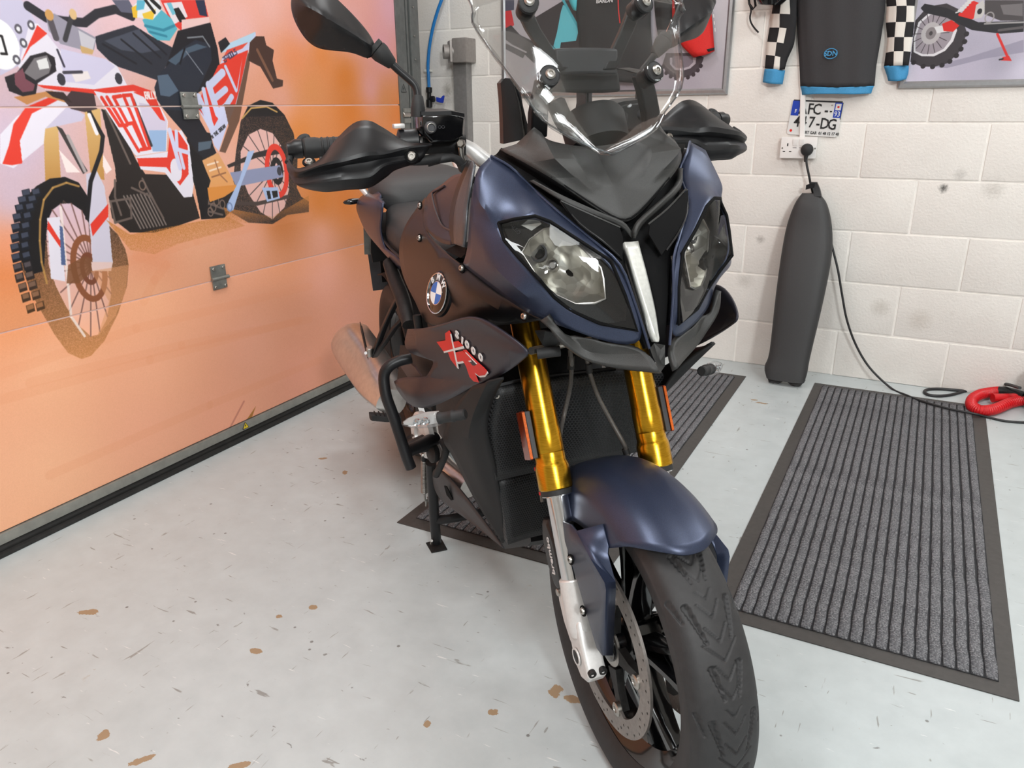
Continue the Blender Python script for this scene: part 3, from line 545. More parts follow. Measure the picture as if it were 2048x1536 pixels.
    # side panels
    p.poly([(1.567,1.248),(1.605,1.242),(1.698,1.245),(1.777,1.228),(1.809,1.16),(1.786,1.068),(1.672,1.06),(1.663,1.07)], W_); p.poly([(1.713,1.215),(1.778,1.206),(1.806,1.16),(1.792,1.114),(1.736,1.08),(1.716,1.117)], (206, 196, 216)); p.poly([(1.73,1.134),(1.798,1.132),(1.783,1.068),(1.734,1.07)], (150, 178, 214)); p.line([(1.694,1.223),(1.732,1.089)], .01, (60, 56, 60)); p.poly([(1.698,1.245),(1.764,1.25),(1.777,1.228),(1.798,1.16),(1.781,1.165),(1.733,1.232)], RD)
    for i, d in enumerate('450'):
        a = [(1.581,1.232),(1.621,1.235),(1.655,1.24),(1.694,1.243)]; b_ = [(1.669,1.076),(1.693,1.073),(1.71,1.074),(1.729,1.076)]
        def q(u, v, i=i): x0 = (a[i][0] * (1 - v) + b_[i][0] * v, a[i][1] * (1 - v) + b_[i][1] * v); x1 = (a[i + 1][0] * (1 - v) + b_[i + 1][0] * v, a[i + 1][1] * (1 - v) + b_[i + 1][1] * v); return (x0[0] * (1 - u) + x1[0] * u, x0[1] * (1 - u) + x1[1] * u)
        seg = {'4': [[(.15, .02), (.15, .52), (.95, .52)], [(.6, .02), (.6, 1)]], '5': [[(.9, .03), (.15, .03), (.15, .5), (.85, .5), (.85, .97), (.1, .97)]], '0': [[(.15, .03), (.85, .03), (.85, .97), (.15, .97), (.15, .03)]]}[d]
        for s_ in seg: p.line([q(u, v) for u, v in s_], .0105, RD)
    p.poly([(1.669,1.058),(1.791,1.067),(1.814,1.123),(1.857,1.131),(1.879,1.082),(1.874,.956),(1.86,.917),(1.826,.918),(1.767,1.003),(1.68,1.019)], W_); p.poly([(1.673,1.053),(1.785,1.049),(1.813,1.132),(1.844,1.126),(1.872,1.082),(1.859,.991),(1.818,.958),(1.776,1.019),(1.676,1.029)], RD); p.ell([(1.812,1.008)][0], .022, .036, W_); p.line([(1.81,1.132),(1.829,1.013)], .016, (206, 206, 232)); p.line([(1.825,1.073),(1.871,1.059)], .014, (206, 206, 232)); p.line([(1.828,1.075),(1.835,1.127)], .013, (206, 206, 232)); p.line([(1.844,1.012),(1.838,1.06)], .012, (206, 206, 232))
    p.poly([(2.042,1.315),(2.07,1.359),(2.238,1.448),(2.234,1.426),(2.191,1.384),(2.148,1.294),(2.105,1.209),(2.052,1.14),(2,1.057),(1.983,1.077),(1.97,1.132),(1.937,1.195),(1.958,1.243)], (198, 200, 228)); p.poly([(2.046,1.334),(2.165,1.375),(2.111,1.244),(2.04,1.187),(1.987,1.132),(1.937,1.198),(1.962,1.247),(2.012,1.291)], RD); p.poly([(2.068,1.35),(2.192,1.389),(2.137,1.274),(2.102,1.209),(2.049,1.204),(2.12,1.254),(2.16,1.363),(2.087,1.341)], RD)
    p.poly([(2.066,1.373),(2.098,1.403),(2.238,1.451),(2.212,1.419),(2.136,1.391)], (178, 206, 226)); p.poly([(2.094,1.384),(2.196,1.414),(2.165,1.392),(2.078,1.364)], (218, 80, 64))
    V = (200, 204, 232)
    p.line([(1.944,1.233),(1.982,1.142)], .024, V); p.line([(1.97,1.257),(1.983,1.146)], .016, V); p.line([(1.995,1.271),(2.018,1.18),(2.063,1.204)], .026, V); p.line([(1.998,1.269),(2.062,1.311)], .026, V); p.line([(2.006,1.224),(2.066,1.258)], .022, V); p.line([(2.023,1.17),(2.089,1.234)], .02, V); p.line([(2.078,1.331),(2.113,1.254)], .012, (200, 204, 232))
    for a, b_, s_ in (([(2.078,1.35),(2.141,1.379)], 'ZT400LS', .013), ([(1.981,1.1),(2.048,1.137)], 'N THE DREAM', .011), ([(1.741,1.23),(1.782,1.228)], 'RALLY', .014)):
        n = len(s_) if isinstance(s_, str) else 0
    def letters(a, b_, body, h, col, w):
        L = {'A': [[(0, 0), (.5, 1), (1, 0)], [(.2, .4), (.8, .4)]], 'D': [[(0, 0), (0, 1), (.7, 1), (1, .7), (1, .3), (.7, 0), (0, 0)]], 'E': [[(1, 0), (0, 0), (0, 1), (1, 1)], [(0, .5), (.8, .5)]], 'F': [[(0, 0), (0, 1), (1, 1)], [(0, .5), (.8, .5)]], 'H': [[(0, 0), (0, 1)], [(1, 0), (1, 1)], [(0, .5), (1, .5)]], 'L': [[(0, 1), (0, 0), (1, 0)]], 'M': [[(0, 0), (0, 1), (.5, .5), (1, 1), (1, 0)]], 'N': [[(0, 0), (0, 1), (1, 0), (1, 1)]], 'R': [[(0, 0), (0, 1), (1, 1), (1, .5), (0, .5), (1, 0)]], 'S': [[(0, 0), (1, 0), (1, .5), (0, .5), (0, 1), (1, 1)]], 'T': [[(.5, 0), (.5, 1)], [(0, 1), (1, 1)]], 'Y': [[(.5, 0), (.5, .5), (0, 1)], [(.5, .5), (1, 1)]], 'Z': [[(1, 0), (0, 0), (1, 1), (0, 1)]], '4': [[(.8, 0), (.8, 1)], [(0, 1), (0, .4), (1, .4)]], '0': [[(0, 0), (1, 0), (1, 1), (0, 1), (0, 0)]], ' ': []}
        ex = ((b_[0] - a[0]) / len(body), (b_[1] - a[1]) / len(body)); l = math.hypot(*ex); up = (-ex[1] / l * h, ex[0] / l * h)
        for i, ch in enumerate(body):
            for s_ in L.get(ch, []): p.line([(a[0] + ex[0] * (i + u * .72) + up[0] * v, a[1] + ex[1] * (i + u * .72) + up[1] * v) for u, v in s_], w, col)
    letters(*[(2.077,1.344),(2.141,1.376)], 'ZF400LS', .016, (60, 58, 84), .003); letters(*[(1.981,1.1),(2.046,1.136)], 'N THE DREAM', .010, K, .0024); letters(*[(1.739,1.226),(1.78,1.228)], 'RALLY', .02, (236, 226, 226), .004)
    p.poly([(2.05,1.209),(2.105,1.209),(2.148,1.294),(2.191,1.384),(2.192,1.345),(2.132,1.204),(2.11,1.154),(2.029,1.05),(2.003,1.056),(2.059,1.14)], (96, 70, 56), .9)
    # boot, stand, number plate bracket
    p.poly([(1.923,1.031),(1.996,1.053),(2.016,1.015),(2.045,.962),(2.057,.926),(1.997,.903),(1.93,.892),(1.929,.931),(1.947,.962),(1.934,.996)], ((216, 160, 110), (228, 158, 92))); p.poly([(1.929,.941),(2.059,.939),(2.056,.924),(1.997,.903),(1.93,.892)], (216, 140, 66)); p.line([(1.943,1.015),(1.99,1.022)], .006, (240, 214, 190)); p.line([(1.949,.995),(2,1.004)], .006, (240, 214, 190)); p.line([(1.955,.974),(2.018,.984)], .005, (150, 100, 70)); p.line([(1.978,1.028),(1.99,.981),(2.019,.953)], .005, (160, 108, 76))
    p.poly([(2.135,1.05),(2.166,1.051),(2.089,.947),(2.03,.852),(2.002,.856),(2.014,.886),(2.076,.954)], LB); p.ell([(2.016,.866)][0], .011, .014, (120, 140, 180), .005)
    p.poly([(2.204,1.414),(2.236,1.436),(2.277,1.438),(2.283,1.409),(2.319,1.395),(2.306,1.359),(2.319,1.298),(2.35,1.293),(2.345,1.272),(2.294,1.263),(2.242,1.336),(2.186,1.354)], (74, 52, 46)); p.line([(2.236,1.391),(2.295,1.292)], .012, (120, 84, 66)); p.poly([(2.059,1.406),(2.095,1.424),(2.111,1.404),(2.066,1.373)], (40, 38, 42))
    # bottom strip ornament
    p.poly([(1.926,.042),(2.017,.105),(1.977,.05),(1.948,.034)], (168, 112, 46)); p.line([(1.961,.143),(1.878,.065)], .008, (206, 132, 112))
    return p
MURAL = mural()

# ------------------------------------------------------------------ the setting
XD, YB = -2.1898, 3.7043
def struct(o, label=None):
    o['kind'] = 'structure'
    if label: o['label'] = label
    return o
fl = box('floor', (0.9, 0.2, -0.05), (7.4, 9.4, 0.1), MT['floor'], bev=0.0); struct(fl, 'scuffed pale grey painted concrete floor')
struct(box('ceiling', (0.9, 0.2, 3.25), (7.4, 9.4, 0.1), MT['plaster']))
struct(box('wall_right', (4.65, 0.2, 1.6), (0.1, 9.4, 3.2), MT['plaster']))
struct(box('wall_front', (0.9, -4.55, 1.6), (7.4, 0.1, 3.2), MT['plaster']))
struct(box('wall_left', (-2.72, 0.2, 1.6), (0.1, 9.4, 3.2), MT['plaster']))
wb = struct(box('wall_back', (0.9, YB + 0.1045, 1.6), (7.4, 0.2, 3.2), MT['mortar']), 'white painted concrete block wall')
# blocks: a few shared meshes, each block its own object
def block_mesh(w, h):
    bm = bmesh.new(); box_bm(bm, (0, 0, 0), (w, 0.02, h), bev=0.0035); me = bpy.data.meshes.new('block'); bm.to_mesh(me); bm.free(); me.materials.append(MT['block']); me.shade_smooth(); me.set_sharp_from_angle(angle=math.radians(40)); return me
BM = block_mesh(0.441, 0.216); BM0 = block_mesh(0.441, 0.2065)
for k in range(0, 9):
    z0 = -0.0105 + 0.225 * k if k else 0.0; zc = (0.0 + 0.2095) / 2 + 0.0 if k == 0 else 0.2145 + 0.225 * (k - 1) + 0.1125
    off = -0.265 if k % 2 == 0 else -0.038
    for i in range(-6, 8):
        x = off + 0.45 * i + 0.225
        if x < -2.75 or x > 2.9: continue
        o = bpy.data.objects.new('block', BM0 if k == 0 else BM); link(o, wb)
        o.location = Vector((x, YB + 0.0108 + rng.normal(0, 0.0007), zc)) - wb.location
        o.rotation_euler = (rng.normal(0, 0.002), 0, rng.normal(0, 0.0015))
wb_loc = wb.location.copy()
# sectional garage door: printed panels, joints open a few millimetres
door = bpy.data.objects.new('door_1', None); link(door); door['kind'] = 'structure'; door['label'] = 'sectional garage door printed with an off-road motorcycle picture'
MDOOR = MURAL.material('printed_door_panel', rough=0.34, scale=1.03)
YR, YL = 3.086, -1.2
def dpanel(z0, z1):
    bm = bmesh.new(); box_bm(bm, (XD - 0.02, (YR + YL) / 2, (z0 + z1) / 2), (0.04, YR - YL, z1 - z0), bev=0.004)
    uvl = bm.loops.layers.uv.new('uv')
    for f in bm.faces:
        for l in f.loops: l[uvl].uv = MURAL.uv(l.vert.co.y, l.vert.co.z)
    return bmobj('door_panel', bm, MDOOR, door)
for z0, z1 in ((0.0675, 0.6195), (0.6235, 1.2022), (1.2062, 1.785), (1.789, 2.37), (2.374, 2.95)): dpanel(z0, z1)
box('panel_joint_strip', (XD - 0.0185, (YR + YL) / 2, 0.92), (0.03, YR - YL - 0.01, 1.2), M('painted_joint_highlight', rgb(236, 206, 196), 0.5, nscale=20, namt=0.05), door)  # pale colour paints the highlight line along the panel joints
box('bottom_rail', (XD - 0.018, (YR + YL) / 2, 0.0487), (0.05, YR - YL, 0.0315), MT['doorbar'], door, bev=0.003)
sl = tube('bottom_seal', [(XD - 0.012, YL, 0.0165), (XD - 0.012, YR, 0.0165)], 0.0165, MT['seal'], door, n=14)
box('seal_fin', (XD + 0.006, (YR + YL) / 2, 0.006), (0.03, YR - YL, 0.012), MT['seal'], door, bev=0.004)
def hinge(y, z):
    h = box('hinge', (XD + 0.004, y, z + 0.022), (0.005, 0.066, 0.04), MT['galv'], door, bev=0.001)
    box('hinge_leaf', (XD + 0.004, y, z - 0.026), (0.005, 0.062, 0.032), MT['galv'], h, bev=0.001)
    tube('hinge_knuckle', [(XD + 0.007, y - 0.034, z - 0.004), (XD + 0.007, y + 0.042, z - 0.004)], 0.0065, MT['galv'], h, n=12)
    for dy in (-0.022, 0.022):
        for dz in (0.032, -0.033): cyl('hinge_screw', (XD + 0.006, y + dy, z + dz), (1, 0, 0), 0.0062, 0.006, MT['steel'], h, n=10)
hinge(1.921, 0.632); hinge(1.901, 1.206); hinge(1.91, 1.789)
def warn_sticker(parent, o, xd, s):
    x = Vector(xd); z = Vector((0, 0, 1)); o = Vector(o)
    pts = [o - x * s * .58 - z * s * .4, o + x * s * .58 - z * s * .4, o + z * s * .6]
    p = plate('warning_sticker', pts, 0.0008, MT['yellow'], parent, toward=(1, 0, 0))
    e = [pts[0], pts[1], pts[2]]; n = Vector((1, 0, 0)) * 0.0009
    tube('sticker_border', [q + n * 0.5 for q in e + e[:1]], s * 0.05, MT['ink'], p, n=6)
    bolt = [o + n + x * s * a + z * s * b for a, b in ((.08, .32), (-.14, .0), (-.01, .0), (-.08, -.26), (.14, .08), (.02, .08))]
    plate('sticker_symbol', bolt, 0.0004, MT['ink'], p, toward=(1, 0, 0))
warn_sticker(door, (XD + 0.0085, 1.945, 0.05), (0, 1, 0), 0.026)
# steel guide track beside the door
trk = bpy.data.objects.new('trim_1', None); link(trk); trk['kind'] = 'structure'; trk['label'] = 'grey steel guide track beside the door'
for nm, y0, y1, dx, m in (('track_flange', 3.088, 3.158, 0.004, 'track'), ('track_groove', 3.158, 3.172, -0.03, 'trackdark'), ('track_lip', 3.172, 3.186, 0.0, 'track'), ('track_groove', 3.186, 3.200, -0.026, 'trackdark'), ('track_channel', 3.200, 3.268, 0.002, 'track')):
    box(nm, (XD - 0.03 + dx / 2, (y0 + y1) / 2, 1.5), (0.06 + dx, y1 - y0, 3.0), MT[m], trk, bev=0.0015)
for z in (1.18, 1.135): box('roller_bracket', (XD + 0.006, 3.13, z), (0.012, 0.05, 0.02), MT['galv'], trk, bev=0.002)
cyl('door_roller', (XD + 0.004, 3.1, 1.16), (0, 1, 0), 0.012, 0.05, MT['steel'], trk)
for z in (1.50, 1.62, 1.40): cyl('track_rivet', (XD + 0.003, 3.225, z), (1, 0, 0), 0.004, 0.004, MT['steel'], trk, n=8)
warn_sticker(trk, (XD + 0.0035, 3.119, 1.272), (0, 1, 0), 0.034)
# ------------------------------------------------------------------ floor mats
def floor_mat_thing(x0, y0, x1, y1, skew, label):
    w, h = x1 - x0, y1 - y0; t = thing('floor_mat', label, 'mat', (x0, y0, 0), 0, 'ribbed doormats on the garage floor')
    bd = 0.042; b = bmesh.new(); q = [(0, 0), (w, 0), (w + skew, h), (skew, h)]
    outer = [(p[0], p[1], 0.0) for p in q]; top = [(bd * .25, bd * .25), (w - bd * .25, bd * .25), (w + skew - bd * .25, h - bd * .25), (skew + bd * .25, h - bd * .25)]
    loft('rubber_border', [outer, [(p[0], p[1], 0.003) for p in q], [(p[0], p[1], 0.0055) for p in top]], MT['matrubber'], t)
    box('carpet_backing', (w / 2 + skew / 2, h / 2, 0.006), (w - 2 * bd, h - 2 * bd, 0.003), MT['carpetdark'], t)
    n = 21; pitch = (w - 2 * bd) / n; me = None
    for i in range(n):
        if me is None:
            bm = bmesh.new(); seg = 40; prof = [(-.42, 0), (-.4, .0035), (-.2, .0052), (.2, .0052), (.4, .0035), (.42, 0)]
            secs = []
            for s in range(seg + 1):
                y = bd + (h - 2 * bd) * s / seg; j = rng.normal(0, 0.0012, len(prof)); secs.append([(a * pitch + (j[k] if 0 < k < 5 else 0), y, 0.0072 + z) for k, (a, z) in enumerate(prof)])
            loft_bm(bm, secs); bmesh.ops.recalc_face_normals(bm, faces=bm.faces); me = bpy.data.meshes.new('carpet_rib'); bm.to_mesh(me); bm.free(); me.materials.append(MT['carpet']); me.shade_smooth()
        o = bpy.data.objects.new('carpet_rib', me); link(o, t); o.location = (bd + pitch * (i + .5) + skew * .5, 0, 0)
    return t
floor_mat_thing(-0.330, 1.650, 0.335, 3.546, 0.012, 'grey ribbed doormat lying clear on the floor, crossed by the black cable')
floor_mat_thing(-1.282, 1.672, -0.614, 3.500, 0.0, 'grey ribbed doormat lying under the motorcycle, mostly hidden by it')
# ------------------------------------------------------------------ framed prints on the back wall
def snap_frame(x0, x1, z0, z1, pic, label):
    t = thing('framed_poster', label, 'poster', (x0, YB, z0)); w, h = x1 - x0, z1 - z0; d = 0.018; fw = 0.026
    bm = bmesh.new(); box_bm(bm, (w / 2, -d / 2, h / 2), (w - .02, d * .5, h - .02)); uvl = bm.loops.layers.uv.new('uv')
    for f in bm.faces:
        for l in f.loops: l[uvl].uv = pic.uv(l.vert.co.x + x0, l.vert.co.z + z0)
    bmobj('print', bm, pic.material('framed_print', rough=0.3), t)
    for a, b in (((0, 0), (w, 0)), ((0, h), (w, h))): loft('frame_rail', [[(a[0] + (q if e == 0 else -q), -y, a[1] + s) for q, y, s in zip((0, 0, fw * .25, fw * .7, fw, fw) if a[1] == 0 else (0, 0, fw * .25, fw * .7, fw, fw), (0, d * .7, d * 1.1, d * 1.15, d * .8, 0), ((0, 0, fw * .25, fw * .7, fw, fw) if a[1] == 0 else (0, 0, -fw * .25, -fw * .7, -fw, -fw)))] if e == 0 else [(b[0] - q, -y, b[1] + s) for q, y, s in zip((0, 0, fw * .25, fw * .7, fw, fw), (0, d * .7, d * 1.1, d * 1.15, d * .8, 0), ((0, 0, fw * .25, fw * .7, fw, fw) if a[1] == 0 else (0, 0, -fw * .25, -fw * .7, -fw, -fw)))] for e in (0, 1)], MT['frame'], t)
    for sx, x in ((1, 0), (-1, w)): loft('frame_stile', [[(x + sx * s, -y, zz + (s if zz == 0 else -s)) for s, y in zip((0, 0, fw * .25, fw * .7, fw, fw), (0, d * .7, d * 1.1, d * 1.15, d * .8, 0))] for zz in (0, h)], MT['frame'], t)
    return t
def poster_right():
    p = Print(-0.14, 1.1, 1.2, 2.05, 900)
    p.gradient(list(zip([(-.183,1.293),(-.089,1.315),(.063,1.389),(.256,1.3),(.234,1.415),(-.07,1.551),(.074,1.321),(-.186,1.399),(.176,1.341)], [(206, 202, 214), (196, 190, 208), (168, 164, 180), (200, 196, 212), (180, 174, 190), (176, 172, 186), (180, 174, 192), (204, 200, 212), (160, 156, 172)])))
    K = (44, 44, 48)
    p.poly([(-.063,1.325),(.069,1.356),(.239,1.41),(.247,1.366),(.123,1.348),(-.001,1.318)], (140, 136, 154), .7)
    c = [(-.076,1.446)][0]; tyre = [(-.133,1.345),(-.091,1.326),(-.046,1.324),(-.003,1.335),(.029,1.368),(.044,1.407),(.046,1.446),(.009,1.525),(-.038,1.549),(-.102,1.542),(-.138,1.494),(-.136,1.42)]
    p.poly(tyre, (62, 58, 62))
    for i, e in enumerate([(-.121,1.342),(-.085,1.327),(-.051,1.324),(-.019,1.329),(.006,1.342),(.025,1.362),(.037,1.385),(.045,1.411),(.047,1.438)]): p.ell(e, .009, .009, (48, 45, 48))
    p.poly([(-.127,1.38),(-.096,1.364),(-.052,1.362),(-.016,1.381),(.006,1.414),(.013,1.453),(-.008,1.498),(-.044,1.522),(-.093,1.52),(-.126,1.488),(-.134,1.431)], (214, 212, 216)); p.poly([(-.121,1.384),(-.092,1.371),(-.056,1.371),(-.023,1.388),(-.004,1.42),(.002,1.453),(-.015,1.494),(-.046,1.515),(-.089,1.512),(-.119,1.483),(-.128,1.431)], (150, 142, 150))
    for i in range(16): a = i * math.pi / 8; p.line([c, (c[0] + .063 * math.cos(a), c[1] + .075 * math.sin(a))], .0022, (60, 54, 58))
    p.ell(c, .034, .04, (176, 172, 174)); p.ell(c, .018, .022, (130, 124, 126)); p.ell(c, .006, .008, (70, 66, 68))
    p.poly([(-.068,1.468),(-.042,1.472),(-.022,1.449),(-.054,1.445)], (210, 210, 212)); p.poly([(-.042,1.478),(-.012,1.49),(.018,1.469),(0,1.448),(-.033,1.452)], (204, 44, 40))
    p.poly([(-.126,1.538),(-.114,1.553),(-.035,1.533),(.08,1.477),(.228,1.475),(.234,1.437),(.16,1.434),(.063,1.451),(-.03,1.499),(-.109,1.52)], K); p.poly([(.013,1.503),(.046,1.555),(.074,1.543),(.068,1.489)], (206, 48, 44)); p.line([(.014,1.508),(.056,1.495)], .012, (206, 48, 44))
    for k in range(6): a = [(.011,1.511),(.044,1.55)]; t = k / 5; x = a[0][0] * (1 - t) + a[1][0] * t; y = a[0][1] * (1 - t) + a[1][1] * t; p.line([(x - .012, y + .004), (x + .012, y + .012)], .005, (206, 206, 206))
    p.poly([(.062,1.538),(.083,1.553),(.099,1.52),(.088,1.493),(.062,1.489)], (190, 188, 186)); p.ell([(.078,1.515)][0], .008, .01, K)
    p.poly([(.088,1.553),(.215,1.545),(.228,1.475),(.152,1.479),(.096,1.504)], (74, 70, 72)); p.ell([(.114,1.492)][0], .014, .018, (150, 146, 146), .004); p.poly([(.142,1.533),(.213,1.534),(.221,1.491),(.158,1.5)], (110, 106, 108)); p.line([(.102,1.471),(.229,1.47)], .006, (150, 148, 148)); p.line([(.153,1.446),(.232,1.453)], .009, (90, 86, 88))
    p.line([(.15,1.433),(.198,1.351)], .008, (206, 52, 50)); p.poly([(.182,1.352),(.202,1.355),(.214,1.337),(.177,1.34)], (206, 52, 50)); p.line([(.173,1.343),(.183,1.345)], .006, K)
    return p
def poster_mid():
    p = Print(-2.02, -0.82, 1.2, 2.05, 900)
    p.gradient(list(zip([(-1.958,1.591),(-1.962,1.317),(-1.712,1.266),(-.926,1.274),(-.9,1.496),(-1.325,1.281),(-1.016,1.265)], [(176, 172, 178), (190, 184, 186), (176, 170, 178), (172, 166, 174), (190, 188, 194), (168, 160, 172), (164, 158, 168)])))
    K = (40, 40, 45)
    p.poly([(-2.081,1.603),(-2.042,1.621),(-1.927,1.635),(-1.911,1.567),(-1.954,1.542),(-2.013,1.548)], (206, 40, 48)); p.poly([(-2.051,1.587),(-1.999,1.598),(-1.992,1.557),(-2.038,1.57)], (56, 56, 60)); p.poly([(-2.005,1.537),(-1.928,1.567),(-1.879,1.521),(-1.743,1.461),(-1.731,1.4),(-1.804,1.392),(-1.862,1.439),(-1.971,1.512)], K); p.poly([(-1.997,1.478),(-1.976,1.498),(-1.846,1.445),(-1.863,1.415)], (52, 52, 58)); p.line([(-1.976,1.498),(-1.846,1.442)], .008, (180, 176, 178))
    p.poly([(-2.04,1.685),(-1.91,1.677),(-1.911,1.634),(-2.003,1.629)], (70, 72, 92)); p.poly([(-1.804,1.591),(-1.646,1.66),(-1.546,1.654),(-1.541,1.454),(-1.691,1.433),(-1.764,1.482)], K)
    p.poly([(-1.65,1.641),(-1.634,1.634),(-1.598,1.583),(-1.566,1.533),(-1.581,1.482),(-1.659,1.478),(-1.667,1.435),(-1.699,1.463),(-1.68,1.525),(-1.661,1.613)], (92, 192, 206)); p.poly([(-1.788,1.534),(-1.78,1.53),(-1.671,1.435),(-1.683,1.436)], (70, 176, 196)); p.line([(-1.65,1.661),(-1.566,1.533)], .012, (60, 170, 186))
    p.poly([(-1.73,1.266),(-1.553,1.297),(-1.552,1.26),(-1.664,1.248),(-1.722,1.255)], (44, 44, 48))
    c = [(-1.054,1.363)][0]
    p.poly([(-1.152,1.366),(-1.132,1.33),(-1.103,1.312),(-1.061,1.304),(-1.016,1.315),(-.984,1.339),(-.969,1.37),(-.964,1.388),(-.999,1.408),(-1.137,1.413)], (72, 66, 72)); p.poly([(-1.117,1.365),(-1.094,1.342),(-1.059,1.336),(-1.022,1.345),(-.999,1.364),(-.998,1.389),(-1.119,1.393)], (176, 168, 176)); p.poly([(-1.106,1.364),(-1.088,1.35),(-1.06,1.346),(-1.029,1.353),(-1.01,1.371),(-1.015,1.396),(-1.108,1.399)], (120, 112, 122))
    for e in [(-1.148,1.356),(-1.132,1.329),(-1.11,1.314),(-1.085,1.306),(-1.057,1.303),(-1.03,1.308),(-1.006,1.319),(-.987,1.336),(-.975,1.354)]: p.ell(e, .009, .009, (58, 52, 58))
    return p
snap_frame(-1.985, -0.848, 1.2335, 2.02, poster_mid(), 'framed print of a dark rally motorcycle hanging behind the windscreen')
snap_frame(-0.165, 1.08, 1.246, 2.03, poster_right(), 'framed print showing the rear wheel of a red sports motorcycle beside the checkered jersey')
# ------------------------------------------------------------------ jerseys on the wall
def cloth_grid(name, rows, mat, parent, sub=3, wav=0.0, midx=None, thick=0.006):
    R1 = [catmull(r, sub) for r in rows]; G = list(zip(*[catmull(c, sub) for c in zip(*R1)])); nr, nc = len(G), len(G[0])
    vs = [(p[0], p[1] + wav * math.sin(3.1 * j + 0.35 * i) * (0.4 + 0.6 * i / nr) + wav * .7 * math.sin(1.3 * j + 1), p[2]) for i, r in enumerate(G) for j, p in enumerate(r)]
    fs = []; mi = []
    for i in range(nr - 1):
        for j in range(nc - 1):
            fs.append((i * nc + j, (i + 1) * nc + j, (i + 1) * nc + j + 1, i * nc + j + 1)); mi.append(midx(i // sub, j // sub) if midx else 0)
    return pydata(name, vs, fs, mat, parent, 60, [('SOLIDIFY', dict(thickness=thick, offset=-1))], midx=mi)
t = thing('racing_jersey', 'charcoal jersey with black and white checkered sleeves and blue cuffs hanging on the wall', 'jersey', (0, 0, 0))
def wrow(pts, d=(.02, .045, .05, .045, .02)):
    return [(p[0], p[1] - d[i % len(d)], p[2]) for i, p in enumerate(pts)]
body = [wrow([(-.609,3.704,1.727),(-.535,3.704,1.725),(-.45,3.704,1.718),(-.364,3.704,1.708),(-.279,3.704,1.694)]), wrow([(-.594,3.704,1.597),(-.519,3.704,1.592),(-.434,3.704,1.587),(-.347,3.704,1.582),(-.254,3.704,1.569)]), wrow([(-.576,3.704,1.463),(-.5,3.704,1.46),(-.414,3.704,1.456),(-.33,3.704,1.452),(-.252,3.704,1.449)]), wrow([(-.554,3.704,1.346),(-.482,3.704,1.342),(-.399,3.704,1.338),(-.322,3.704,1.335),(-.255,3.704,1.337)]), wrow([(-.541,3.704,1.261),(-.468,3.704,1.257),(-.389,3.704,1.254),(-.319,3.704,1.255),(-.253,3.704,1.257)])]
cloth_grid('jersey_body', body, MT['fabric'], t, 4, 0.004)
hem = [body[-1], wrow([(-.535,3.704,1.245),(-.464,3.704,1.243),(-.387,3.704,1.242),(-.321,3.704,1.243),(-.257,3.704,1.244)]), wrow([(-.531,3.704,1.227),(-.461,3.704,1.229),(-.385,3.704,1.228),(-.321,3.704,1.226),(-.26,3.704,1.228)])]
cloth_grid('jersey_hem', [[(q[0], q[1] - .001, q[2]) for q in r] for r in hem], MT['fabricblue'], t, 3, 0.003)
chk = [MT['fabricblack'], MT['fabricwhite']]
def sleeve(rows, phase, cols_plain):
    return cloth_grid('sleeve', rows, chk, t, 3, 0.0015, lambda i, j: 0 if j in cols_plain else (i + j + phase) % 2)
D5 = (.02, .04, .042, .035, .02)
sleeve([wrow([(-.676,3.704,1.653),(-.644,3.704,1.651),(-.618,3.704,1.651),(-.589,3.704,1.652)], (.02, .04, .04, .03)), wrow([(-.683,3.704,1.602),(-.649,3.704,1.6),(-.618,3.704,1.597),(-.59,3.704,1.593)], (.02, .04, .04, .03)), wrow([(-.688,3.704,1.549),(-.651,3.704,1.545),(-.61,3.704,1.541),(-.584,3.704,1.536)], (.02, .04, .04, .03)), wrow([(-.691,3.704,1.496),(-.647,3.704,1.492),(-.618,3.704,1.488),(-.582,3.704,1.483)], (.02, .04, .04, .03)), wrow([(-.695,3.704,1.441),(-.652,3.704,1.436),(-.624,3.704,1.431),(-.583,3.704,1.425)], (.02, .04, .04, .03)), wrow([(-.695,3.704,1.39),(-.654,3.704,1.383),(-.631,3.704,1.378),(-.602,3.704,1.371)], (.02, .04, .04, .03)), wrow([(-.695,3.704,1.336),(-.655,3.704,1.331),(-.63,3.704,1.328),(-.61,3.704,1.328)], (.02, .04, .04, .03))], 1, (2,))
sleeve([wrow([(-.262,3.704,1.603),(-.226,3.704,1.601),(-.187,3.704,1.598),(-.148,3.704,1.596)]), wrow([(-.248,3.704,1.55),(-.211,3.704,1.548),(-.175,3.704,1.546),(-.147,3.704,1.544)]), wrow([(-.243,3.704,1.492),(-.205,3.704,1.49),(-.169,3.704,1.488),(-.14,3.704,1.487)]), wrow([(-.23,3.704,1.437),(-.202,3.704,1.436),(-.168,3.704,1.434),(-.137,3.704,1.433)]), wrow([(-.227,3.704,1.381),(-.197,3.704,1.384),(-.162,3.704,1.383),(-.136,3.704,1.38)]), wrow([(-.227,3.704,1.329),(-.191,3.704,1.331),(-.158,3.704,1.331),(-.136,3.704,1.33)])], 0, ())
cloth_grid('cuff', [wrow([(-.695,3.704,1.334),(-.651,3.704,1.331),(-.609,3.704,1.326)], (.022, .044, .022)), wrow([(-.697,3.704,1.306),(-.652,3.704,1.301),(-.611,3.704,1.3)], (.022, .044, .022)), wrow([(-.698,3.704,1.28),(-.656,3.704,1.273),(-.614,3.704,1.27)], (.022, .044, .022))], MT['fabricblue'], t, 3, 0.001)
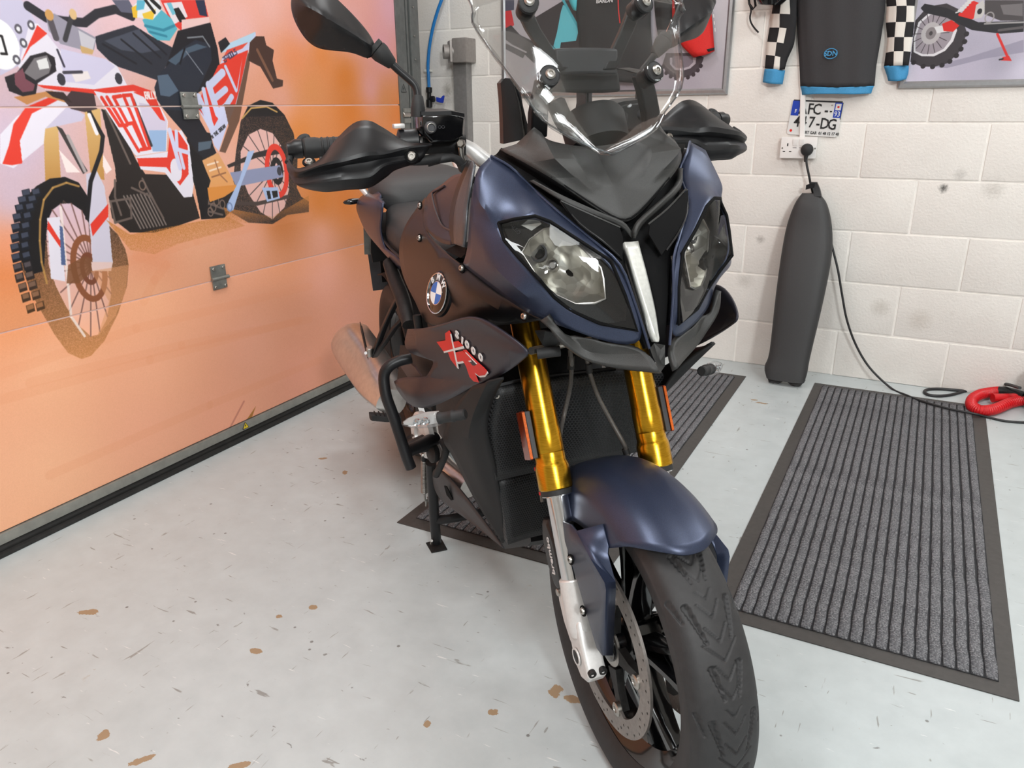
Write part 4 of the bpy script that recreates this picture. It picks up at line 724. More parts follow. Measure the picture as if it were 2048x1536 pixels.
cloth_grid('cuff', [wrow([(-.228,3.704,1.331),(-.182,3.704,1.333),(-.136,3.704,1.33)], (.024, .046, .024)), wrow([(-.214,3.704,1.302),(-.174,3.704,1.303),(-.134,3.704,1.304)], (.024, .046, .024)), wrow([(-.203,3.704,1.275),(-.168,3.704,1.273),(-.138,3.704,1.28)], (.024, .046, .024))], MT['fabricblue'], t, 3, 0.001)
c = [(-.43,3.704,1.383)][0]; ring = [(c[0] + .025 * math.cos(a), c[1] - .062, c[2] + .019 * math.sin(a)) for a in np.linspace(0, 2 * math.pi, 25)]
tube('emblem_ring', ring, 0.0016, MT['fabricblue'], t, n=6); text('emblem_text', 'SDN', (c[0], c[1] - .062, c[2]), (1, 0, 0), (0, 0, 1), 0.026, MT['fabricblue'], t, bold=0.0006)
t = thing('black_jersey', 'black jersey with turquoise flash and sponsor lettering hanging behind the windscreen', 'jersey')
b2 = [wrow([(-1.598,3.704,1.785),(-1.498,3.704,1.777),(-1.389,3.704,1.769),(-1.294,3.704,1.762),(-1.224,3.704,1.756)], (.03, .05, .055, .05, .03)), wrow([(-1.585,3.704,1.659),(-1.49,3.704,1.653),(-1.384,3.704,1.646),(-1.288,3.704,1.64),(-1.215,3.704,1.636)], (.03, .05, .055, .05, .03)), wrow([(-1.567,3.704,1.529),(-1.481,3.704,1.525),(-1.376,3.704,1.516),(-1.282,3.704,1.512),(-1.209,3.704,1.512)], (.03, .05, .055, .05, .03)), wrow([(-1.544,3.704,1.397),(-1.467,3.704,1.391),(-1.371,3.704,1.383),(-1.273,3.704,1.376),(-1.187,3.704,1.386)], (.03, .05, .055, .05, .03)), wrow([(-1.526,3.704,1.308),(-1.454,3.704,1.302),(-1.358,3.704,1.296),(-1.259,3.704,1.289),(-1.173,3.704,1.3)], (.03, .05, .055, .05, .03))]
cloth_grid('jersey_body', b2, MT['fabricblack'], t, 4, 0.003)
cloth_grid('turquoise_flash', [[(q[0], q[1] - .008, q[2]) for q in wrow([(-1.617,3.704,1.724),(-1.556,3.704,1.72)], (.05, .055))], [(q[0], q[1] - .008, q[2]) for q in wrow([(-1.605,3.704,1.66),(-1.56,3.704,1.657)], (.05, .055))], [(q[0], q[1] - .008, q[2]) for q in wrow([(-1.579,3.704,1.611),(-1.564,3.704,1.606)], (.05, .055))]], MT['fabrictq'], t, 2, 0)
for s, (px,), sz in (('BARDN', [(-1.421,3.636,1.638)], .024), ('FOCUS', [(-1.464,3.638,1.429)], .02), ('ACE', [(-1.377,3.638,1.415)], .02)): text('sponsor_text', s, px, (1, 0, 0), (0, 0, 1), sz, MT['white'], t, bold=0.0005)
pl = [(-1.377,3.637,1.428),(-1.39,3.637,1.434),(-1.366,3.637,1.433),(-1.378,3.637,1.449)]; plate('sponsor_triangle', [pl[1], pl[2], pl[3]], .001, MT['fabrictq'], t, toward=(0, -1, 0))
tube('red_piping', [(-1.36,3.641,1.679),(-1.354,3.641,1.597),(-1.345,3.641,1.543)], 0.003, MT['fabricred'], t, n=6)
t = thing('red_jersey', 'red and black jersey sleeve hanging over the frame corner beside the left mirror', 'jersey')
cloth_grid('black_sleeve', [wrow([(-1.21,3.704,1.715),(-1.164,3.704,1.712),(-1.114,3.704,1.709)], (.03, .05, .04)), wrow([(-1.2,3.704,1.614),(-1.154,3.704,1.612),(-1.113,3.704,1.609)], (.03, .05, .04)), wrow([(-1.186,3.704,1.532),(-1.144,3.704,1.526),(-1.11,3.704,1.524)], (.03, .05, .04)), wrow([(-1.168,3.704,1.461),(-1.135,3.704,1.455),(-1.108,3.704,1.458)], (.03, .05, .04))], MT['fabricblack'], t, 3, 0.002)
cloth_grid('red_sleeve', [wrow([(-1.123,3.704,1.709),(-1.07,3.704,1.705),(-1.008,3.704,1.701),(-.955,3.704,1.697)], (.04, .055, .055, .035)), wrow([(-1.118,3.704,1.63),(-1.06,3.704,1.626),(-.997,3.704,1.622),(-.949,3.704,1.619)], (.04, .055, .055, .035)), wrow([(-1.109,3.704,1.548),(-1.045,3.704,1.541),(-.982,3.704,1.534),(-.932,3.704,1.535)], (.04, .055, .055, .035)), wrow([(-1.075,3.704,1.457),(-1.025,3.704,1.451),(-.967,3.704,1.452),(-.921,3.704,1.463)], (.04, .055, .055, .035)), wrow([(-1.003,3.704,1.388),(-.976,3.704,1.392),(-.941,3.704,1.399),(-.913,3.704,1.412)], (.04, .055, .055, .035))], MT['fabricred'], t, 3, 0.002)
cloth_grid('black_insert', [[(q[0], q[1] - .006, q[2]) for q in wrow([(-1.109,3.704,1.688),(-1.068,3.704,1.686)], (.05, .06))], [(q[0], q[1] - .006, q[2]) for q in wrow([(-1.099,3.704,1.608),(-1.049,3.704,1.601)], (.05, .06))], [(q[0], q[1] - .006, q[2]) for q in wrow([(-1.085,3.704,1.535),(-1.022,3.704,1.536)], (.05, .06))]], MT['fabricblack'], t, 3, 0)
cloth_grid('black_cuff', [[(q[0], q[1] - .004, q[2]) for q in wrow([(-.944,3.704,1.419),(-.912,3.704,1.426)], (.05, .04))], [(q[0], q[1] - .004, q[2]) for q in wrow([(-.935,3.704,1.409),(-.911,3.704,1.416)], (.05, .04))]], MT['fabricblack'], t, 2, 0)
for k in range(5):
    a = [(-.934,3.644,1.612),(-.91,3.654,1.475)]; f0 = k / 5; p0 = [a[0][i] * (1 - f0) + a[1][i] * f0 for i in range(3)]; p1 = [a[0][i] * (.9 - f0) + a[1][i] * (f0 + .1) for i in range(3)]; tube('white_lettering', [p0, p1], 0.0022, MT['white'], t, n=6)
# ------------------------------------------------------------------ things on the wall
t = thing('licence_plate', 'tilted white French licence plate behind the white conduit above the socket', 'licence plate')
q = [(-.567,3.698,1.209),(-.362,3.698,1.199),(-.371,3.698,1.055),(-.579,3.698,1.067)]; Q = [Vector(p) for p in q]
def qp(u, v, d=0.0): p = Q[0] * (1 - u) * (1 - v) + Q[1] * u * (1 - v) + Q[2] * u * v + Q[3] * (1 - u) * v; return Vector((p.x, p.y - d, p.z))
rc = [qp(u, v) for u, v in ((.05, 0), (.95, 0), (.985, .02), (1, .08), (1, .92), (.985, .98), (.95, 1), (.05, 1), (.015, .98), (0, .92), (0, .08), (.015, .02))]
plate('plate_sheet', rc, 0.002, MT['plate'], t, toward=(0, -1, 0))
plate('plate_top_edge', [qp(0.02, 0, .0006), qp(.98, 0, .0006), qp(.98, .045, .0006), qp(.02, .045, .0006)], .0006, MT['ink'], t, toward=(0, -1, 0))
plate('plate_side_edge', [qp(.985, 0.02, .0006), qp(1, .05, .0006), qp(1, .5, .0006), qp(.985, .5, .0006)], .0006, MT['ink'], t, toward=(0, -1, 0))
plate('blue_band', [qp(.01, .03, .0008), qp(.165, .03, .0008), qp(.165, .45, .0008), qp(.01, .45, .0008)], .0006, MT['plateblue'], t, toward=(0, -1, 0))
plate('blue_band', [qp(.845, .04, .0008), qp(.99, .04, .0008), qp(.99, .46, .0008), qp(.845, .46, .0008)], .0006, MT['plateblue'], t, toward=(0, -1, 0))
plate('regional_crest', [qp(.865, .07, .0012), qp(.97, .07, .0012), qp(.97, .25, .0012), qp(.865, .25, .0012)], .0005, MT['white'], t, toward=(0, -1, 0))
cyl('crest_sun', qp(.918, .16, .0012), (0, -1, 0), .0045, .0006, MT['red'], t, n=14)
xd = Q[1] - Q[0]; yd = Q[0] - Q[3]
for s, u, v, sz, m in (('F', .10, .33, .022, 'white'), ('93', .918, .36, .03, 'white'), ('A', .24, .26, .062, 'ink'), ('F', .385, .26, .062, 'ink'), ('C', .515, .26, .062, 'ink'), ('-', .70, .26, .06, 'ink'), ('-', .79, .27, .04, 'ink'), ('4', .165, .63, .062, 'ink'), ('4', .30, .63, .062, 'ink'), ('7', .455, .63, .062, 'ink'), ('-', .585, .64, .06, 'ink'), ('D', .715, .65, .062, 'ink'), ('G', .86, .66, .062, 'ink'), ('VERT GAR  01 48 12 17 48', .66, .915, .0165, 'ink')):
    text('plate_character' if len(s) < 3 else 'dealer_lettering', s, qp(u, v, .0012), xd, yd, sz, MT[m], t, squash=.82, shear=0.0, bold=0.0008 if sz > .03 else .0003)
cyl('dealer_dot', qp(.075, .885, .0008), (0, -1, 0), .0055, .0006, MT['red'], t, n=14); cyl('plate_screw', qp(.79, .12, .0008), (0, -1, 0), .003, .001, MT['steel'], t, n=10)
q = [(-.579,3.704,1.67),(-.557,3.704,1.669),(-.505,3.704,1.053),(-.526,3.704,1.053)]
c0 = Vector(q[0]); t = thing('cable_conduit', 'narrow white plastic conduit running down the wall into the socket', 'conduit')
loft('conduit_channel', [[(p.x + dx, YB - dy, p.z) for dx, dy in ((-.011, 0), (-.011, .014), (-.008, .017), (.008, .017), (.011, .014), (.011, 0))] for p in [(Vector(q[0]) + Vector(q[1])) / 2, (Vector(q[2]) + Vector(q[3])) / 2 + Vector((0.004, 0, 0))]], MT['socket'], t)
q = [Vector(v) for v in [(-.593,3.704,1.053),(-.448,3.704,1.052),(-.447,3.704,.971),(-.591,3.704,.972)]]; cx = sum(v.x for v in q) / 4; cz = sum(v.z for v in q) / 4
t = thing('wall_socket', 'white double power socket on the block wall with a plug in one half', 'socket', (cx, YB, cz))
box('back_box', (0, -.012, 0), (.146, .024, .086), MT['socket'], t, bev=.002); fp = box('faceplate', (0, -.028, 0), (.148, .009, .088), MT['socket'], t, bev=.003)
for x in (-.013, .013): box('rocker_switch', (x - .002, -.034, .022), (.018, .005, .028), MT['socket'], t, R=Matrix.Rotation(.12, 3, 'X'), bev=.001)
for x, z, w, h in ((-.045, .012, .005, .012), (-.058, -.016, .010, .004), (-.032, -.016, .010, .004)): box('socket_slot', (x, -.0327, z), (w, .001, h), MT['ink'], t)
for x in (-.066, .069): cyl('faceplate_screw', (x, -.0325, -.002), (0, -1, 0), .0035, .001, MT['steel'], t, n=12)
for x in (-.013, .013): box('switch_mark', (x - .002, -.0328, .0), (.016, .0006, .0022), MT['ink'], t)
pc = Vector([(-.481,3.67,1.005)][0]); t = thing('power_plug', 'black moulded plug pushed into the wall socket with its long cable', 'plug', pc)
lathe('plug_body', [(.020, 0), (.025, .004), (.026, .016), (.022, .026), (.012, .031), (.001, .032)], (0, 0, 0), (0, -1, 0), MT['softrubber'], t, n=28)
tube('strain_relief', [(0, -.014, -.018), (-.001, -.014, -.034), (-.001, -.014, -.05)], [.010, .008, .0055], MT['softrubber'], t, n=12)
cab = [(-.481,3.656,.971),(-.473,3.654,.938),(-.461,3.654,.901),(-.448,3.664,.854),(-.426,3.674,.794),(-.387,3.674,.71),(-.35,3.669,.648),(-.325,3.659,.585),(-.293,3.644,.502),(-.262,3.644,.393),(-.228,3.644,.282),(-.177,3.654,.17),(-.106,3.644,.075)] + [(-.009,3.61,.006),(.053,3.543,.006),(.119,3.454,.018),(.217,3.403,.02),(.305,3.386,.02),(.351,3.411,.006),(.411,3.397,.005),(.497,3.422,.005),(.637,3.509,.005)]
tube('plug_cable', [Vector(p) - pc for p in cab], .0048, MT['darkcable'], t, n=10, sub=6)
t = thing('standing_pad', 'long black motorcycle saddle pad standing upright against the block wall', 'saddle')
L_ = [(1533, 758), (1528, 740), (1539, 707), (1552, 603), (1563, 508), (1577, 438), (1590, 404), (1602, 389)]
R_ = [(1609, 765), (1615, 740), (1621, 707), (1647, 587), (1664, 508), (1661, 470), (1654, 414), (1643, 390)]
Lw = [(-.517,3.464,.021),(-.532,3.479,.057),(-.521,3.499,.127),(-.525,3.554,.356),(-.531,3.604,.561),(-.522,3.634,.712),(-.504,3.644,.785),(-.48,3.649,.824)]; Rw = [(-.354,3.464,.027),(-.349,3.479,.082),(-.347,3.499,.151),(-.331,3.554,.412),(-.322,3.604,.577),(-.342,3.634,.662),(-.37,3.644,.77),(-.406,3.649,.823)]
secs = []
for i, (a, b) in enumerate(zip(Lw, Rw)):
    a = Vector(a); b = Vector(b); c_ = (a + b) / 2; hw = (b - a).length / 2; dp = [.028, .036, .042, .05, .052, .048, .038, .02][i]; s = []
    for k in range(20):
        th = 2 * math.pi * k / 20; cc, ss = math.cos(th), math.sin(th); s.append(c_ + Vector((hw * math.copysign(abs(cc) ** .6, cc), -dp * math.copysign(abs(ss) ** .7, ss), 0)))
    secs.append(s)
fine = list(zip(*[catmull(col, 4) for col in zip(*secs)]))
loft('seat_pad', fine, MT['vinyl'], t, smooth=60)
for x0, x1 in ((1545, 1564), (1577, 1590)): pass
for pts in ([(-.518,3.464,.03),(-.503,3.459,0),(-.485,3.459,-.009),(-.464,3.459,.002),(-.44,3.464,.018),(-.446,3.474,.055),(-.496,3.474,.054)], [(-.434,3.464,.019),(-.413,3.459,.007),(-.389,3.454,-.006),(-.37,3.459,.007),(-.354,3.464,.032),(-.363,3.474,.074),(-.431,3.474,.059)]): plate('seat_tail_lobe', pts, .035, MT['vinyl'], t, toward=(0, -1, .2), bev=.008, smooth=50)
loft('mounting_tongue', [[(p[0] + dx, p[1] - dy, p[2]) for dx, dy in ((-.014, 0), (.014, 0), (.014, .02), (-.014, .02))] for p in [(-.41,3.644,.815),(-.421,3.654,.843),(-.437,3.659,.872)]], MT['plastic'], t)
loft('mounting_hook', [[(p[0], p[1] - dy, p[2] + dz) for dz, dy in ((-.010, 0), (.010, 0), (.010, .02), (-.010, .02))] for p in [(-.431,3.654,.86),(-.451,3.654,.855),(-.465,3.654,.85)]], MT['plastic'], t)
# vacuum cleaner at the frame edge: black body, red ribbed hose
t = thing('vacuum_cleaner', 'black vacuum cleaner with coiled red ribbed hose at the wall', 'vacuum', (0.60, 3.58, 0))
vc = Vector((0.60, 3.58, 0))
lathe('vacuum_drum', [(.10, .0), (.125, .03), (.13, .10), (.125, .17), (.10, .20), (.02, .22)], (.03, 0, 0), (0, 0, 1), MT['plastic'], t, n=32)
def hose(pts, r, ridges):
    pp = catmull(pts, 14); n = len(pp); return pp, [r * (1 + .085 * math.sin(2 * math.pi * ridges * i / n)) for i in range(n)]
hp = [Vector(p) - vc for p in [(.404,3.697,.028),(.368,3.666,.028),(.329,3.614,.03),(.299,3.54,.028),(.296,3.461,.026),(.326,3.427,.024),(.377,3.47,.024),(.435,3.573,.024),(.486,3.636,.024)]]
hp = [Vector(p) for p in catmull(hp, 3)]
pp, rs = hose(hp, .021, 62); tube('suction_hose', pp, rs, MT['redhose'], t, n=16, smooth=70)
tube('suction_hose', [Vector(p) - vc for p in [(.486,3.651,.03),(.428,3.616,.03),(.373,3.589,.03)]], .019, MT['redhose'], t, n=14, sub=4)
tube('hose_cuff', [Vector(p) - vc for p in [(.398,3.688,.03),(.426,3.683,.032),(.46,3.654,.036),(.489,3.63,.04)]], [.0225, .024, .024, .02], MT['plastic'], t, n=18)
t = thing('loose_cable', 'loop of black cable lying on the floor against the block wall', 'cable')
tube('cable_loop', [(.391,3.775,.03),(.338,3.776,.012),(.279,3.709,.006),(.231,3.637,.006),(.183,3.593,.006),(.141,3.586,.006),(.123,3.619,.006),(.136,3.66,.006),(.183,3.69,.006),(.26,3.704,.007),(.317,3.722,.008),(.381,3.756,.03),(.42,3.711,.06),(.455,3.552,.1)], .0065, MT['darkcable'], t, n=10, sub=6)
# strap and goggles clip hanging at the top
t = thing('hanging_strap', 'black buckled strap hanging beside the checkered sleeve', 'strap')
tube('strap_webbing', [(-.794,3.684,1.645),(-.783,3.674,1.596),(-.772,3.674,1.567),(-.774,3.674,1.54),(-.768,3.674,1.519),(-.753,3.674,1.498),(-.733,3.674,1.478)], .0035, MT['fabricblack'], t, n=8, sub=5)
tube('buckle', [(-.765,3.674,1.624),(-.755,3.674,1.581),(-.764,3.674,1.57),(-.781,3.674,1.59),(-.787,3.674,1.617)], .005, MT['plastic'], t, n=8)
t = thing('black_helmet', 'black object edge hanging above the checkered sleeve at the top', 'helmet')
lathe('shell', [(.0, 0), (.045, .006), (.065, .03), (.07, .07), (.06, .12)], [(-.684,3.614,1.57)][0], (0.1, -.1, 1), MT['gloss'], t, n=24)
tube('red_trim', [(-.674,3.654,1.634),(-.669,3.654,1.606),(-.671,3.634,1.584)], .005, MT['red'], t, n=8)
# blue air line with tee valve
def airhose(name, pts): tube(name, pts, .0085, MT['bluehose'], t, n=14, sub=6)
t = thing('air_hose', 'blue compressed air hose with black tee valve clipped to the wall beside the door track', 'hose')
airhose('hose_run', [(-2.27,3.674,1.832),(-2.304,3.674,1.723),(-2.338,3.674,1.656),(-2.372,3.674,1.577),(-2.399,3.674,1.484),(-2.412,3.674,1.4),(-2.412,3.674,1.351),(-2.412,3.674,1.29)])
airhose('hose_run', [(-2.416,3.674,1.165),(-2.416,3.674,1.102),(-2.417,3.674,.973),(-2.407,3.674,.789),(-2.394,3.674,.654)])
v = [Vector(p) for p in [(-2.412,3.674,1.29),(-2.414,3.674,1.233),(-2.416,3.674,1.165),(-2.39,3.674,1.233),(-2.365,3.674,1.232)]]
lathe('tee_fitting', [(.011, 0), (.0165, .002), (.0165, .026), (.011, .03), (.011, .06), (.0165, .064), (.0165, .1), (.011, .103)], v[0] + Vector((0, 0, .002)), v[2] - v[0], MT['plastic'], t, n=20)
lathe('tee_branch', [(.011, 0), (.011, .012), (.0155, .015), (.0155, .03), (.010, .032)], v[1], v[4] - v[1], MT['plastic'], t, n=18)
vx = Vector([(-2.368,3.674,1.232)][0]); plate('valve_handle', [vx + Vector(p) for p in ((0, -.006, .010), (.028, -.006, .004), (.044, -.006, .018), (.05, -.006, .016), (.04, -.006, -.02), (.024, -.006, -.018), (0, -.006, -.012))], .012, MT['bluevalve'], t, toward=(0, -1, 0), bev=.002)
cl = Vector([(-2.417,3.674,1.373)][0]); box('pipe_clip', cl + Vector((-.004, .014, 0)), (.034, .03, .012), MT['clip'], t, bev=.002)
# aluminium post with cast bracket
p0 = [Vector(v) for v in [(-2.25,3.704,1.48),(-2.164,3.704,1.476),(-2.245,3.704,1.139),(-2.167,3.704,1.139)]]
t = thing('wall_post', 'grey aluminium post with cast tube bracket standing against the wall', 'post')
box('post_profile', ((p0[0].x + p0[1].x) / 2 + .002, YB - .028, .745), (.078, .056, 1.49), MT['post'], t, bev=.004)
bc = Vector([(-2.25,3.634,1.457)][0]); bx = Vector([(-2.179,3.654,1.46)][0])
box('cast_bracket', (bx.x + .0, YB - .05, bx.z), (.085, .10, .115), MT['casting'], t, bev=.010)
lathe('bracket_tube', [(.034, 0), (.034, .07), (.026, .07), (.026, .004)], (bx.x - .035, YB - .06, bx.z - .005), (-.72, -.62, 0), MT['casting'], t, n=28)
box('bracket_flange', (bx.x - .062, YB - .085, bx.z - .005), (.012, .09, .10), MT['casting'], t, R=Matrix.Rotation(.70, 3, 'Z'), bev=.004)
cyl('bracket_bore', Vector((bx.x - .035, YB - .06, bx.z - .005)) + Vector((-.72, -.62, 0)) * .03, (-.72, -.62, 0), .0262, .004, MT['void'], t)

# ------------------------------------------------------------------ the motorcycle (own frame: x forward, y to its left, z up; origin under the front axle)
BK = thing('motorcycle', 'dark blue sport touring motorcycle on its centre stand in the middle of the garage', 'motorcycle')
BKM = Matrix(((0.7439728,0.6677769,-0.0240504,-0.3350827),(-0.6682099,0.7434908,-0.0267772,1.1292327),(0.0000000,0.0359922,0.9993521,0.0002039),(0.0000000,0.0000000,0.0000000,1.0000000))); BK.location = BKM.to_translation(); BK.rotation_euler = BKM.to_euler()
STQ, STK, STD = Vector((-0.027297,-0.000000,0.285560)), Vector((-0.414693,0.000000,0.909961)), -0.0100
STEER = Matrix.Translation(STQ) @ Matrix.Rotation(STD, 4, STK) @ Matrix.Translation(-STQ)
KF = STK.copy(); GF = Vector((STK.z, 0, -STK.x)); WC = Vector((0.000001,-0.000000,0.298001))
_before = set()
def steer_begin():
    global _before; _before = set(o.name for o in COL.objects)
def steer_end():
    done = set()
    for o in list(COL.objects):
        if o.name in _before or o.type != 'MESH' or o.data.name in done: continue
        o.data.transform(STEER); done.add(o.data.name)
P = {'i0':(-.1584,-.176,1.1307),'i1':(-.1334,-.155,1.1153),'i2':(-.118,-.132,1.0882),'i2b':(-.0834,-.12,1.0677),'i3':(-.0513,-.107,1.0482),
'i4':(-.0157,-.075,1.0135),'i5':(.013,-.045,.9784),'i6':(.0341,-.033,.9293),'i7':(.0536,-.017,.8581),'h0':(-.0898,-.193,1.0397),
'h1':(-.0646,-.176,1.0471),'h2':(-.0458,-.152,1.0515),'h3':(-.0357,-.133,1.0432),'h4':(-.0074,-.095,1.0132),'h5':(.0137,-.06,.9861),
'h6':(.0289,-.045,.9371),'h7':(.0492,-.035,.8865),'h8':(.0237,-.083,.8981),'h9':(-.0043,-.118,.9166),'h10':(-.0114,-.14,.9375),
'h11':(-.0071,-.163,.9664),'h12':(-.0444,-.182,.9969),'h13':(-.0689,-.193,1.0176),'r0':(-.1469,-.2,1.1161),'r1':(-.1476,-.206,1.1055),
'r2':(-.1483,-.213,1.0801),'r3':(-.1447,-.219,1.0548),'r4':(-.1575,-.22,1.0149),'r5':(-.1817,-.217,.9831),'r6':(-.2428,-.208,.9508),
'm1':(-.1179,-.19,1.0884),'m2':(-.0886,-.174,1.0659),'m3':(-.124,-.216,1.0687),'m4':(-.099,-.207,1.056),'b1':(-.1683,-.198,.9369),
'b2':(-.1108,-.185,.923),'b3':(-.0635,-.168,.9077),'b4':(-.0341,-.15,.8983),'b5':(.0056,-.115,.8866),'b6':(.0222,-.07,.8658),
'k1':(-.0973,-.217,1.0158),'k2':(-.087,-.207,.975),'k3':(-.0389,-.19,.9522),'k4':(-.0223,-.172,.9347),'nt1':(-.1153,-.17,1.1089),
'nt2':(-.1158,-.137,1.0873),'n0':(-.1779,-.154,1.1387),'n1':(-.168,-.13,1.1451),'n2':(-.1478,-.108,1.1694),'n3':(-.1408,-.098,1.1603),
'n4':(-.1404,-.085,1.1559),'n5':(-.086,-.06,1.1568),'n6':(-.1094,0,1.1519),'n7':(-.1165,-.137,1.1202),'n8':(-.081,-.112,1.1006),
'n9':(-.0671,-.066,1.067),'n10':(-.0539,-.02,1.0339),'n11':(-.053,0,1.0277),'q0':(-.0701,-.108,1.1266),'q1':(-.0732,-.075,1.0977),
'q2':(-.077,-.042,1.0706),'s0':(-.0721,-.062,1.132),'s1':(-.0839,-.036,1.0829),'s2':(-.0992,0,1.0758),'s3':(-.1195,0,1.1211),
's0b':(-.0731,-.068,1.133),'s1b':(-.0844,-.04,1.0809),'e0':(-.0244,-.158,.9011),'e1':(-.0123,-.15,.9092),'e2':(.0036,-.14,.8804),
'e3':(.0044,-.115,.852),'e4':(.014,-.095,.8359),'e5':(.0437,-.052,.8287),'e6':(.0799,-.015,.8294),'e7':(.0534,-.016,.8556),'e8':(.0239,-.07,.864),
'e9':(.018,-.086,.8733),'e10':(-.0038,-.127,.8812),'e11':(.0032,-.102,.8559),'e12':(.0141,-.085,.847),'e13':(.0322,-.046,.8494),
'e14':(.0235,-.083,.8651),'t0':(-.6951,-.15,1.014),'t1':(-.7743,-.168,.967),'t2':(-.8325,-.18,.9233),'t3':(-.8665,-.187,.873),
't4':(-.8545,-.188,.8257),'t5':(-.8015,-.186,.7926),'t6':(-.7465,-.182,.7674),'t7':(-.7104,-.176,.7327),'u0':(-.5789,-.185,.9818),
'u1':(-.5112,-.2,.962),'u2':(-.3464,-.209,.955),'v1':(-.6568,-.192,.9403),'v2':(-.6106,-.203,.8946),'v3':(-.5061,-.212,.873),'v4':(-.266,-.22,.9349),
'v5':(-.1687,-.212,.9154),'v6':(-.0971,-.195,.905),'v7':(-.2079,-.215,.877),'v8':(-.5061,-.198,.7869),'v9':(-.1684,-.185,.861),
'v10':(-.1048,-.16,.8755),'w1':(-.5797,-.19,.7505),'w2':(-.2376,-.195,.8311),'x0':(-.5724,-.12,1.0699),'x1':(-.5844,-.135,1.0521),
'x2':(-.6577,-.145,1.03),'x4':(-.6097,-.178,.996),'x5':(-.5318,-.196,.9707),'x6':(-.3819,-.206,.9628),'x7':(-.3069,-.205,.9753),
'x8':(-.3414,-.19,1.0033),'x9':(-.3675,-.175,1.0254),'x10':(-.4072,-.15,1.0598),'x11':(-.4317,-.13,1.0836),'x12':(-.4993,-.165,1.0289),
'x13':(-.4508,-.186,.998),'z0':(-.0367,0,1.0012),'z1':(.0349,0,.8477),'z2':(.054,0,.8122),'j0':(-.5409,-.25,.7659),'j1':(-.3113,-.243,.826),
'j2':(-.1499,-.228,.8919),'j3':(-.0777,-.215,.8886),'j4':(-.0043,-.185,.865),'j5':(-.0145,-.183,.8523),'j6':(-.0597,-.188,.8209),
'j7':(-.1662,-.203,.7603),'j9':(-.536,-.244,.5659),'j10':(-.6732,-.26,.5784),'j11':(-.6706,-.266,.6078),'j17':(-.5507,-.257,.7356),
'jj2':(-.0255,-.198,.8515),'jj6':(-.4239,-.252,.653),'sh0':(-.0945,-.195,.7916),'sh1':(-.1312,-.19,.7663),'sh2':(-.191,-.185,.719),
'sh3':(-.249,-.185,.6383),'sh4':(-.2552,-.17,.5864),'sh5':(-.2979,-.15,.509),'sh6':(-.3221,-.135,.4253),'sh7':(-.3729,-.118,.3085),
'so0':(-.1831,-.222,.7542),'so1':(-.3273,-.222,.6613),'so2':(-.4125,-.215,.5898),'so3':(-.5086,-.208,.5146),'so4':(-.4517,-.197,.5032),
'so5':(-.437,-.178,.4375),'so6':(-.404,-.16,.3889),'so7':(-.375,-.122,.3058),'sm0':(-.1134,-.217,.783),'sm1':(-.1764,-.217,.7253),
'sm2':(-.2461,-.213,.655),'sm3':(-.2946,-.206,.6032),'sm4':(-.3135,-.193,.5551),'sm5':(-.3368,-.172,.4842),'sm6':(-.3657,-.142,.3984),
'j8':(-.2296,-.2083,.7361),'j12':(-.6608,-.2529,.6198),'j13':(-.4694,-.2347,.6803),'j14':(-.3936,-.2328,.7339),'j15':(-.4131,-.2357,.7336),
'j16':(-.5625,-.2537,.707),'jj1':(-.1932,-.2251,.8604),'jj3':(-.2449,-.2223,.801),'jj4':(-.3652,-.223,.703),'jj5':(-.2021,-.2103,.7707),
'g0':(-.7917,-.17,.3099),'g1':(-.8114,-.165,.24),'g2':(-.7865,-.155,.2078),'g3':(-.5917,-.142,.2597),'g4':(-.4555,-.118,.2677),
'g5':(-.4003,-.112,.2771),'g6':(-.4198,-.112,.2787),'g7':(-.5048,-.124,.295),'g8':(-.5865,-.145,.3315),'g9':(-.722,-.16,.3381),
'g10':(-.6893,-.145,.2591),'g11':(-.55,-.13,.2585),'g12':(-.7327,-.172,.3159),}
# --- painted side fairing with its headlight opening
FA = '''i0 i1 m1 r0; i1 i2 m2 m1; i2 i2b h2 m2; i2b i3 h3 h2; r0 m1 m4 m3; m1 m2 h0 m4; m2 h2 h1 h0
i3 i4 h4 h3; i4 i5 h5 h4; i5 i6 h6 h5; i6 i7 h7 h6
r0 m3 r2 r1; m3 m4 r3 r2; m4 h0 k1 r3; h0 h13 k1; r3 k1 r4; h13 h12 k2 k1; k1 k2 r5 r4; h12 h11 k3 k2; h11 h10 k4 k3; r5 k2 b1 r6; k2 k3 b2 b1; k3 k4 b3 b2; k4 h10 b4 b3; h10 h9 b5 b4; h9 h8 b6 b5; h8 h7 i7 b6'''
for mir in (False, True):
    qmesh('side_fairing', P, FA, MT['blue'], BK, mir, thick=0.004, sub=2, creases='r0 m3 m4 h0; k1 k2 k3 k4')
    # raised lip of the fairing notch
    lip = [P['i0'], P['i1'], P['nt2'], P['i2']]
    sg = -1 if mir else 1
    tube('fairing_edge_bead', [(v[0], sg * v[1], v[2]) for v in (P['i0'], P['i1'], P['i2'], P['i2b'], P['i3'], P['i4'], P['i5'], P['i6'], P['i7'])], 0.0022, MT['blue'], BK, n=8, sub=3)
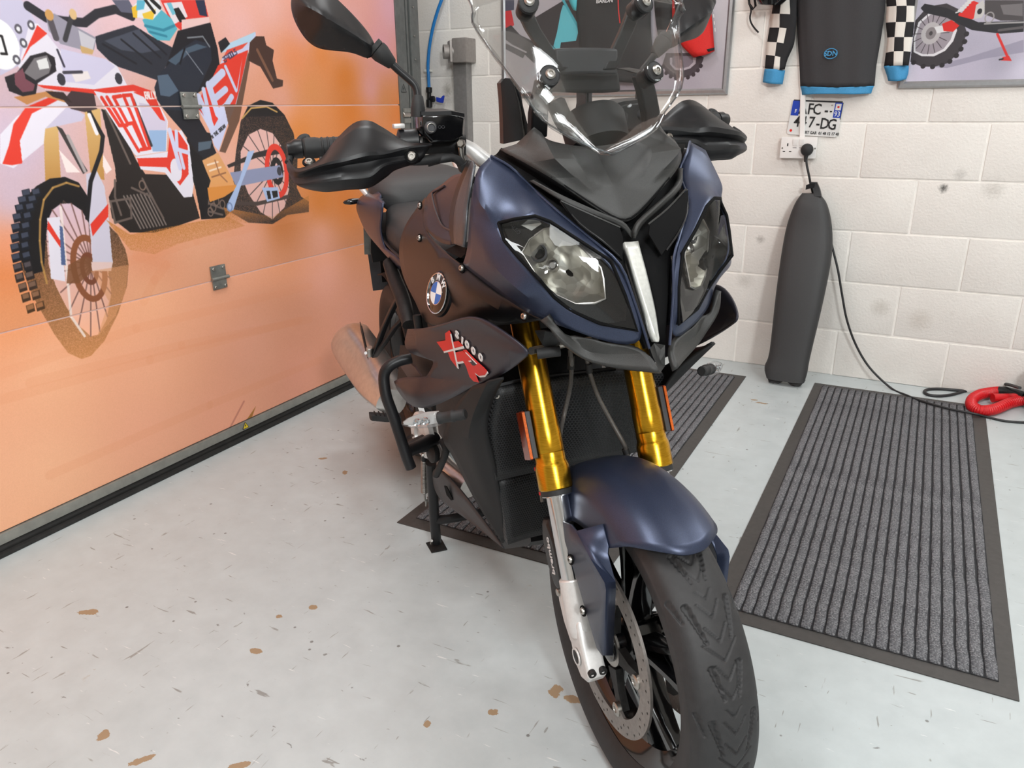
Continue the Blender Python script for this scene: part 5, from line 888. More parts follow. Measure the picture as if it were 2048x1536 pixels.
# --- dark side cover with the round badge, intake cover, brushed trim
SC = '''t0 u0 v1 t1; t1 v1 t2; u0 u1 v1; v1 v2 t3 t2; u1 u2 v2 v1; v2 v3 t4 t3; u2 r6 v4; u2 v4 v3 v2; r6 b1 v5 v4; v3 v8 t5 t4; v4 v7 v8 v3; t5 v8 t7 t6; v4 v5 v7; b1 b2 v6 v5; v5 v6 v9 v7; b2 b3 v10 v6; b3 b4 v10; v6 v10 v9; v7 w2 w1 v8; v9 w2 v7; v8 w1 t7'''
IC = '''x0 x1 x12 x10; x1 x2 t0 x12; t0 x4 x13 x12; x12 x13 x9 x10; x0 x10 x11; x13 x8 x9; x4 x5 x6 x13; x13 x6 x7 x8'''
for mir in (False, True):
    qmesh('side_cover', P, SC, MT['blackpaint'], BK, mir, thick=0.003, sub=2)
    qmesh('intake_cover', P, IC, MT['darkblue'], BK, mir, thick=0.003, sub=2)
def both(fn):
    for s in (1, -1): fn(s)
def mir(v, s): return (v[0], s * v[1], v[2])
both(lambda s: grid('brushed_trim', [[mir(v, s) for v in r] for r in [[(-.2172,-.185,1.1206),(-.177,-.195,1.1161)],[(-.2706,-.19,1.0758),(-.1629,-.207,1.088)],[(-.2947,-.196,1.0373),(-.1682,-.213,1.0577)],[(-.277,-.206,1.0091),(-.1637,-.219,1.0256)],[(-.2702,-.209,.9831),(-.1887,-.216,.9907)]]], MT['trimgrey'], BK, 4, 0.004, mirror=False))
both(lambda s: grid('trim_backing', [[mir(v, s) for v in r] for r in [[(-.3026,-.165,1.1143),(-.2061,-.187,1.119)],[(-.3652,-.17,1.066),(-.2619,-.19,1.0765)],[(-.3792,-.18,1.0263),(-.2886,-.196,1.038)],[(-.3624,-.19,.996),(-.2743,-.205,1.0093)],[(-.3459,-.195,.9682),(-.2745,-.207,.9805)]]], MT['plastic'], BK, 4, 0.004))
both(lambda s: plate('intake_duct', [mir(v, s) for v in [(-.3563,-.206,.9577),(-.299,-.2,.976),(-.2258,-.205,.982),(-.2305,-.206,.9713),(-.259,-.206,.9597)]], 0.02, MT['void'], BK, toward=(0, -s, 0)))
both(lambda s: tube('cover_ridge', [mir(v, s) for v in [(-.557,-.143,1.0491),(-.6148,-.152,1.0314),(-.5982,-.16,1.0275),(-.516,-.178,1.0136),(-.4441,-.189,.9963),(-.3961,-.194,.9918),(-.3424,-.196,.9939)]], 0.0022, MT['darkblue'], BK, n=8, sub=4))
# --- the round badge
bcn = Vector([(-.3602,-.2235,.878)][0]); bx_ = [Vector(v) for v in [(-.3593,-.221,.9127),(-.2917,-.2215,.8743),(-.4531,-.2195,.8744)]]
for s in (1, -1):
    c = Vector(mir(bcn, s)); nrm = Vector((.20, -s * .94, .26)).normalized(); up = Vector((0.0, 0, 1)); up = (up - nrm * up.dot(nrm)).normalized(); rt = up.cross(nrm)
    lathe('badge_seat', [(.044, -.006), (.0425, -.001), (.039, .001)], c, nrm, MT['blackpaint'], BK, n=40)
    bd = lathe('round_badge', [(.0385, 0), (.0385, .003), (.036, .0042), (.001, .0046)], c, nrm, MT['gloss'], BK, n=48)
    tube('badge_rim', [c + nrm * .0042 + (rt * math.cos(a) + up * math.sin(a)) * .0372 for a in np.linspace(0, 2 * math.pi, 49)], .0013, MT['chrome'], bd, n=6)
    lathe('badge_inner_ring', [(.0222, .0044), (.0222, .0054), (.0212, .0056)], c, nrm, MT['chrome'], bd, n=40)
    for k in range(4):
        pts = [c + nrm * .0058] + [c + nrm * .0058 + (rt * math.cos(a) + up * math.sin(a)) * .0208 for a in np.linspace(k * math.pi / 2, (k + 1) * math.pi / 2, 10)]
        plate('badge_quarter', pts, .0008, MT['white'] if k % 2 == 0 else MT['badgeblue'], bd, toward=nrm)
    for ch, a in (('B', 2.36), ('M', math.pi / 2), ('W', .78)):
        dr = rt * math.cos(a) + up * math.sin(a); text('badge_letter', ch, c + nrm * .0052 + dr * .0295, dr.cross(nrm) * 1, dr, .0165, MT['white'], bd, bold=.0003)
# --- fasteners
def bolt(o, d, r, parent, mat='steel', head=.004, sink=True):
    d = Vector(d).normalized(); o = Vector(o)
    b = lathe('bolt_head', [(r, -.002), (r, head * .4), (r * .75, head), (r * .42, head), (r * .38, head * .3), (.0001, head * .3)], o, d, MT[mat], parent, n=18)
    if sink: lathe('bolt_recess', [(r * 1.55, -.001), (r * 1.5, .0008), (r * 1.1, .0004)], o, d, MT['void'], parent, n=18)
    return b
for v in [(-.6618,-.172,1.0012),(-.578,-.199,.9461),(-.2385,-.2105,.9467),(-.0674,-.166,.8986)]:
    for s in (1, -1): bolt(mir(v, s), (.25, -s, .2), .0058, BK)
# --- lower side panel with the cut-outs and lettering
SP = '''j0 j1 jj1 j17; j1 j2 jj1; j2 j3 jj1; j3 j4 jj2 jj1; j4 j5 jj2; j5 j6 jj2; j17 jj1 jj3 j16; jj1 jj2 jj5 jj3; jj2 j6 j7 jj5; jj3 j14 j15 j16; jj3 jj5 jj4 j14; j14 jj4 j13; jj5 j7 j8; jj5 j8 jj4; j13 jj4 jj6 j12; j12 jj6 j10 j11; jj4 j8 j9 jj6; jj6 j9 j10'''
for m_ in (False, True): qmesh('lower_side_panel', P, SP, MT['darkblue'], BK, m_, thick=0.004, sub=2, creases='j17 jj1 jj2 j5; jj4 jj5; j13 jj4')
both(lambda s: plate('panel_inner', [mir(v, s) for v in [(-.8928,-.2,.6234),(-.4762,-.2,.7305),(-.414,-.2,.6851),(-.6483,-.2,.5828),(-.9762,-.2,.4992)]], .004, MT['matplastic'], BK, toward=(0, -s, 0)))
both(lambda s: plate('inner_flap', [mir(v, s) for v in [(-.7509,-.238,.6264),(-.641,-.236,.6621),(-.5859,-.232,.6631),(-.5422,-.23,.657),(-.6782,-.232,.6106)]], .004, MT['darkblue'], BK, toward=(0, -s, 0)))
DQ = [(-.351,-.2365,.8311),(-.0367,-.211,.8596),(-.1094,-.211,.7617),(-.436,-.2425,.7277)]
def on_panel(x, y):
    """a point of the printed lettering: photo-measured layout laid on the panel surface just proud of it"""
    return None
def LP(o): return [(v[0], v[1], v[2]) for v in o]
LET = [('red', [(-.2885,-.2357,.8216),(-.2649,-.2342,.8332),(-.2597,-.2324,.8279),(-.2625,-.23,.812),(-.2351,-.2275,.8211),(-.2179,-.224,.8164),(-.2684,-.2284,.798),(-.2673,-.2272,.7925),(-.2721,-.2217,.7579),(-.2955,-.2273,.7689),(-.2988,-.2301,.7818),(-.3209,-.2327,.7777),(-.3447,-.2386,.7904),(-.2953,-.234,.8063)]),
 ('red', [(-.2613,-.2263,.7922),(-.2261,-.2232,.8048),(-.2175,-.2215,.8025),(-.2226,-.2232,.8076),(-.2089,-.2218,.8114),(-.1927,-.2183,.8057),(-.1698,-.2137,.7994),(-.1501,-.2099,.7952),(-.1412,-.2079,.7916),(-.1532,-.2079,.7816),(-.1802,-.2102,.7714),(-.1963,-.2129,.773),(-.1897,-.2089,.7562),(-.2113,-.2113,.7512),(-.2246,-.2141,.7557),(-.2284,-.2181,.7748),(-.2358,-.2208,.7831),(-.2661,-.2234,.7724)]),
 ('white', [(-.3203,-.2329,.7779),(-.2173,-.2242,.8165),(-.2157,-.2232,.8123),(-.3198,-.2323,.775)]), ('white', [(-.2667,-.2233,.7722),(-.2364,-.2206,.7829),(-.2341,-.2197,.7798),(-.2619,-.2221,.7697)]),
 ('white', [(-.1417,-.2077,.7914),(-.1396,-.2069,.7884),(-.1558,-.2073,.777),(-.178,-.2093,.7692),(-.1963,-.2122,.7701),(-.1969,-.2128,.7728),(-.1807,-.21,.7712),(-.1537,-.2078,.7814)]), ('white', [(-.258,-.2329,.8284),(-.2661,-.2216,.7588),(-.2722,-.2226,.7589),(-.2628,-.2334,.8272)]), ('white', [(-.2153,-.222,.8051),(-.2107,-.2215,.8063),(-.1747,-.2141,.7953),(-.1791,-.2145,.794)]), ('white', [(-.2109,-.2189,.7904),(-.199,-.2179,.7948),(-.1957,-.2172,.7939),(-.2053,-.218,.7902)]),
 ('darkblue', [(-.2058,-.2178,.79),(-.1962,-.2177,.7974),(-.1775,-.2142,.7936),(-.1851,-.2146,.7895),(-.1963,-.2157,.7862)])]
for s in (1, -1):
    for c_, pts in LET: plate('model_lettering', [mir(v, s) for v in pts], .0008, MT[c_], BK, toward=(.1, s * LET[0][1][0][1], .1))
a0, a1 = [Vector(v) for v in [(-.2319,-.2293,.834),(-.1568,-.2141,.8127)]]; ay = [Vector(v) for v in [(-.2032,-.2228,.8222),(-.1773,-.2219,.8389)]]
xd = a1 - a0; yd = ay[1] - ay[0]
for ch, o in zip('S1000', [(-.2342,-.2296,.8334),(-.2172,-.2258,.8267),(-.2004,-.2227,.8238),(-.1798,-.2185,.818),(-.1557,-.214,.813)]): text('model_digit', ch, o, xd, yd, .022, MT['white'], BK, bold=.0010, squash=1.28, shear=.2)
# --- radiator, oil cooler and their surrounds
rad = grid('radiator', [[(-.262,-.1603,.7188),(-.265,-.0848,.7197),(-.268,-.0013,.7149),(-.268,.095,.7092),(-.262,.1925,.6899)],[(-.285,-.1748,.6219),(-.292,-.0885,.6128),(-.295,.0198,.5961),(-.292,.1195,.5836),(-.284,.1966,.5833)],[(-.315,-.1536,.5073),(-.32,-.0818,.5061),(-.322,.008,.503),(-.32,.0877,.5045),(-.315,.1681,.5075)]], MT['hexmesh'], BK, 4, .02, uvs=(1.0, .62))
oc = grid('oil_cooler', [[(-.325,-.1507,.4963),(-.335,-.0653,.4957),(-.335,.0252,.4936),(-.325,.1138,.4969)],[(-.345,-.1321,.4068),(-.35,-.0627,.4055),(-.35,.0303,.4018),(-.345,.1242,.4011)],[(-.36,-.1218,.3256),(-.365,-.0597,.3268),(-.365,.0357,.3243),(-.36,.1196,.3254)]], MT['hexmesh'], BK, 4, .02, uvs=(.8, .45))
tube('grille_rail', [(-.318,-.1528,.5024),(-.325,-.08,.5023),(-.327,.0102,.4992),(-.322,.1004,.5009)], .004, MT['plastic'], BK, n=8, sub=3)
tube('grille_rail', [(-.255,-.1629,.7167),(-.258,-.0875,.7205),(-.26,-.005,.716),(-.26,.0908,.7104)], .004, MT['plastic'], BK, n=8, sub=3)
bolt([(-.25,-.1567,.7006)][0], (1, -.4, .3), .006, BK, sink=False)
SH = 'sm0 sh0 sh1 sm1; so0 sm0 sm1 so1; so1 sm1 sm2 so2; sm1 sh1 sh2 sm2; so2 sm2 sm3 so3; sm2 sh2 sh3 sm3; so3 sm3 sm4 so4; sm3 sh3 sh4 sm4; so4 sm4 sm5 so5; sm4 sh4 sh5 sm5; so5 sm5 sm6 so6; sm5 sh5 sh6 sm6; so6 sm6 so7; sm6 sh6 sh7 so7'
for m_ in (False, True): qmesh('radiator_cowl', P, SH, MT['matplastic'], BK, m_, thick=.004, sub=2, creases='sm0 sm1 sm2 sm3 sm4 sm5 sm6 so7')
BP = 'g0 g12 g1; g12 g9 g8 g1; g1 g8 g10 g2; g8 g7 g11 g10; g2 g10 g3; g10 g11 g3; g11 g4 g3; g7 g6 g4 g11; g6 g5 g4; g0 g9 g12'
for m_ in (False, True): qmesh('belly_spoiler', P, BP, MT['greyplastic'], BK, m_, thick=.004, sub=2)
both(lambda s: plate('spoiler_slot', [mir(v, s) for v in [(-.6811,-.166,.3079),(-.6677,-.163,.3124),(-.6723,-.148,.2685),(-.6853,-.15,.2609),(-.6955,-.158,.2735)]], .002, MT['void'], BK, toward=(.2, -s, .2)))
loft('belly_nose', [[mir(v, 1) for v in [(-.4911,-.085,.2348),(-.4674,-.075,.2336),(-.4982,-.075,.2075),(-.5045,-.085,.2147)]], [(-.36,-.0616,.3301),(-.35,-.064,.3088),(-.37,-.0651,.2875),(-.39,-.0689,.2923)], [(-.36,.0823,.3268),(-.35,.0797,.2972),(-.37,.0804,.2676),(-.39,.0776,.2807)], [(-.36,.1636,.3339),(-.35,.1597,.3131),(-.37,.1628,.2886),(-.39,.1605,.2995)]], MT['plastic'], BK)
bolt([(-.4505,-.1,.2752)][0], (1, -.5, .3), .006, BK)
# dark engine mass behind the panels
loft('engine_block', [[(-.43, -.10, .40), (-.43, .10, .40), (-.37, .12, .66), (-.37, -.12, .66)], [(-.55, -.14, .40), (-.55, .14, .40), (-.5, .16, .80), (-.5, -.16, .80)], [(-.80, -.14, .40), (-.80, .14, .40), (-.82, .14, .76), (-.82, -.14, .76)], [(-.95, -.10, .42), (-.95, .10, .42), (-1.0, .10, .70), (-1.0, -.10, .70)]], MT['engine'], BK)
loft('frame_spar', [[(-.30, -.06, .80), (-.30, .06, .80), (-.30, .06, .95), (-.30, -.06, .95)], [(-.5, -.15, .74), (-.5, .15, .74), (-.48, .14, .92), (-.48, -.14, .92)], [(-.85, -.12, .62), (-.85, .12, .62), (-.85, .12, .80), (-.85, -.12, .80)]], MT['matplastic'], BK)

# --- black nose panel
NP = '''n0 n7 q0 n1; n1 q0 n3 n2; n3 q0 n4; n4 q0 s0b n5; n7 n8 q1 q0; q0 q1 s1b s0b; n8 n9 q2 q1; q1 q2 s1b; s0b s1b s1 s0; s0 s1 s2 s3; n5 s0b s0; n5 s0 s3 n6; n9 n10 s2 q2; s1b q2 s1; q2 s2 s1; n10 n11 s2'''
for k_, d_ in (('n6', .06), ('n5', .045), ('n4', .02), ('s3', .028), ('s0', .016), ('s0b', .012)): P[k_] = (P[k_][0] - d_, P[k_][1], P[k_][2] - d_ * .35)
P['s0'] = (P['s0'][0] - .012, P['s0'][1], P['s0'][2] - .004); P['s3'] = (P['s3'][0] - .014, 0, P['s3'][2] - .004)
qmesh('nose_panel', P, NP, MT['texblack'], BK, False, thick=.005, sub=2, creases='n1 q0 q1 q2; s0b s1b; s0 s1 s2; n3 q0', sym=True)
def inward(v, dx, dz=0.0, k=1.0): return (v[0] + dx, v[1] * k, v[2] + dz)
for n_ in ('n0', 'n7', 'n8', 'n9', 'n10', 'n11'): P['d' + n_] = inward(P[n_], -.028, -.010, .97)
# cowl: dark walls between the nose panel and the painted edges, intake slot, centre spine
CW = '''n0 dn0 dn7 n7; n7 dn7 dn8 n8; n8 dn8 dn9 n9; n9 dn9 dn10 n10; n10 dn10 dn11 n11; dn0 ci0 ci1 dn7; dn7 ci1 ci2 dn8; dn8 ci2 ci3 dn9; dn9 ci3 ci4 dn10; dn10 ci4 ci5 dn11; ci5 z0d dn11; ci5 ci6 z05 z0d; ci6 ci7 z1d z05'''
for n_ in ('i0', 'i1', 'i2', 'i3', 'i4', 'i5', 'i6', 'i7'): P['c' + n_] = inward(P[n_], -.014, -.004, 1.0)
P['z0d'] = (P['z0'][0] - .02, 0, P['z0'][2]); P['z1d'] = (P['z1'][0] - .012, 0, P['z1'][2]); P['z05'] = tuple((a + b) / 2 - (.024 if k == 0 else 0) for k, (a, b) in enumerate(zip(P['z0'], P['z1'])))
qmesh('nose_cowl', P, CW, MT['void'], BK, False, thick=.003, sub=1, sym=True)
for s in (1, -1):
    vo = [mir(v, s) for v in [(-.1205,-.13,1.0931),(-.0706,-.098,1.0656),(-.0537,-.052,1.0414),(-.0421,-.016,1.0238),(-.0352,0,1.0059)]]; vi = [mir(v, s) for v in [(-.1135,-.127,1.0949),(-.0719,-.094,1.0725),(-.0533,-.048,1.0485),(-.0402,-.012,1.0304),(-.0355,0,1.0164)]]
    grid('vee_trim', [vo, vi], MT['texblack'], BK, 3, .008, mirror=False)
    plate('intake_slot', [mir(v, s) for v in [(-.0521,-.107,1.0676),(-.0334,-.062,1.0426),(-.0252,-.025,1.024),(-.0213,-.022,1.011),(-.0018,-.033,.9818),(-.0093,-.066,1.015),(-.0299,-.096,1.0426)]], .004, MT['void'], BK, toward=(1, 0, .3))  # black sheet painted as the shade inside the open slot
    tube('slot_edge', [mir(v, s) for v in [(-.0568,-.1065,1.0678),(-.0355,-.061,1.0437),(-.0271,-.024,1.0252)]], .0016, MT['texblack'], BK, n=6, sub=3)
    tube('slot_edge', [mir(v, s) for v in [(-.0557,-.107,1.0672),(-.0258,-.09,1.0368),(-.0053,-.064,1.0125),(.0004,-.04,.9889)]], .0016, MT['plastic'], BK, n=6, sub=3)
    loft('cowl_rib', [[mir((v[0] + a, v[1] + b, v[2]), s) for a, b in ((0, -.004), (.006, 0), (0, .004), (-.004, 0))] for v in [(-.029,-.026,.961),(-.0269,-.02,.9218),(-.005,-.016,.8869),(.0252,-.01,.8544)]], MT['plastic'], BK)
# centre light guide
lg = grid('centre_light_guide', [[(-.0426,-.013,.9955),(-.0426,-.001,.995),(-.0425,.011,.9953)],[(-.0138,-.012,.9545),(-.0151,-.001,.953),(-.0163,.01,.953)],[(.016,-.01,.9068),(.0137,-.001,.9051),(.0099,.008,.9061)],[(.0344,-.008,.874),(.0313,-.001,.8705),(.0282,.005,.8735)],[(.0351,-.003,.8609),(.0338,-.0005,.8601),(.0324,.002,.8609)]], MT['ledwhite'], BK, 4, .010)
tube('light_guide_edge', [(-.0434,-.016,.9957),(-.0145,-.015,.9548),(.0153,-.013,.9071),(.0333,-.008,.8658)], .0028, MT['gloss'], BK, n=8, sub=3)
tube('light_guide_edge', [(-.0414,.013,.9953),(-.0153,.012,.953),(.0124,.01,.9064),(.0297,.006,.8675)], .0022, MT['chrome'], BK, n=8, sub=3)
tube('light_guide_line', [(-.0449,-.004,.9865),(-.0175,-.003,.945),(.0113,-.003,.9009),(.0301,-.002,.8688)], .0011, MT['steel'], BK, n=6, sub=3)
plate('light_guide_cap', [(-.0426,-.013,.9955),(-.0397,-.012,.9989),(-.0454,.01,.9973),(-.0425,.011,.9953),(-.0444,0,.9923)], .006, MT['gloss'], BK, toward=(1, 0, .5))
plate('light_sensor', [(-.0337,-.004,.9822),(-.0324,.003,.9832),(-.0291,.003,.9776),(-.0322,-.003,.9755)], .002, MT['greyplastic'], BK, toward=(1, 0, .3))
loft('chin_wedge', [[(.0499,-.014,.8566),(.0373,0,.8595),(.0456,.014,.8565),(.0396,0,.8396)], [(.0575,-.014,.8472),(.0436,0,.8487),(.0462,.014,.8449),(.0503,0,.8286)], [(.0705,-.012,.8329),(.053,0,.8334),(.0505,.012,.8251),(.0566,0,.8178)]], MT['texblack'], BK)
# --- beak
BKF = 'e0 e2 e10 e1; e2 e3 e11 e10; e3 e4 e12 e11; e4 e5 e13 e12; e5 e6 e7 e13; e12 e13 e8 e14; e13 e7 e8; e8 e9 e14; e10 e11 e14x; e11 e12 e14 e14x; e14 e9 e14x'
P['e14x'] = inward(P['b5'], -.012, -.012, 1.0)
for m_ in (False, True):
    qmesh('chin_beak', P, BKF, MT['texblack'], BK, m_, thick=.009, sub=2, creases='e1 e10 e11 e12; e14 e12')
# --- headlights
HL = ['h0', 'h1', 'h2', 'h3', 'h4', 'h5', 'h6', 'h7', 'h8', 'h9', 'h10', 'h11', 'h12', 'h13']
RF = [(-.0421,-.1264,1.0381),(-.0204,-.1095,1.0236),(.0039,-.091,1.0001),(.0184,-.08,.9826),(.0252,-.0795,.9686),(.0347,-.0812,.9401),(.0275,-.0943,.9336),(.0101,-.1171,.9311),(-.0096,-.1375,.9421),(-.0279,-.154,.9552),(-.0437,-.1626,.9786),(-.0585,-.1732,1.0024),(-.0574,-.161,1.0212),(-.0491,-.1402,1.0356)]
PL_ = [(-.0843,-.1848,1.0382),(-.0715,-.1657,1.0431),(-.0525,-.1401,1.0431),(-.0614,-.1559,1.0311),(-.066,-.1674,1.0154),(-.0752,-.1796,1.0197)]
PA, PB, PC = Vector(P['h0']), Vector(P['h5']), Vector(P['h10'])
NH = (PB - PA).cross(PC - PA).normalized(); NH = NH if NH.x > 0 else -NH
for s in (1, -1):
    nh = Vector(mir(NH, s)); rim = [Vector(mir(P[k], s)) for k in HL]; cen = sum(rim, Vector()) / len(rim)
    hl = loft('headlight', [[p + nh * .000 for p in rim], [p * .985 + cen * .015 - nh * .014 for p in rim], [p * .9 + cen * .1 - nh * .055 for p in rim]], MT['gloss'], BK, cap=False, smooth=30)
    pass
    # clear outer lens, gently domed
    rings = [rim] + [[p * (1 - k) + cen * k + nh * (.012 * math.sin(k * math.pi / 2)) for p in rim] for k in (.12, .3, .55, .8)]
    bm = bmesh.new(); vr = [[bm.verts.new(p) for p in r] for r in rings]; vc_ = bm.verts.new(cen + nh * .012)
    for a, b in zip(vr, vr[1:]):
        for k in range(len(a)): bm.faces.new((a[k], a[(k + 1) % len(a)], b[(k + 1) % len(a)], b[k]))
    for k in range(len(vr[-1])): bm.faces.new((vr[-1][k], vr[-1][(k + 1) % len(vr[-1])], vc_))
    bmesh.ops.recalc_face_normals(bm, faces=bm.faces)
    if sum((f.normal.dot(nh) for f in bm.faces)) < 0: bmesh.ops.reverse_faces(bm, faces=bm.faces)
    bmobj('headlight_lens', bm, MT['lens'], hl, smooth=180)
    tube('lens_seal', rim + rim[:1], .0026, MT['void'], hl, n=8)
    rfl = [Vector(mir(p, s)) - nh * .020 for p in RF]; rc = sum(rfl, Vector()) / len(rfl)
    fc = lambda p: p - nh * (nh.dot(p - rc))
    plate('headlight_mask', [fc(p * .985 + cen * .015) for p in rim], .002, MT['gloss'], hl, holes=[[fc(p) for p in rfl]], toward=nh)
    secs = [rfl] + [[p * (1 - k) + rc * k - nh * d for p in rfl] for k, d in ((.04, .006), (.3, .030), (.6, .048), (.9, .055))]
    rb_ = loft('reflector_bowl', secs, MT['reflector'], hl, cap=False, smooth=50); rb_.data.polygons.foreach_get
    tube('reflector_rim', rfl + rfl[:1], .0018, MT['steel'], hl, n=6)
    pp = [Vector(mir(p, s)) - nh * .016 for p in PL_]; plate('position_lamp', pp, .010, MT['ledwhite'], hl, toward=nh)
    for (x, r), tok in zip(((0, .0125), (1, .0085)), [(-.0865,-.1311,.9872),(-.0676,-.1164,.9704)]):
        o = Vector(mir(tok, s)); lathe('bulb_holder', [(r, -.010), (r * 1.12, .010), (r * .9, .012), (r * .8, .002), (.0005, -.002)], o, nh, MT['greyplastic'] if x == 0 else MT['steel'], hl, n=24)
        cyl('bulb_tip', o - nh * .001, nh, r * .62, .008, MT['void'] if x == 0 else MT['chrome'], hl, n=18)
    if s == 1:
        a, b = [Vector(p) for p in [(-.0049,-.1096,.9184),(.032,-.0611,.8949)]]
        xd = b - a; yd = NH.cross(xd); o0 = Vector([(.0016,-.0997,.9132)][0])
        for body, px_, sz in (('HR  00HC/R', [(.0057,-.0862,.9132)][0], .0062), ('INT. 0000  SAE  S  P  14', [(.0105,-.0927,.9061)][0], .0062), ('IP90074', [(.0337,-.0546,.8936)][0], .006)): text('lens_lettering', body, px_, xd, yd, sz, MT['white'], hl, thick=.0001)
        for px_, r in (([(.0028,-.0946,.9136)][0], .0034), ([(.0283,-.0617,.8971)][0], .0036), ([(-.0053,-.1143,.9159)][0], .003)):
            x_ = xd.normalized(); y_ = yd.normalized(); tube('lens_mark', [Vector(px_) + x_ * r * math.cos(t) + y_ * r * math.sin(t) for t in np.linspace(0, 2 * math.pi, 17)], .0003, MT['white'], hl, n=4)
        a, b = [Vector(p) for p in [(-.0914,-.1713,1.033),(-.085,-.166,1.0259)]]
        text('lamp_lettering', 'VALEO', (a + b) / 2 + NH * .002, b - a, NH.cross(b - a), .008, MT['greyplastic'], hl, thick=.0001)
# --- windscreen
E_ = [(-.0994,0,1.1259),(-.1016,-.042,1.1416),(-.1017,-.078,1.1595),(-.1223,-.105,1.1811),(-.1196,-.132,1.215),(-.1465,-.15,1.2513),(-.181,-.165,1.2863),(-.2067,-.178,1.3206),(-.2007,-.18,1.3436)] + [(-.318, -.168, 1.415), (-.332, -.13, 1.455)]
zc = [E_[0][2]] + [E_[0][2] + d for d in (.007, .022, .048, .083, .124, .165, .212, .248, .308, .352)]
rows = []
for e, z in zip(E_, zc):
    c_ = (-.133 - .40 * (z - 1.113), 0, z); row = []
    for u in np.linspace(-1, 1, 13):
        a = abs(u); fx_ = c_[0] + (e[0] - c_[0]) * a ** 2.2; row.append((fx_, abs(e[1]) * u, z + (e[2] - z) * a ** 1.6))
    rows.append(row)
ws = grid('windscreen', rows, MT['screen'], BK, 2, .004, smooth=180)
# polished rim of the screen
rim_r = [r[0] for r in rows]; rim_l = [r[-1] for r in rows]
MT['edge'] = glassy('polished_screen_edge', (0.62, 0.64, 0.66, 1), base=0.10)
tube('screen_edge', [Vector(p) for p in rim_r], .0013, MT['edge'], ws, n=8, sub=3); tube('screen_edge', [Vector(p) for p in rim_l], .0013, MT['edge'], ws, n=8, sub=3)
def near(p, q, t): return [a * (1 - t) + b * t for a, b in zip(p, q)]
def sfront(l, z):
    i = max(k for k in range(len(zc) - 1) if zc[k] <= z or k == 0); t = (z - zc[i]) / (zc[i + 1] - zc[i]); r0, r1 = rows[i], rows[i + 1]
    hw = abs(E_[i][1]) * (1 - t) + abs(E_[i + 1][1]) * t; a = min(1, abs(l) / max(hw, 1e-4)); cx = -.133 - .40 * (z - 1.113); ex = E_[i][0] * (1 - t) + E_[i + 1][0] * t
    return cx + (ex - cx) * a ** 2.2
for tok in [(-.243,-.0816,1.3482),(-.245,.1174,1.3465),(-.195,-.0694,1.2421),(-.198,.1067,1.2417)]:
    o = Vector(tok); o.x = max(o.x, sfront(o.y, o.z) + .004); d = Vector((.9, o.y * 1.6, .38)).normalized()
    w = lathe('screen_bolt', [(.0075, 0), (.0082, .003), (.006, .006), (.0036, .0064), (.0032, .0035), (.0002, .0035)], o + d * .003, d, MT['steel'], ws, n=22)
    lathe('bolt_washer', [(.0165, -.004), (.0165, .001), (.014, .0025), (.008, .003)], o, d, MT['softrubber'], w, n=28)
    tube('bolt_ring', [o + d * .002 + (frame_of(d)[0] * math.cos(a) + frame_of(d)[1] * math.sin(a)) * .0155 for a in np.linspace(0, 2 * math.pi, 29)], .0009, MT['edge'], w, n=6)
    lathe('bolt_boss', [(.015, -.03), (.016, -.006), (.013, -.004)], o, d, MT['plastic'], w, n=22)
# brackets behind the screen
def bar(name, pts, w, h, m, parent, bev=.003):
    """rectangular bar swept through points; w across the bike, h along its front"""
    secs = []
    for p in pts:
        p = Vector(p); secs.append([p + Vector((dx * h, dy * w, 0)) for dx, dy in ((-.5, -.5), (.5, -.5), (.5, .5), (-.5, .5))])
    return loft(name, secs, m, parent, mods=[('BEVEL', dict(width=bev, segments=2))])
bkm = MT['plastic']
for toks in ([(-.275,-.0684,1.3436),(-.275,-.053,1.314),(-.268,-.0314,1.2793),(-.262,-.0195,1.252)], [(-.278,.1338,1.3422),(-.275,.1173,1.3098),(-.268,.0947,1.2763),(-.262,.0765,1.249)]): bar('screen_bracket', toks, .026, .014, bkm, BK)
for toks in ([(-.225,-.0552,1.2382),(-.235,-.0569,1.2182),(-.25,-.0588,1.1875),(-.27,-.0538,1.1471)], [(-.228,.1219,1.2369),(-.235,.135,1.2105),(-.25,.1521,1.1774),(-.27,.1686,1.1402)]): bar('screen_support', toks, .030, .022, bkm, BK)
for toks in ([(-.232,-.0503,1.2443),(-.255,-.0244,1.2503),(-.265,-.0108,1.2557)], [(-.234,.1242,1.2417),(-.255,.1166,1.2475),(-.265,.1009,1.2516)]): bar('screen_link', toks, .028, .014, bkm, BK)
loft('bracket_crossbar', [[(v[0] + dx, v[1], v[2] + dz) for dx, dz in ((-.012, -.02), (.012, -.02), (.012, .02), (-.012, .02))] for v in [(-.27,-.0211,1.2647),(-.27,.019,1.2651),(-.27,.0561,1.2641),(-.27,.0939,1.2615)]], MT['greyplastic'], BK, mods=[('BEVEL', dict(width=.004, segments=2))])
loft('display_hood', [[(v[0] + dx, v[1], v[2] + dz) for dx, dz in ((-.03, -.02), (.03, -.022), (.02, .012), (-.03, .016))] for v in [(-.31,-.0007,1.239),(-.31,.0371,1.2361),(-.31,.0776,1.2347),(-.31,.113,1.2351)]], MT['matplastic'], BK, mods=[('BEVEL', dict(width=.006, segments=2))])
lathe('instrument_pod', [(.056, -.03), (.058, .02), (.052, .03), (.044, .032)], [(-.3,.0702,1.15)][0], (-.5, 0, .86), MT['softrubber'], BK, n=36)
lathe('accessory_socket', [(.014, -.02), (.017, 0), (.017, .03), (.013, .034)], [(-.32,.0173,1.1727)][0], (-.3, -.3, .9), MT['softrubber'], BK, n=20)
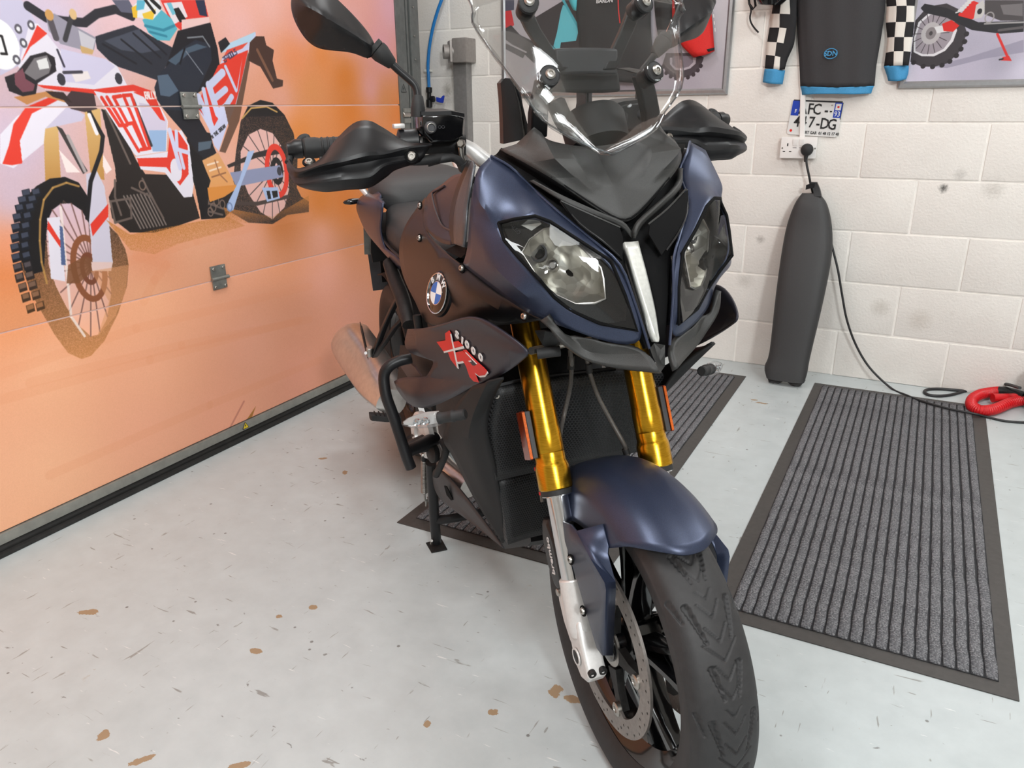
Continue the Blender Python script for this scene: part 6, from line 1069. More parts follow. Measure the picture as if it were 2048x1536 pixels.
lathe('key_barrel', [(.010, -.02), (.012, 0), (.012, .02), (.009, .022)], [(-.31,.1254,1.157)][0], (-.3, .3, .9), MT['softrubber'], BK, n=16)
# tall side deflector beside the screen
for s in (1, -1):
    df = [[(-.345,-.0882,1.2367),(-.34,-.0814,1.2443),(-.335,-.0704,1.243),(-.32,-.0622,1.2255)], [(-.345,-.0868,1.209),(-.335,-.0811,1.2119),(-.325,-.0682,1.2113),(-.315,-.0597,1.1979)], [(-.345,-.0869,1.1718),(-.33,-.0791,1.1758),(-.32,-.0624,1.1751),(-.315,-.0525,1.168)], [(-.34,-.0895,1.136),(-.325,-.078,1.1392),(-.315,-.0639,1.1421),(-.31,-.0526,1.1449)]]
    loft('side_deflector', [[mir(v, s) for v in r] + [mir((v[0] - .03, v[1] + .004, v[2]), s) for v in r[::-1]] for r in df], MT['gloss'] if False else MT['plastic'], BK, smooth=25)
    tube('deflector_groove', [mir((v[0] + .003, v[1], v[2]), s) for v in [(-.333,-.0696,1.2365),(-.322,-.0658,1.2079),(-.318,-.0615,1.1709),(-.312,-.0612,1.1437)]], .0018, MT['gloss'], BK, n=6)
plate('dash_cover', [(-.21, -.15, 1.105), (-.21, .15, 1.105), (-.36, .13, 1.10), (-.36, -.13, 1.10)], .02, MT['matplastic'], BK, toward=(0, 0, 1))
for toks in ([(-.1229,-.012,1.1633),(-.1227,-.0121,1.1633)],): pass

# ================= steered assembly: wheel, forks, mudguard, bars (built straight ahead, then turned)
steer_begin()
R_T = 0.298
def tyre(name, parent, c, R, hw, rim, grooves):
    prof = [(-.72, rim), (-.87, rim + .016), (-.97, rim + .036), (-1.0, rim + .050), (-.965, R - .026), (-.87, R - .0155), (-.72, R - .0085), (-.5, R - .004), (-.25, R - .001), (0, R), (.25, R - .001), (.5, R - .004), (.72, R - .0085), (.87, R - .0155), (.965, R - .026), (1.0, rim + .050), (.97, rim + .036), (.87, rim + .016), (.72, rim)]
    pf = np.array([p for p in catmull([(a * hw, r) for a, r in prof], 6 if grooves else 2)])
    NU = 1320 if grooves else 96; nv = len(pf); th = np.linspace(0, 2 * np.pi, NU, endpoint=False)
    A, V = np.meshgrid(th, np.arange(nv), indexing='ij'); y = pf[V, 0]; r = pf[V, 1].copy()
    if grooves:
        # tread: arc length across the crown as the pattern coordinate
        arc = np.concatenate([[0], np.cumsum(np.hypot(*np.diff(pf, axis=0).T))]); arc -= arc[nv // 2]; S = arc[V]
        per = 2 * np.pi / 11; dep = np.zeros_like(r)
        def seg(u0, s0, u1, s1, w0, w1, d):
            for sg in (1, -1):
                ph = 0 if sg > 0 else per * .5 * 0
                for sh in (-per, 0, per):
                    u = (((A + ph) % per) + sh) * R; x0, x1 = u0 * per * R, u1 * per * R
                    dx, dy = x1 - x0, s1 - s0; L = dx * dx + dy * dy; t = np.clip(((u - x0) * dx + (sg * S - s0) * dy) / L, 0, 1)
                    dd = np.hypot(u - x0 - t * dx, sg * S - s0 - t * dy); w = w0 + (w1 - w0) * t
                    np.maximum(dep, d * np.clip((w - dd) / .0009, 0, 1), out=dep)
        seg(.06, .020, .40, .035, .0016, .0055, .006); seg(.58, .012, .86, .023, .0013, .0048, .006); seg(.28, .046, .48, .057, .0016, .0052, .0045)
        for a in (.06, .26, .58, .74): seg(a, 0, a + .14, .018, .0013, .0013, .004)
        seg(.90, 0, 1.06, .027, .0013, .0013, .004); seg(.42, 0, .50, .012, .0012, .0012, .004)
        r -= dep
    vs = np.stack([c[0] + r * np.cos(A), c[1] + y, c[2] + r * np.sin(A)], -1).reshape(-1, 3)
    i = np.arange(NU)[:, None]; j = np.arange(nv - 1)[None, :]; k = (i + 1) % NU
    fs = np.stack([i * nv + j, i * nv + j + 1, k * nv + j + 1, k * nv + j], -1).reshape(-1, 4)
    me = bpy.data.meshes.new(name); me.vertices.add(len(vs)); me.vertices.foreach_set('co', vs.ravel()); me.loops.add(fs.size); me.loops.foreach_set('vertex_index', fs.ravel().astype(np.int32))
    me.polygons.add(len(fs)); me.polygons.foreach_set('loop_start', np.arange(0, fs.size, 4, dtype=np.int32)); me.update(calc_edges=True); me.validate()
    return finish(name, me, MT['rubber'], parent, 180)
def ring_plate(name, c, r0, r1, y, th, mat, parent, holes=(), petals=None, n=96):
    outer = [(c[0] + r1 * math.cos(t), y, c[2] + r1 * math.sin(t)) for t in np.linspace(0, 2 * math.pi, n, endpoint=False)]
    inn = []
    for t in np.linspace(0, 2 * math.pi, n, endpoint=False):
        rr = r0
        if petals: d = abs(((t - petals[1]) / (2 * math.pi / petals[0]) + .5) % 1 - .5) * 2 * math.pi / petals[0]; rr = r0 - .019 * max(0, 1 - (d / .16) ** 2)
        inn.append((c[0] + rr * math.cos(t), y, c[2] + rr * math.sin(t)))
    hl = [inn]
    for a, r, sz in holes: hl.append([(c[0] + r * math.cos(a) + sz * math.cos(t), y, c[2] + r * math.sin(a) + sz * math.sin(t)) for t in np.linspace(0, 2 * math.pi, 8, endpoint=False)])
    return plate(name, outer, th, mat, parent, holes=hl, toward=(0, -1, 0))
def wheel(name, c, R, hw, rim, grooves, discs, front):
    w = bpy.data.objects.new(name, None); link(w, BK)
    tyre('tyre', w, c, R, hw, rim, grooves)
    lip = hw * .74
    lathe('rim', [(rim + .004, -lip), (rim + .006, -lip + .004), (rim - .004, -lip + .007), (rim - .014, -lip + .016), (rim - .020, -lip * .35), (rim - .020, lip * .35), (rim - .014, lip - .016), (rim - .004, lip - .007), (rim + .006, lip - .004), (rim + .004, lip), (rim - .002, lip - .004), (rim - .012, lip - .012), (rim - .026, lip * .35), (rim - .026, -lip * .35), (rim - .012, -lip + .012), (rim - .002, -lip + .004)], c, (0, 1, 0), MT['gloss'], w, n=96, close=True)
    lathe('hub', [(.018, -.062), (.030, -.060), (.034, -.035), (.046, -.028), (.046, .028), (.034, .035), (.030, .060), (.018, .062)], c, (0, 1, 0), MT['gloss'], w, n=40)
    for k in range(5):
        for sg in (-1, 1):
            a = 2 * math.pi * k / 5 + .32; secs = []
            for t in np.linspace(0, 1, 7):
                rr = .036 + (rim - .02 - .036) * t; ang = a + sg * (.30 * (1 - t) * .55 + .235 * t ** 1.5 * .9); ww = .020 - .007 * math.sin(math.pi * min(1, t * .9)) + .006 * t ** 4; dd = .024 - .010 * t
                p = Vector((c[0] + rr * math.cos(ang), c[1], c[2] + rr * math.sin(ang))); tx = Vector((-math.sin(ang), 0, math.cos(ang))); b = .3
                secs.append([p + tx * ww * x + Vector((0, dd * y, 0)) for x, y in ((-.5, -1 + b), (-.5 + b * .5, -1), (.5 - b * .5, -1), (.5, -1 + b), (.5, 1 - b), (.5 - b * .5, 1), (-.5 + b * .5, 1), (-.5, 1 - b))])
            loft('spoke', secs, MT['gloss'], w)
    for y in discs:
        holes = []
        for k in range(20):
            b = 2 * math.pi * k / 20
            holes += [(b + .02, .1535, .0026), (b + .12, .146, .0026), (b + .22, .1385, .0026), (b + .27, .152, .0024)] if k % 2 == 0 else [(b + .05, .1395, .0026), (b + .17, .1525, .0026)]
        th = .005; dk = ring_plate('brake_disc', c, .1265, .16, y - th / 2 if y < 0 else y - th / 2, -th if False else th, MT['disc'], w, holes, petals=(5, .1))
        for k in range(5):
            a = 2 * math.pi * k / 5 + .1; o = Vector((c[0] + .114 * math.cos(a), y, c[2] + .114 * math.sin(a))); sy = -1 if y < 0 else 1
            lathe('disc_bobbin', [(.0125, -.002), (.0125, .005), (.0105, .0065), (.006, .007), (.0055, .005), (.0002, .005)], o, (0, sy, 0), MT['steel'], dk, n=22)
            bar_ = [[Vector((c[0] + rr * math.cos(a + da), y - sy * yy, c[2] + rr * math.sin(a + da))) for da, yy in ((-wd / rr, .002), (wd / rr, .002), (wd / rr, .016), (-wd / rr, .016))] for rr, wd in ((.045, .016), (.08, .009), (.118, .012))]
            loft('disc_carrier_arm', bar_, MT['engine'], dk)
    lathe('axle', [(.0125, -.085), (.0125, .085)], c, (0, 1, 0), MT['steel'], w, n=20)
    return w
FW = wheel('front_wheel', WC, R_T, .0585, .2165, True, (-.060, .060), True)
lathe('wheel_sensor_ring', [(.030, 0), (.040, .0), (.040, .004), (.030, .004)], (0, -.056, .298), (0, 1, 0), MT['steel'], FW, n=40, close=True)
# --- forks
FB = WC + GF * .007
for s in (-1, 1):
    base = FB + Vector((0, s * .101, 0)); at = lambda k: base + KF * k
    fk = bpy.data.objects.new('fork_leg', None); link(fk, BK)
    lathe('outer_tube', [(.0262, .352), (.0275, .356), (.0275, .392), (.0266, .398), (.0262, .43), (.0262, .86)], base, KF, MT['gold'], fk, n=56, smooth=25)
    lathe('tube_collar', [(.0285, .288), (.0305, .290), (.0305, .328), (.0292, .334), (.0275, .338), (.0275, .353)], base, KF, MT['gold'], fk, n=56, smooth=25)
    lathe('dust_seal', [(.024, .278), (.0285, .279), (.0285, .289), (.026, .2895)], base, KF, MT['softrubber'], fk, n=40)
    lathe('seal_clip', [(.0265, .2765), (.0275, .277), (.0275, .2785), (.0265, .279)], base, KF, MT['chrome'], fk, n=40)
    lathe('inner_tube', [(.0205, .08), (.0205, .285)], base, KF, MT['chrome'], fk, n=48)
    # silver lower casting with axle clamp
    lo = lathe('fork_lower', [(.024, .13), (.0255, .128), (.0255, .07), (.0265, .045), (.022, .03)], base, KF, MT['alu'], fk, n=40)
    def lp(g, k, dy=0): return base + GF * g + KF * k + Vector((0, dy, 0))
    sg = s
    clamp = [[lp(g, k, sg * y) for g, k in ((-.024, .06), (.024, .06), (.026, .02), (.030, -.012), (.034, -.036), (.018, -.046), (-.006, -.044), (-.022, -.022), (-.026, .01))] for y in (-.020, -.014, .014, .020)]
    sc_ = (.9, 1, 1, .9); cc = lp(0, 0)
    loft('axle_clamp', [[cc + (p - cc) * sc_[i] + Vector((0, 0, 0)) for p in sec] for i, sec in enumerate(clamp)], MT['alu'], lo, mods=[('BEVEL', dict(width=.004, segments=3, limit_method='ANGLE'))])
    lathe('axle_bore', [(.0155, 0), (.0155, .0022), (.0125, .0024), (.0125, .0005)], lp(-.002, -.004, sg * .0195), (0, sg, 0), MT['alu'], lo, n=30)
    cyl('axle_end', lp(-.002, -.004, sg * .0196), (0, sg, 0), .0125, .0012, MT['engine'], lo, n=24)
    for g, k in ((.036, -.022), (.031, -.040)):
        pass
    for y in (.010, -.010): lathe('pinch_bolt', [(.0072, -.004), (.0072, .003), (.006, .0038), (.0036, .0038), (.0034, .001), (.0002, .001)], lp(.033, -.028, sg * y), GF - KF * .55, MT['engine'], lo, n=20)
    # caliper lug running down behind the tube
    loft('caliper_lug', [[lp(g + a, k, sg * (y + b)) for a, b in ((-.010, -.007), (.010, -.007), (.010, .007), (-.010, .007))] for g, k, y in ((-.050, .105, .006), (-.047, .085, .008), (-.036, .05, .010), (-.022, .02, .010), (-.014, .0, .008))], MT['alu'], lo, mods=[('BEVEL', dict(width=.003, segments=2, limit_method='ANGLE'))])
    # caliper
    cal = [[lp(g, k, sg * y) for g, k in ((-.034, .10), (-.028, .15), (-.034, .20), (-.052, .235), (-.085, .235), (-.10, .20), (-.098, .14), (-.080, .10), (-.055, .092))] for y in (-.062, -.05, -.02, .006, .012)]
    cb = cal[2]; cen = sum((Vector(p) for p in cb), Vector()) / len(cb); sc_ = (.8, 1, 1, .97, .82)
    cap_ = loft('brake_caliper', [[cen + Vector((0, (p - cen).y, 0)) + (Vector((p.x, cen.y, p.z)) - cen) * sc_[i] for p in sec] for i, sec in enumerate(cal)], MT['plastic'], BK, mods=[('BEVEL', dict(width=.004, segments=2, limit_method='ANGLE'))])
    if s == -1: text('caliper_lettering', 'brembo', lp(-.062, .165, s * .0128), KF, Vector((-1, 0, 0)) * 1, .022, MT['white'], cap_, bold=.0004)
    else: text('caliper_lettering', 'brembo', lp(-.062, .165, s * .0128), -KF, GF, .022, MT['white'], cap_, bold=.0004)
    cyl('caliper_bolt', lp(-.050, .100, s * .012), (0, s, 0), .007, .006, MT['steel'], cap_, n=14); cyl('bleed_nipple', lp(-.07, .236, s * -.01), KF, .004, .014, MT['steel'], cap_, n=10)
    # side reflector on the tube
    rf = [[at(k) + GF * g + Vector((0, s * y, 0)) for g, y in ((-.016, .026), (.014, .026), (.014, .036), (-.016, .036))] for k in (.348, .352, .428, .432)]
    rb2 = loft('fork_reflector', rf, MT['greyplastic'], fk, mods=[('BEVEL', dict(width=.0015, segments=2))])
    loft('reflector_lens', [[at(k) + GF * g + Vector((0, s * y, 0)) for g, y in ((-.018, .0365), (.015, .0365), (.015, .0415), (-.018, .0415))] for k in (.347, .433)], MT['amber'], rb2, mods=[('BEVEL', dict(width=.001, segments=2))])
    for i in range(28): pass
    loft('reflector_ribs', [[at(k) + GF * g + Vector((0, s * y, 0)) for g, y in ((.0152, .0365), (.0160, .0368), (.0160, .0412), (.0152, .0415))] for k in (.349, .431)], MT['amberedge'], rb2)
tri = loft('lower_yoke', [[FB + KF * k + Vector((0, y, 0)) + GF * g for g, k in ((-.06, .60), (.03, .60), (.03, .635), (-.06, .635))] for y in (-.135, -.06, .06, .135)], MT['engine'], BK, mods=[('BEVEL', dict(width=.008, segments=2))])
# --- front mudguard
def fender_pt(deg, u):
    a = abs(u); l = float(np.interp(a, (0, .2, .4, .6, .8, 1), (0, .018, .035, .057, .0755, .085))) * (1 if u > 0 else -1); r = float(np.interp(a, (0, .2, .4, .6, .8, 1), (.3205, .3205, .3185, .3095, .290, .252)))
    t = math.radians(deg); r -= .022 * max(0, (a - .6) / .4) ** 2 * min(1, max(0, (deg - 80) / 14)); return (WC.x + r * math.cos(t), l, WC.z + r * math.sin(t))
rows = []
for k in np.linspace(0, 1, 10):
    rows.append([fender_pt(58 + 17 * abs(u) ** 2.4 + (152 - 58 - 17 * abs(u) ** 2.4 - 26 * abs(u) ** 2) * k, u) for u in (-1, -.9, -.8, -.6, -.4, -.2, 0, .2, .4, .6, .8, .9, 1)])
grid('front_mudguard', rows, MT['blue'], BK, 3, .0035, smooth=60, off=1.0)
SG = {k: v for k, v in zip('abcdefghijkl', [(-.0942,-.106,.5113),(-.03,-.11,.5374),(-.0053,-.112,.5401),(.0477,-.112,.52),(.0993,-.112,.5068),(.1043,-.112,.4964),(.0959,-.112,.3653),(.0886,-.112,.3596),(.0682,-.112,.3591),(.0366,-.112,.3944),(.0023,-.112,.4344),(-.037,-.112,.4749)])}
SG.update({k: v for k, v in zip('mnopqr', [(.0677,-.09,.5472),(.0405,-.086,.5719),(.0678,-.091,.5347),(.0972,-.092,.5016),(.0988,-.092,.4907),(.0883,-.092,.3528)])})
for s in (1, -1):
    Q_ = {k: (v[0], v[1] if s == 1 else -v[1], v[2]) for k, v in SG.items()}
    fg_ = qmesh('mudguard_side_plate', Q_, 'a b c d l; l d e k; k e f j; j f g i; i g h; c n m o; c o p d; d p e; e p q f; f q r g', MT['blue'], BK, False, thick=.003, sub=0, smooth=25)
    for v in [(-.0252,-.1145,.4737),(.0225,-.1145,.4015)]: bolt((v[0], v[1] * s, v[2]), (.1, -s, .1), .0062, fg_)
# --- brake lines between the tubes
tube('brake_line', [(-.1782,-.04,.7923),(-.1731,-.04,.766),(-.1933,-.035,.7156),(-.2008,-.045,.6604),(-.1627,-.07,.6406),(-.1245,-.085,.6256)], .0042, MT['hose'], BK, n=10, sub=5)
tube('brake_line', [(-.198,0,.7755),(-.1969,.005,.7415),(-.1831,.015,.6956),(-.1686,.035,.6455),(-.1497,.05,.6068),(-.1509,.058,.5841),(-.1477,.066,.5422),(-.1479,.075,.4976)], .0042, MT['hose'], BK, n=10, sub=5)
tube('line_sleeve', [(-.1767,-.039,.7815),(-.1756,-.04,.7576)], .0065, MT['softrubber'], BK, n=12); tube('line_sleeve', [(-.1945,.003,.7542),(-.1949,.005,.7373)], .0062, MT['softrubber'], BK, n=12); tube('line_grommet', [(-.1531,.056,.5918),(-.1499,.0585,.5824)], .0068, MT['softrubber'], BK, n=12)
tube('sensor_wire', [(-.1656,.05,.6154),(-.1604,.062,.5791),(-.1552,.07,.5431),(-.1478,.08,.5232)], .0022, MT['softrubber'], BK, n=8, sub=4)
tube('brake_line', [FB + KF * .42 + Vector((-.02, -.1, 0)), FB + KF * .3 + Vector((-.05, -.112, 0)), FB + KF * .24 + Vector((-.06, -.112, 0))], .004, MT['hose'], BK, n=8, sub=4)
for k in (.255, .30): tube('red_hose_tie', [FB + KF * k + Vector((-.056, -.112, 0)), FB + KF * (k + .006) + Vector((-.055, -.112, 0))], .0055, MT['red'], BK, n=8)
# --- handlebar, grips, guards, mirrors
for s in (-1, 1):
    def m_(v): return (v[0], v[1] * (-s), v[2])
    hb = tube('handlebar', [m_(v) for v in [(-.4,-.0868,1.0893),(-.402,-.1121,1.1107),(-.41,-.1316,1.1284),(-.42,-.1547,1.1383),(-.43,-.1989,1.1434),(-.437,-.2531,1.144),(-.443,-.3246,1.1449),(-.45,-.3943,1.1449)]], [.0155, .015, .0135, .012, .011, .011, .011, .011], MT['alu'], BK, n=20, sub=4)
    gp = [(-.437,-.2759,1.1455),(-.447,-.3859,1.1454),(-.449,-.4237,1.1461)]; g0, g1, g2 = [Vector(m_(v)) for v in gp]; dg = (g2 - g0).normalized(); L_ = (g2 - g0).length
    lathe('grip', [(.015, 0), (.021, .002), (.021, .012), (.0165, .015), (.0165, L_ - .03), (.018, L_ - .022), (.018, L_ - .004), (.015, L_)], g0, dg, MT['softrubber'], BK, n=28)
    for k in (.55, .62, .69, .76, .83): lathe('grip_ring', [(.0164, 0), (.0176, .001), (.0176, .003), (.0164, .004)], g0 + dg * L_ * k, dg, MT['softrubber'], hb, n=24)
    lathe('bar_end_weight', [(.012, 0), (.0165, .001), (.0165, .014), (.013, .02), (.012, .026), (.006, .028)], g2, dg, MT['plastic'], BK, n=26)
    # guard shell
    st = [[(-.432,-.4513,1.1312),(-.432,-.4567,1.1232),(-.432,-.4571,1.1148),(-.432,-.4555,1.108),(-.432,-.4514,1.1009)],[(-.405,-.4498,1.1227),(-.398,-.4521,1.1168),(-.402,-.4524,1.1066),(-.398,-.4525,1.0969),(-.404,-.4462,1.0901)],[(-.388,-.4387,1.1181),(-.374,-.4425,1.1128),(-.382,-.4424,1.1024),(-.374,-.4439,1.0908),(-.388,-.4336,1.0829)],[(-.382,-.4044,1.1307),(-.348,-.4094,1.1234),(-.36,-.4097,1.1105),(-.348,-.4116,1.0945),(-.37,-.4079,1.0774)],[(-.392,-.3761,1.1569),(-.34,-.3885,1.1287),(-.353,-.3885,1.115),(-.34,-.3909,1.0967),(-.366,-.3882,1.0769)],[(-.4,-.3393,1.1839),(-.336,-.3671,1.133),(-.348,-.367,1.1194),(-.336,-.3698,1.0978),(-.362,-.3682,1.0781)],[(-.4,-.3121,1.1872),(-.336,-.3323,1.1394),(-.35,-.3301,1.1223),(-.338,-.3307,1.0986),(-.364,-.33,1.0781)],[(-.4,-.2882,1.1744),(-.344,-.3014,1.1378),(-.352,-.3011,1.1259),(-.342,-.3044,1.1136),(-.366,-.2983,1.0931)],[(-.392,-.2498,1.1489),(-.354,-.2555,1.1424),(-.358,-.2595,1.1284),(-.352,-.2742,1.1174),(-.37,-.2787,1.104)],[(-.376,-.2108,1.1445),(-.366,-.2117,1.1424),(-.364,-.2203,1.133),(-.362,-.2308,1.1212),(-.372,-.2363,1.1126)]]
    grid('hand_guard', [[m_(v) for v in r] for r in st], MT['plastic'], BK, 4, .004, smooth=28)
    tube('guard_strap', [m_(v) for v in [(-.44,-.4525,1.1241),(-.452,-.4433,1.1397),(-.458,-.4302,1.1554),(-.46,-.422,1.1633),(-.46,-.4133,1.1636),(-.452,-.4134,1.1563)]], [.007, .006, .006, .006, .006, .005], MT['softrubber'], BK, n=10, sub=4)
    bolt(m_([(-.352,-.2531,1.1267)][0]), (1, s * .25, .1), .0078, BK); bolt(m_([(-.4,-.4214,1.1259)][0]), (.6, s * .1, .8), .0075, BK)
    tube('brake_lever' if s == -1 else 'clutch_lever', [m_(v) for v in [(-.395,-.1682,1.1168),(-.38,-.2049,1.1167),(-.378,-.2418,1.116),(-.385,-.2933,1.121),(-.39,-.3529,1.1266),(-.39,-.4039,1.1269)]], [.008, .009, .008, .007, .0065, .007], MT['softrubber'], BK, n=12, sub=4)
    # mirror stalk and head
    mb = [Vector(m_(v)) for v in [(-.405,-.2233,1.1881),(-.405,-.2205,1.2179),(-.41,-.2205,1.2344),(-.414,-.2265,1.2462),(-.418,-.2452,1.2641),(-.42,-.2592,1.2783),(-.424,-.2819,1.3022)]]
    lathe('mirror_boot', [(.0125, 0), (.0125, .015), (.009, .034), (.006, .037)], mb[0], mb[1] - mb[0], MT['softrubber'], BK, n=20)
    tube('mirror_arm', mb[1:6], .0068, MT['plastic'], BK, n=14, sub=4)
    lathe('mirror_boot', [(.008, 0), (.010, .002), (.0165, .026), (.0165, .034), (.014, .0345), (.0155, .036), (.0155, .044)], mb[5] - (mb[6] - mb[5]).normalized() * .004, mb[6] - mb[5], MT['softrubber'], BK, n=24)
    ring = [(-.424,-.2781,1.3061),(-.43,-.3043,1.3445),(-.448,-.329,1.3749),(-.458,-.3514,1.3983),(-.462,-.3812,1.4064),(-.462,-.4023,1.396),(-.462,-.4108,1.3766),(-.462,-.4078,1.3514),(-.462,-.397,1.3289),(-.456,-.3884,1.3165),(-.458,-.3712,1.3052),(-.432,-.3346,1.301),(-.428,-.3129,1.2955),(-.424,-.2935,1.2836)]
    ridge = [(-.408,-.2853,1.299),(-.398,-.3105,1.3159),(-.392,-.3361,1.3311),(-.388,-.3629,1.3476),(-.41,-.38,1.3618),(-.42,-.3952,1.3719)]
    rg = [Vector(m_(v)) for v in ring]; rd = [Vector(m_(v)) for v in ridge]
    mir_ = bpy.data.objects.new('mirror', None); link(mir_, BK)
    bm = bmesh.new(); A_ = [bm.verts.new(p) for p in rg]; B_ = [bm.verts.new(p) for p in rd]; n_ = len(A_)
    up = [0, 1, 2, 3, 4, 5, 6]; lo = [0, 13, 12, 11, 10, 9, 8, 7, 6]
    def strip(a, b):
        i = j = 0
        while i < len(a) - 1 or j < len(b) - 1:
            if j == len(b) - 1 or i == 0 or (i < len(a) - 2 and (i + 1) / (len(a) - 1) <= (j + 1) / (len(b) - 1)): bm.faces.new((a[i], a[i + 1], b[j])); i += 1
            else: bm.faces.new((a[i], b[j + 1], b[j])); j += 1
    strip([A_[k] for k in up], B_); strip([A_[k] for k in lo], B_)
    bmesh.ops.recalc_face_normals(bm, faces=bm.faces); cl = bm.edges.layers.float.new('crease_edge')
    for e in bm.edges:
        if e.is_boundary: e[cl] = .6
        elif all(v in B_ for v in e.verts): e[cl] = .5
    bmobj('mirror_shell', bm, MT['plastic'], mir_, smooth=50, mods=[('SUBSURF', dict(levels=3, render_levels=3)), ('SOLIDIFY', dict(thickness=.003, offset=0))])
    cg = sum(rg, Vector()) / n_; plate('mirror_glass', [cg + (p - cg) * .95 + Vector((-.006, 0, 0)) for p in rg], .003, MT['chrome'], mir_, toward=(-1, 0, 0))
    # master cylinder / switch block
    fr = [(-.385,-.2216,1.1907),(-.375,-.1701,1.1897),(-.39,-.1422,1.1839),(-.39,-.1464,1.1518),(-.378,-.1709,1.1444),(-.385,-.2085,1.144),(-.388,-.2218,1.1599)]
    fr = [Vector(m_(v)) for v in fr]; bk = [p + Vector((-.055, 0, .004)) for p in fr]
    rs = loft('fluid_reservoir', [[p + Vector((.004, 0, 0)) - (p - sum(fr, Vector()) / 7) * .06 for p in fr], fr, bk], MT['gloss'] if s == -1 else MT['plastic'], BK, mods=[('BEVEL', dict(width=.003, segments=2, limit_method='ANGLE'))])
    loft('reservoir_cap', [[p + Vector((dx, 0, dz)) for dx in (-.0,) for p in (fr[0], fr[1], fr[2], bk[2], bk[1], bk[0])] for dz in (0, .006)], MT['plastic'], rs)
    kn = Vector(m_([(-.377,-.2092,1.1703)][0])); lathe('sight_glass', [(.0105, -.004), (.0105, .004), (.0085, .006), (.0068, .0062), (.0062, .0035), (.0002, .0035)], kn, (1, s * .12, .06), MT['greyplastic'], rs, n=26)
    tube('sight_ring', [kn + Vector((.0062, 0, 0)) + Vector((0, math.cos(a), math.sin(a))) * .0072 for a in np.linspace(0, 2 * math.pi, 25)], .0008, MT['steel'], rs, n=6)
    if s == -1:
        for tok in [(-.3755,-.1933,1.1702),(-.3755,-.187,1.1699)]: tube('fluid_mark', [Vector(tok) + Vector((.001, math.cos(a) * .0028, math.sin(a) * .0022)) for a in np.linspace(0, 2 * math.pi, 13)], .0004, MT['greyplastic'], rs, n=4)
    tube('bar_clamp', [m_(v) for v in [(-.43,-.213,1.1434),(-.415,-.1374,1.133)]], .020, MT['matplastic'], BK, n=18)
    lathe('switch_housing', [(.015, 0), (.023, .003), (.023, .036), (.015, .039)], m_([(-.432,-.2188,1.1455)][0]), dg, MT['plastic'], BK, n=22)
    tube('banjo_fitting', [m_(v) for v in [(-.385,-.1545,1.1388),(-.385,-.1532,1.118),(-.39,-.1472,1.1015)]], [.006, .0045, .0045], MT['steel'], BK, n=12, sub=3)
    lathe('banjo_bolt', [(.0085, 0), (.0085, .006), (.006, .009)], m_([(-.385,-.1526,1.1387)][0]), (.8, s * .5, .2), MT['steel'], BK, n=6)
    tube('control_hose', [m_(v) for v in [(-.385,-.2179,1.1105),(-.38,-.1911,1.1157),(-.382,-.172,1.116),(-.385,-.1594,1.1097),(-.39,-.1478,1.0928),(-.4,-.1319,1.0712)]], [.007, .007, .007, .008, .0085, .008], MT['softrubber'], BK, n=12, sub=4)
    tube('hose_ferrule', [m_(v) for v in [(-.386,-.1538,1.1058),(-.389,-.1489,1.0947)]], .0105, MT['softrubber'], BK, n=14)
    box('switch_button', m_([(-.43,-.2543,1.1743)][0]), (.02, .02, .008), MT['alu'], BK, bev=.003)
steer_end()

# ================= indicators, seat, tail, rear end
for s in (1, -1):
    tip, bs, ct = [Vector(mir(v, s)) for v in [(-.2583,-.336,.676),(-.2131,-.276,.6935),(-.2362,-.236,.6829)]]
    d = (tip - bs).normalized(); L = (tip - bs).length; fw_ = Vector((1, 0, .1)); fw_ = (fw_ - d * fw_.dot(d)).normalized(); up = d.cross(fw_)
    ind = lathe('indicator_stalk', [(.0075, -.05), (.0098, -.048), (.0098, -.03), (.0112, -.028), (.0112, -.024), (.0100, -.022), (.0100, -.004), (.0112, -.002), (.0112, .002)], bs, d, MT['softrubber'], BK, n=22)
    secs = []
    for t, w, h in ((0, .012, .0125), (.08, .0155, .0140), (.3, .0150, .0150), (.55, .0125, .0132), (.8, .0075, .0095), (.95, .003, .004), (1.0, .0006, .0008)):
        secs.append([bs + d * L * t + (fw_ * math.cos(a) * w * .8 + up * math.sin(a) * h) for a in np.linspace(0, 2 * math.pi, 18, endpoint=False)])
    loft('indicator_lens', secs, MT['lens'], ind, smooth=180)
    loft('indicator_base', [[bs + d * L * t + (fw_ * (-w * .75 + .4 * w * (math.cos(a) + 1) * .5) + up * math.sin(a) * h * .86) for a in np.linspace(0, 2 * math.pi, 14, endpoint=False)] for t, w, h in ((.03, .014, .0125), (.3, .0140, .0145), (.55, .0115, .0125), (.8, .0068, .009), (.95, .0025, .003))], MT['alu'], ind, smooth=60)
    for t in (.34, .56): lathe('indicator_led', [(.0075, 0), (.0072, .003), (.005, .001), (.0022, .002), (.0018, .004), (.0002, .0045)], bs + d * L * t + fw_ * .0035, fw_, MT['chrome'], ind, n=20)
# bracket lamps wiring under the fairing
tube('cross_stay', [(-.0608,-.16,.8431),(-.0869,-.13,.8351),(-.1086,-.09,.8287),(-.1406,-.02,.818)], .006, MT['steel'], BK, n=10)
plate('fairing_bracket', [(-.0664,-.15,.8718),(-.0499,-.14,.8755),(-.0462,-.11,.864),(-.0666,-.11,.842),(-.0603,-.13,.837),(-.0618,-.14,.8496)], .003, MT['engine'], BK, toward=(1, -.3, 0))
tube('wiring_plug', [(-.0612,-.15,.8365),(-.0565,-.135,.838),(-.0516,-.115,.8388)], .0085, MT['softrubber'], BK, n=12)
for tk in [(-.179,.1,.7295)][:0]: pass
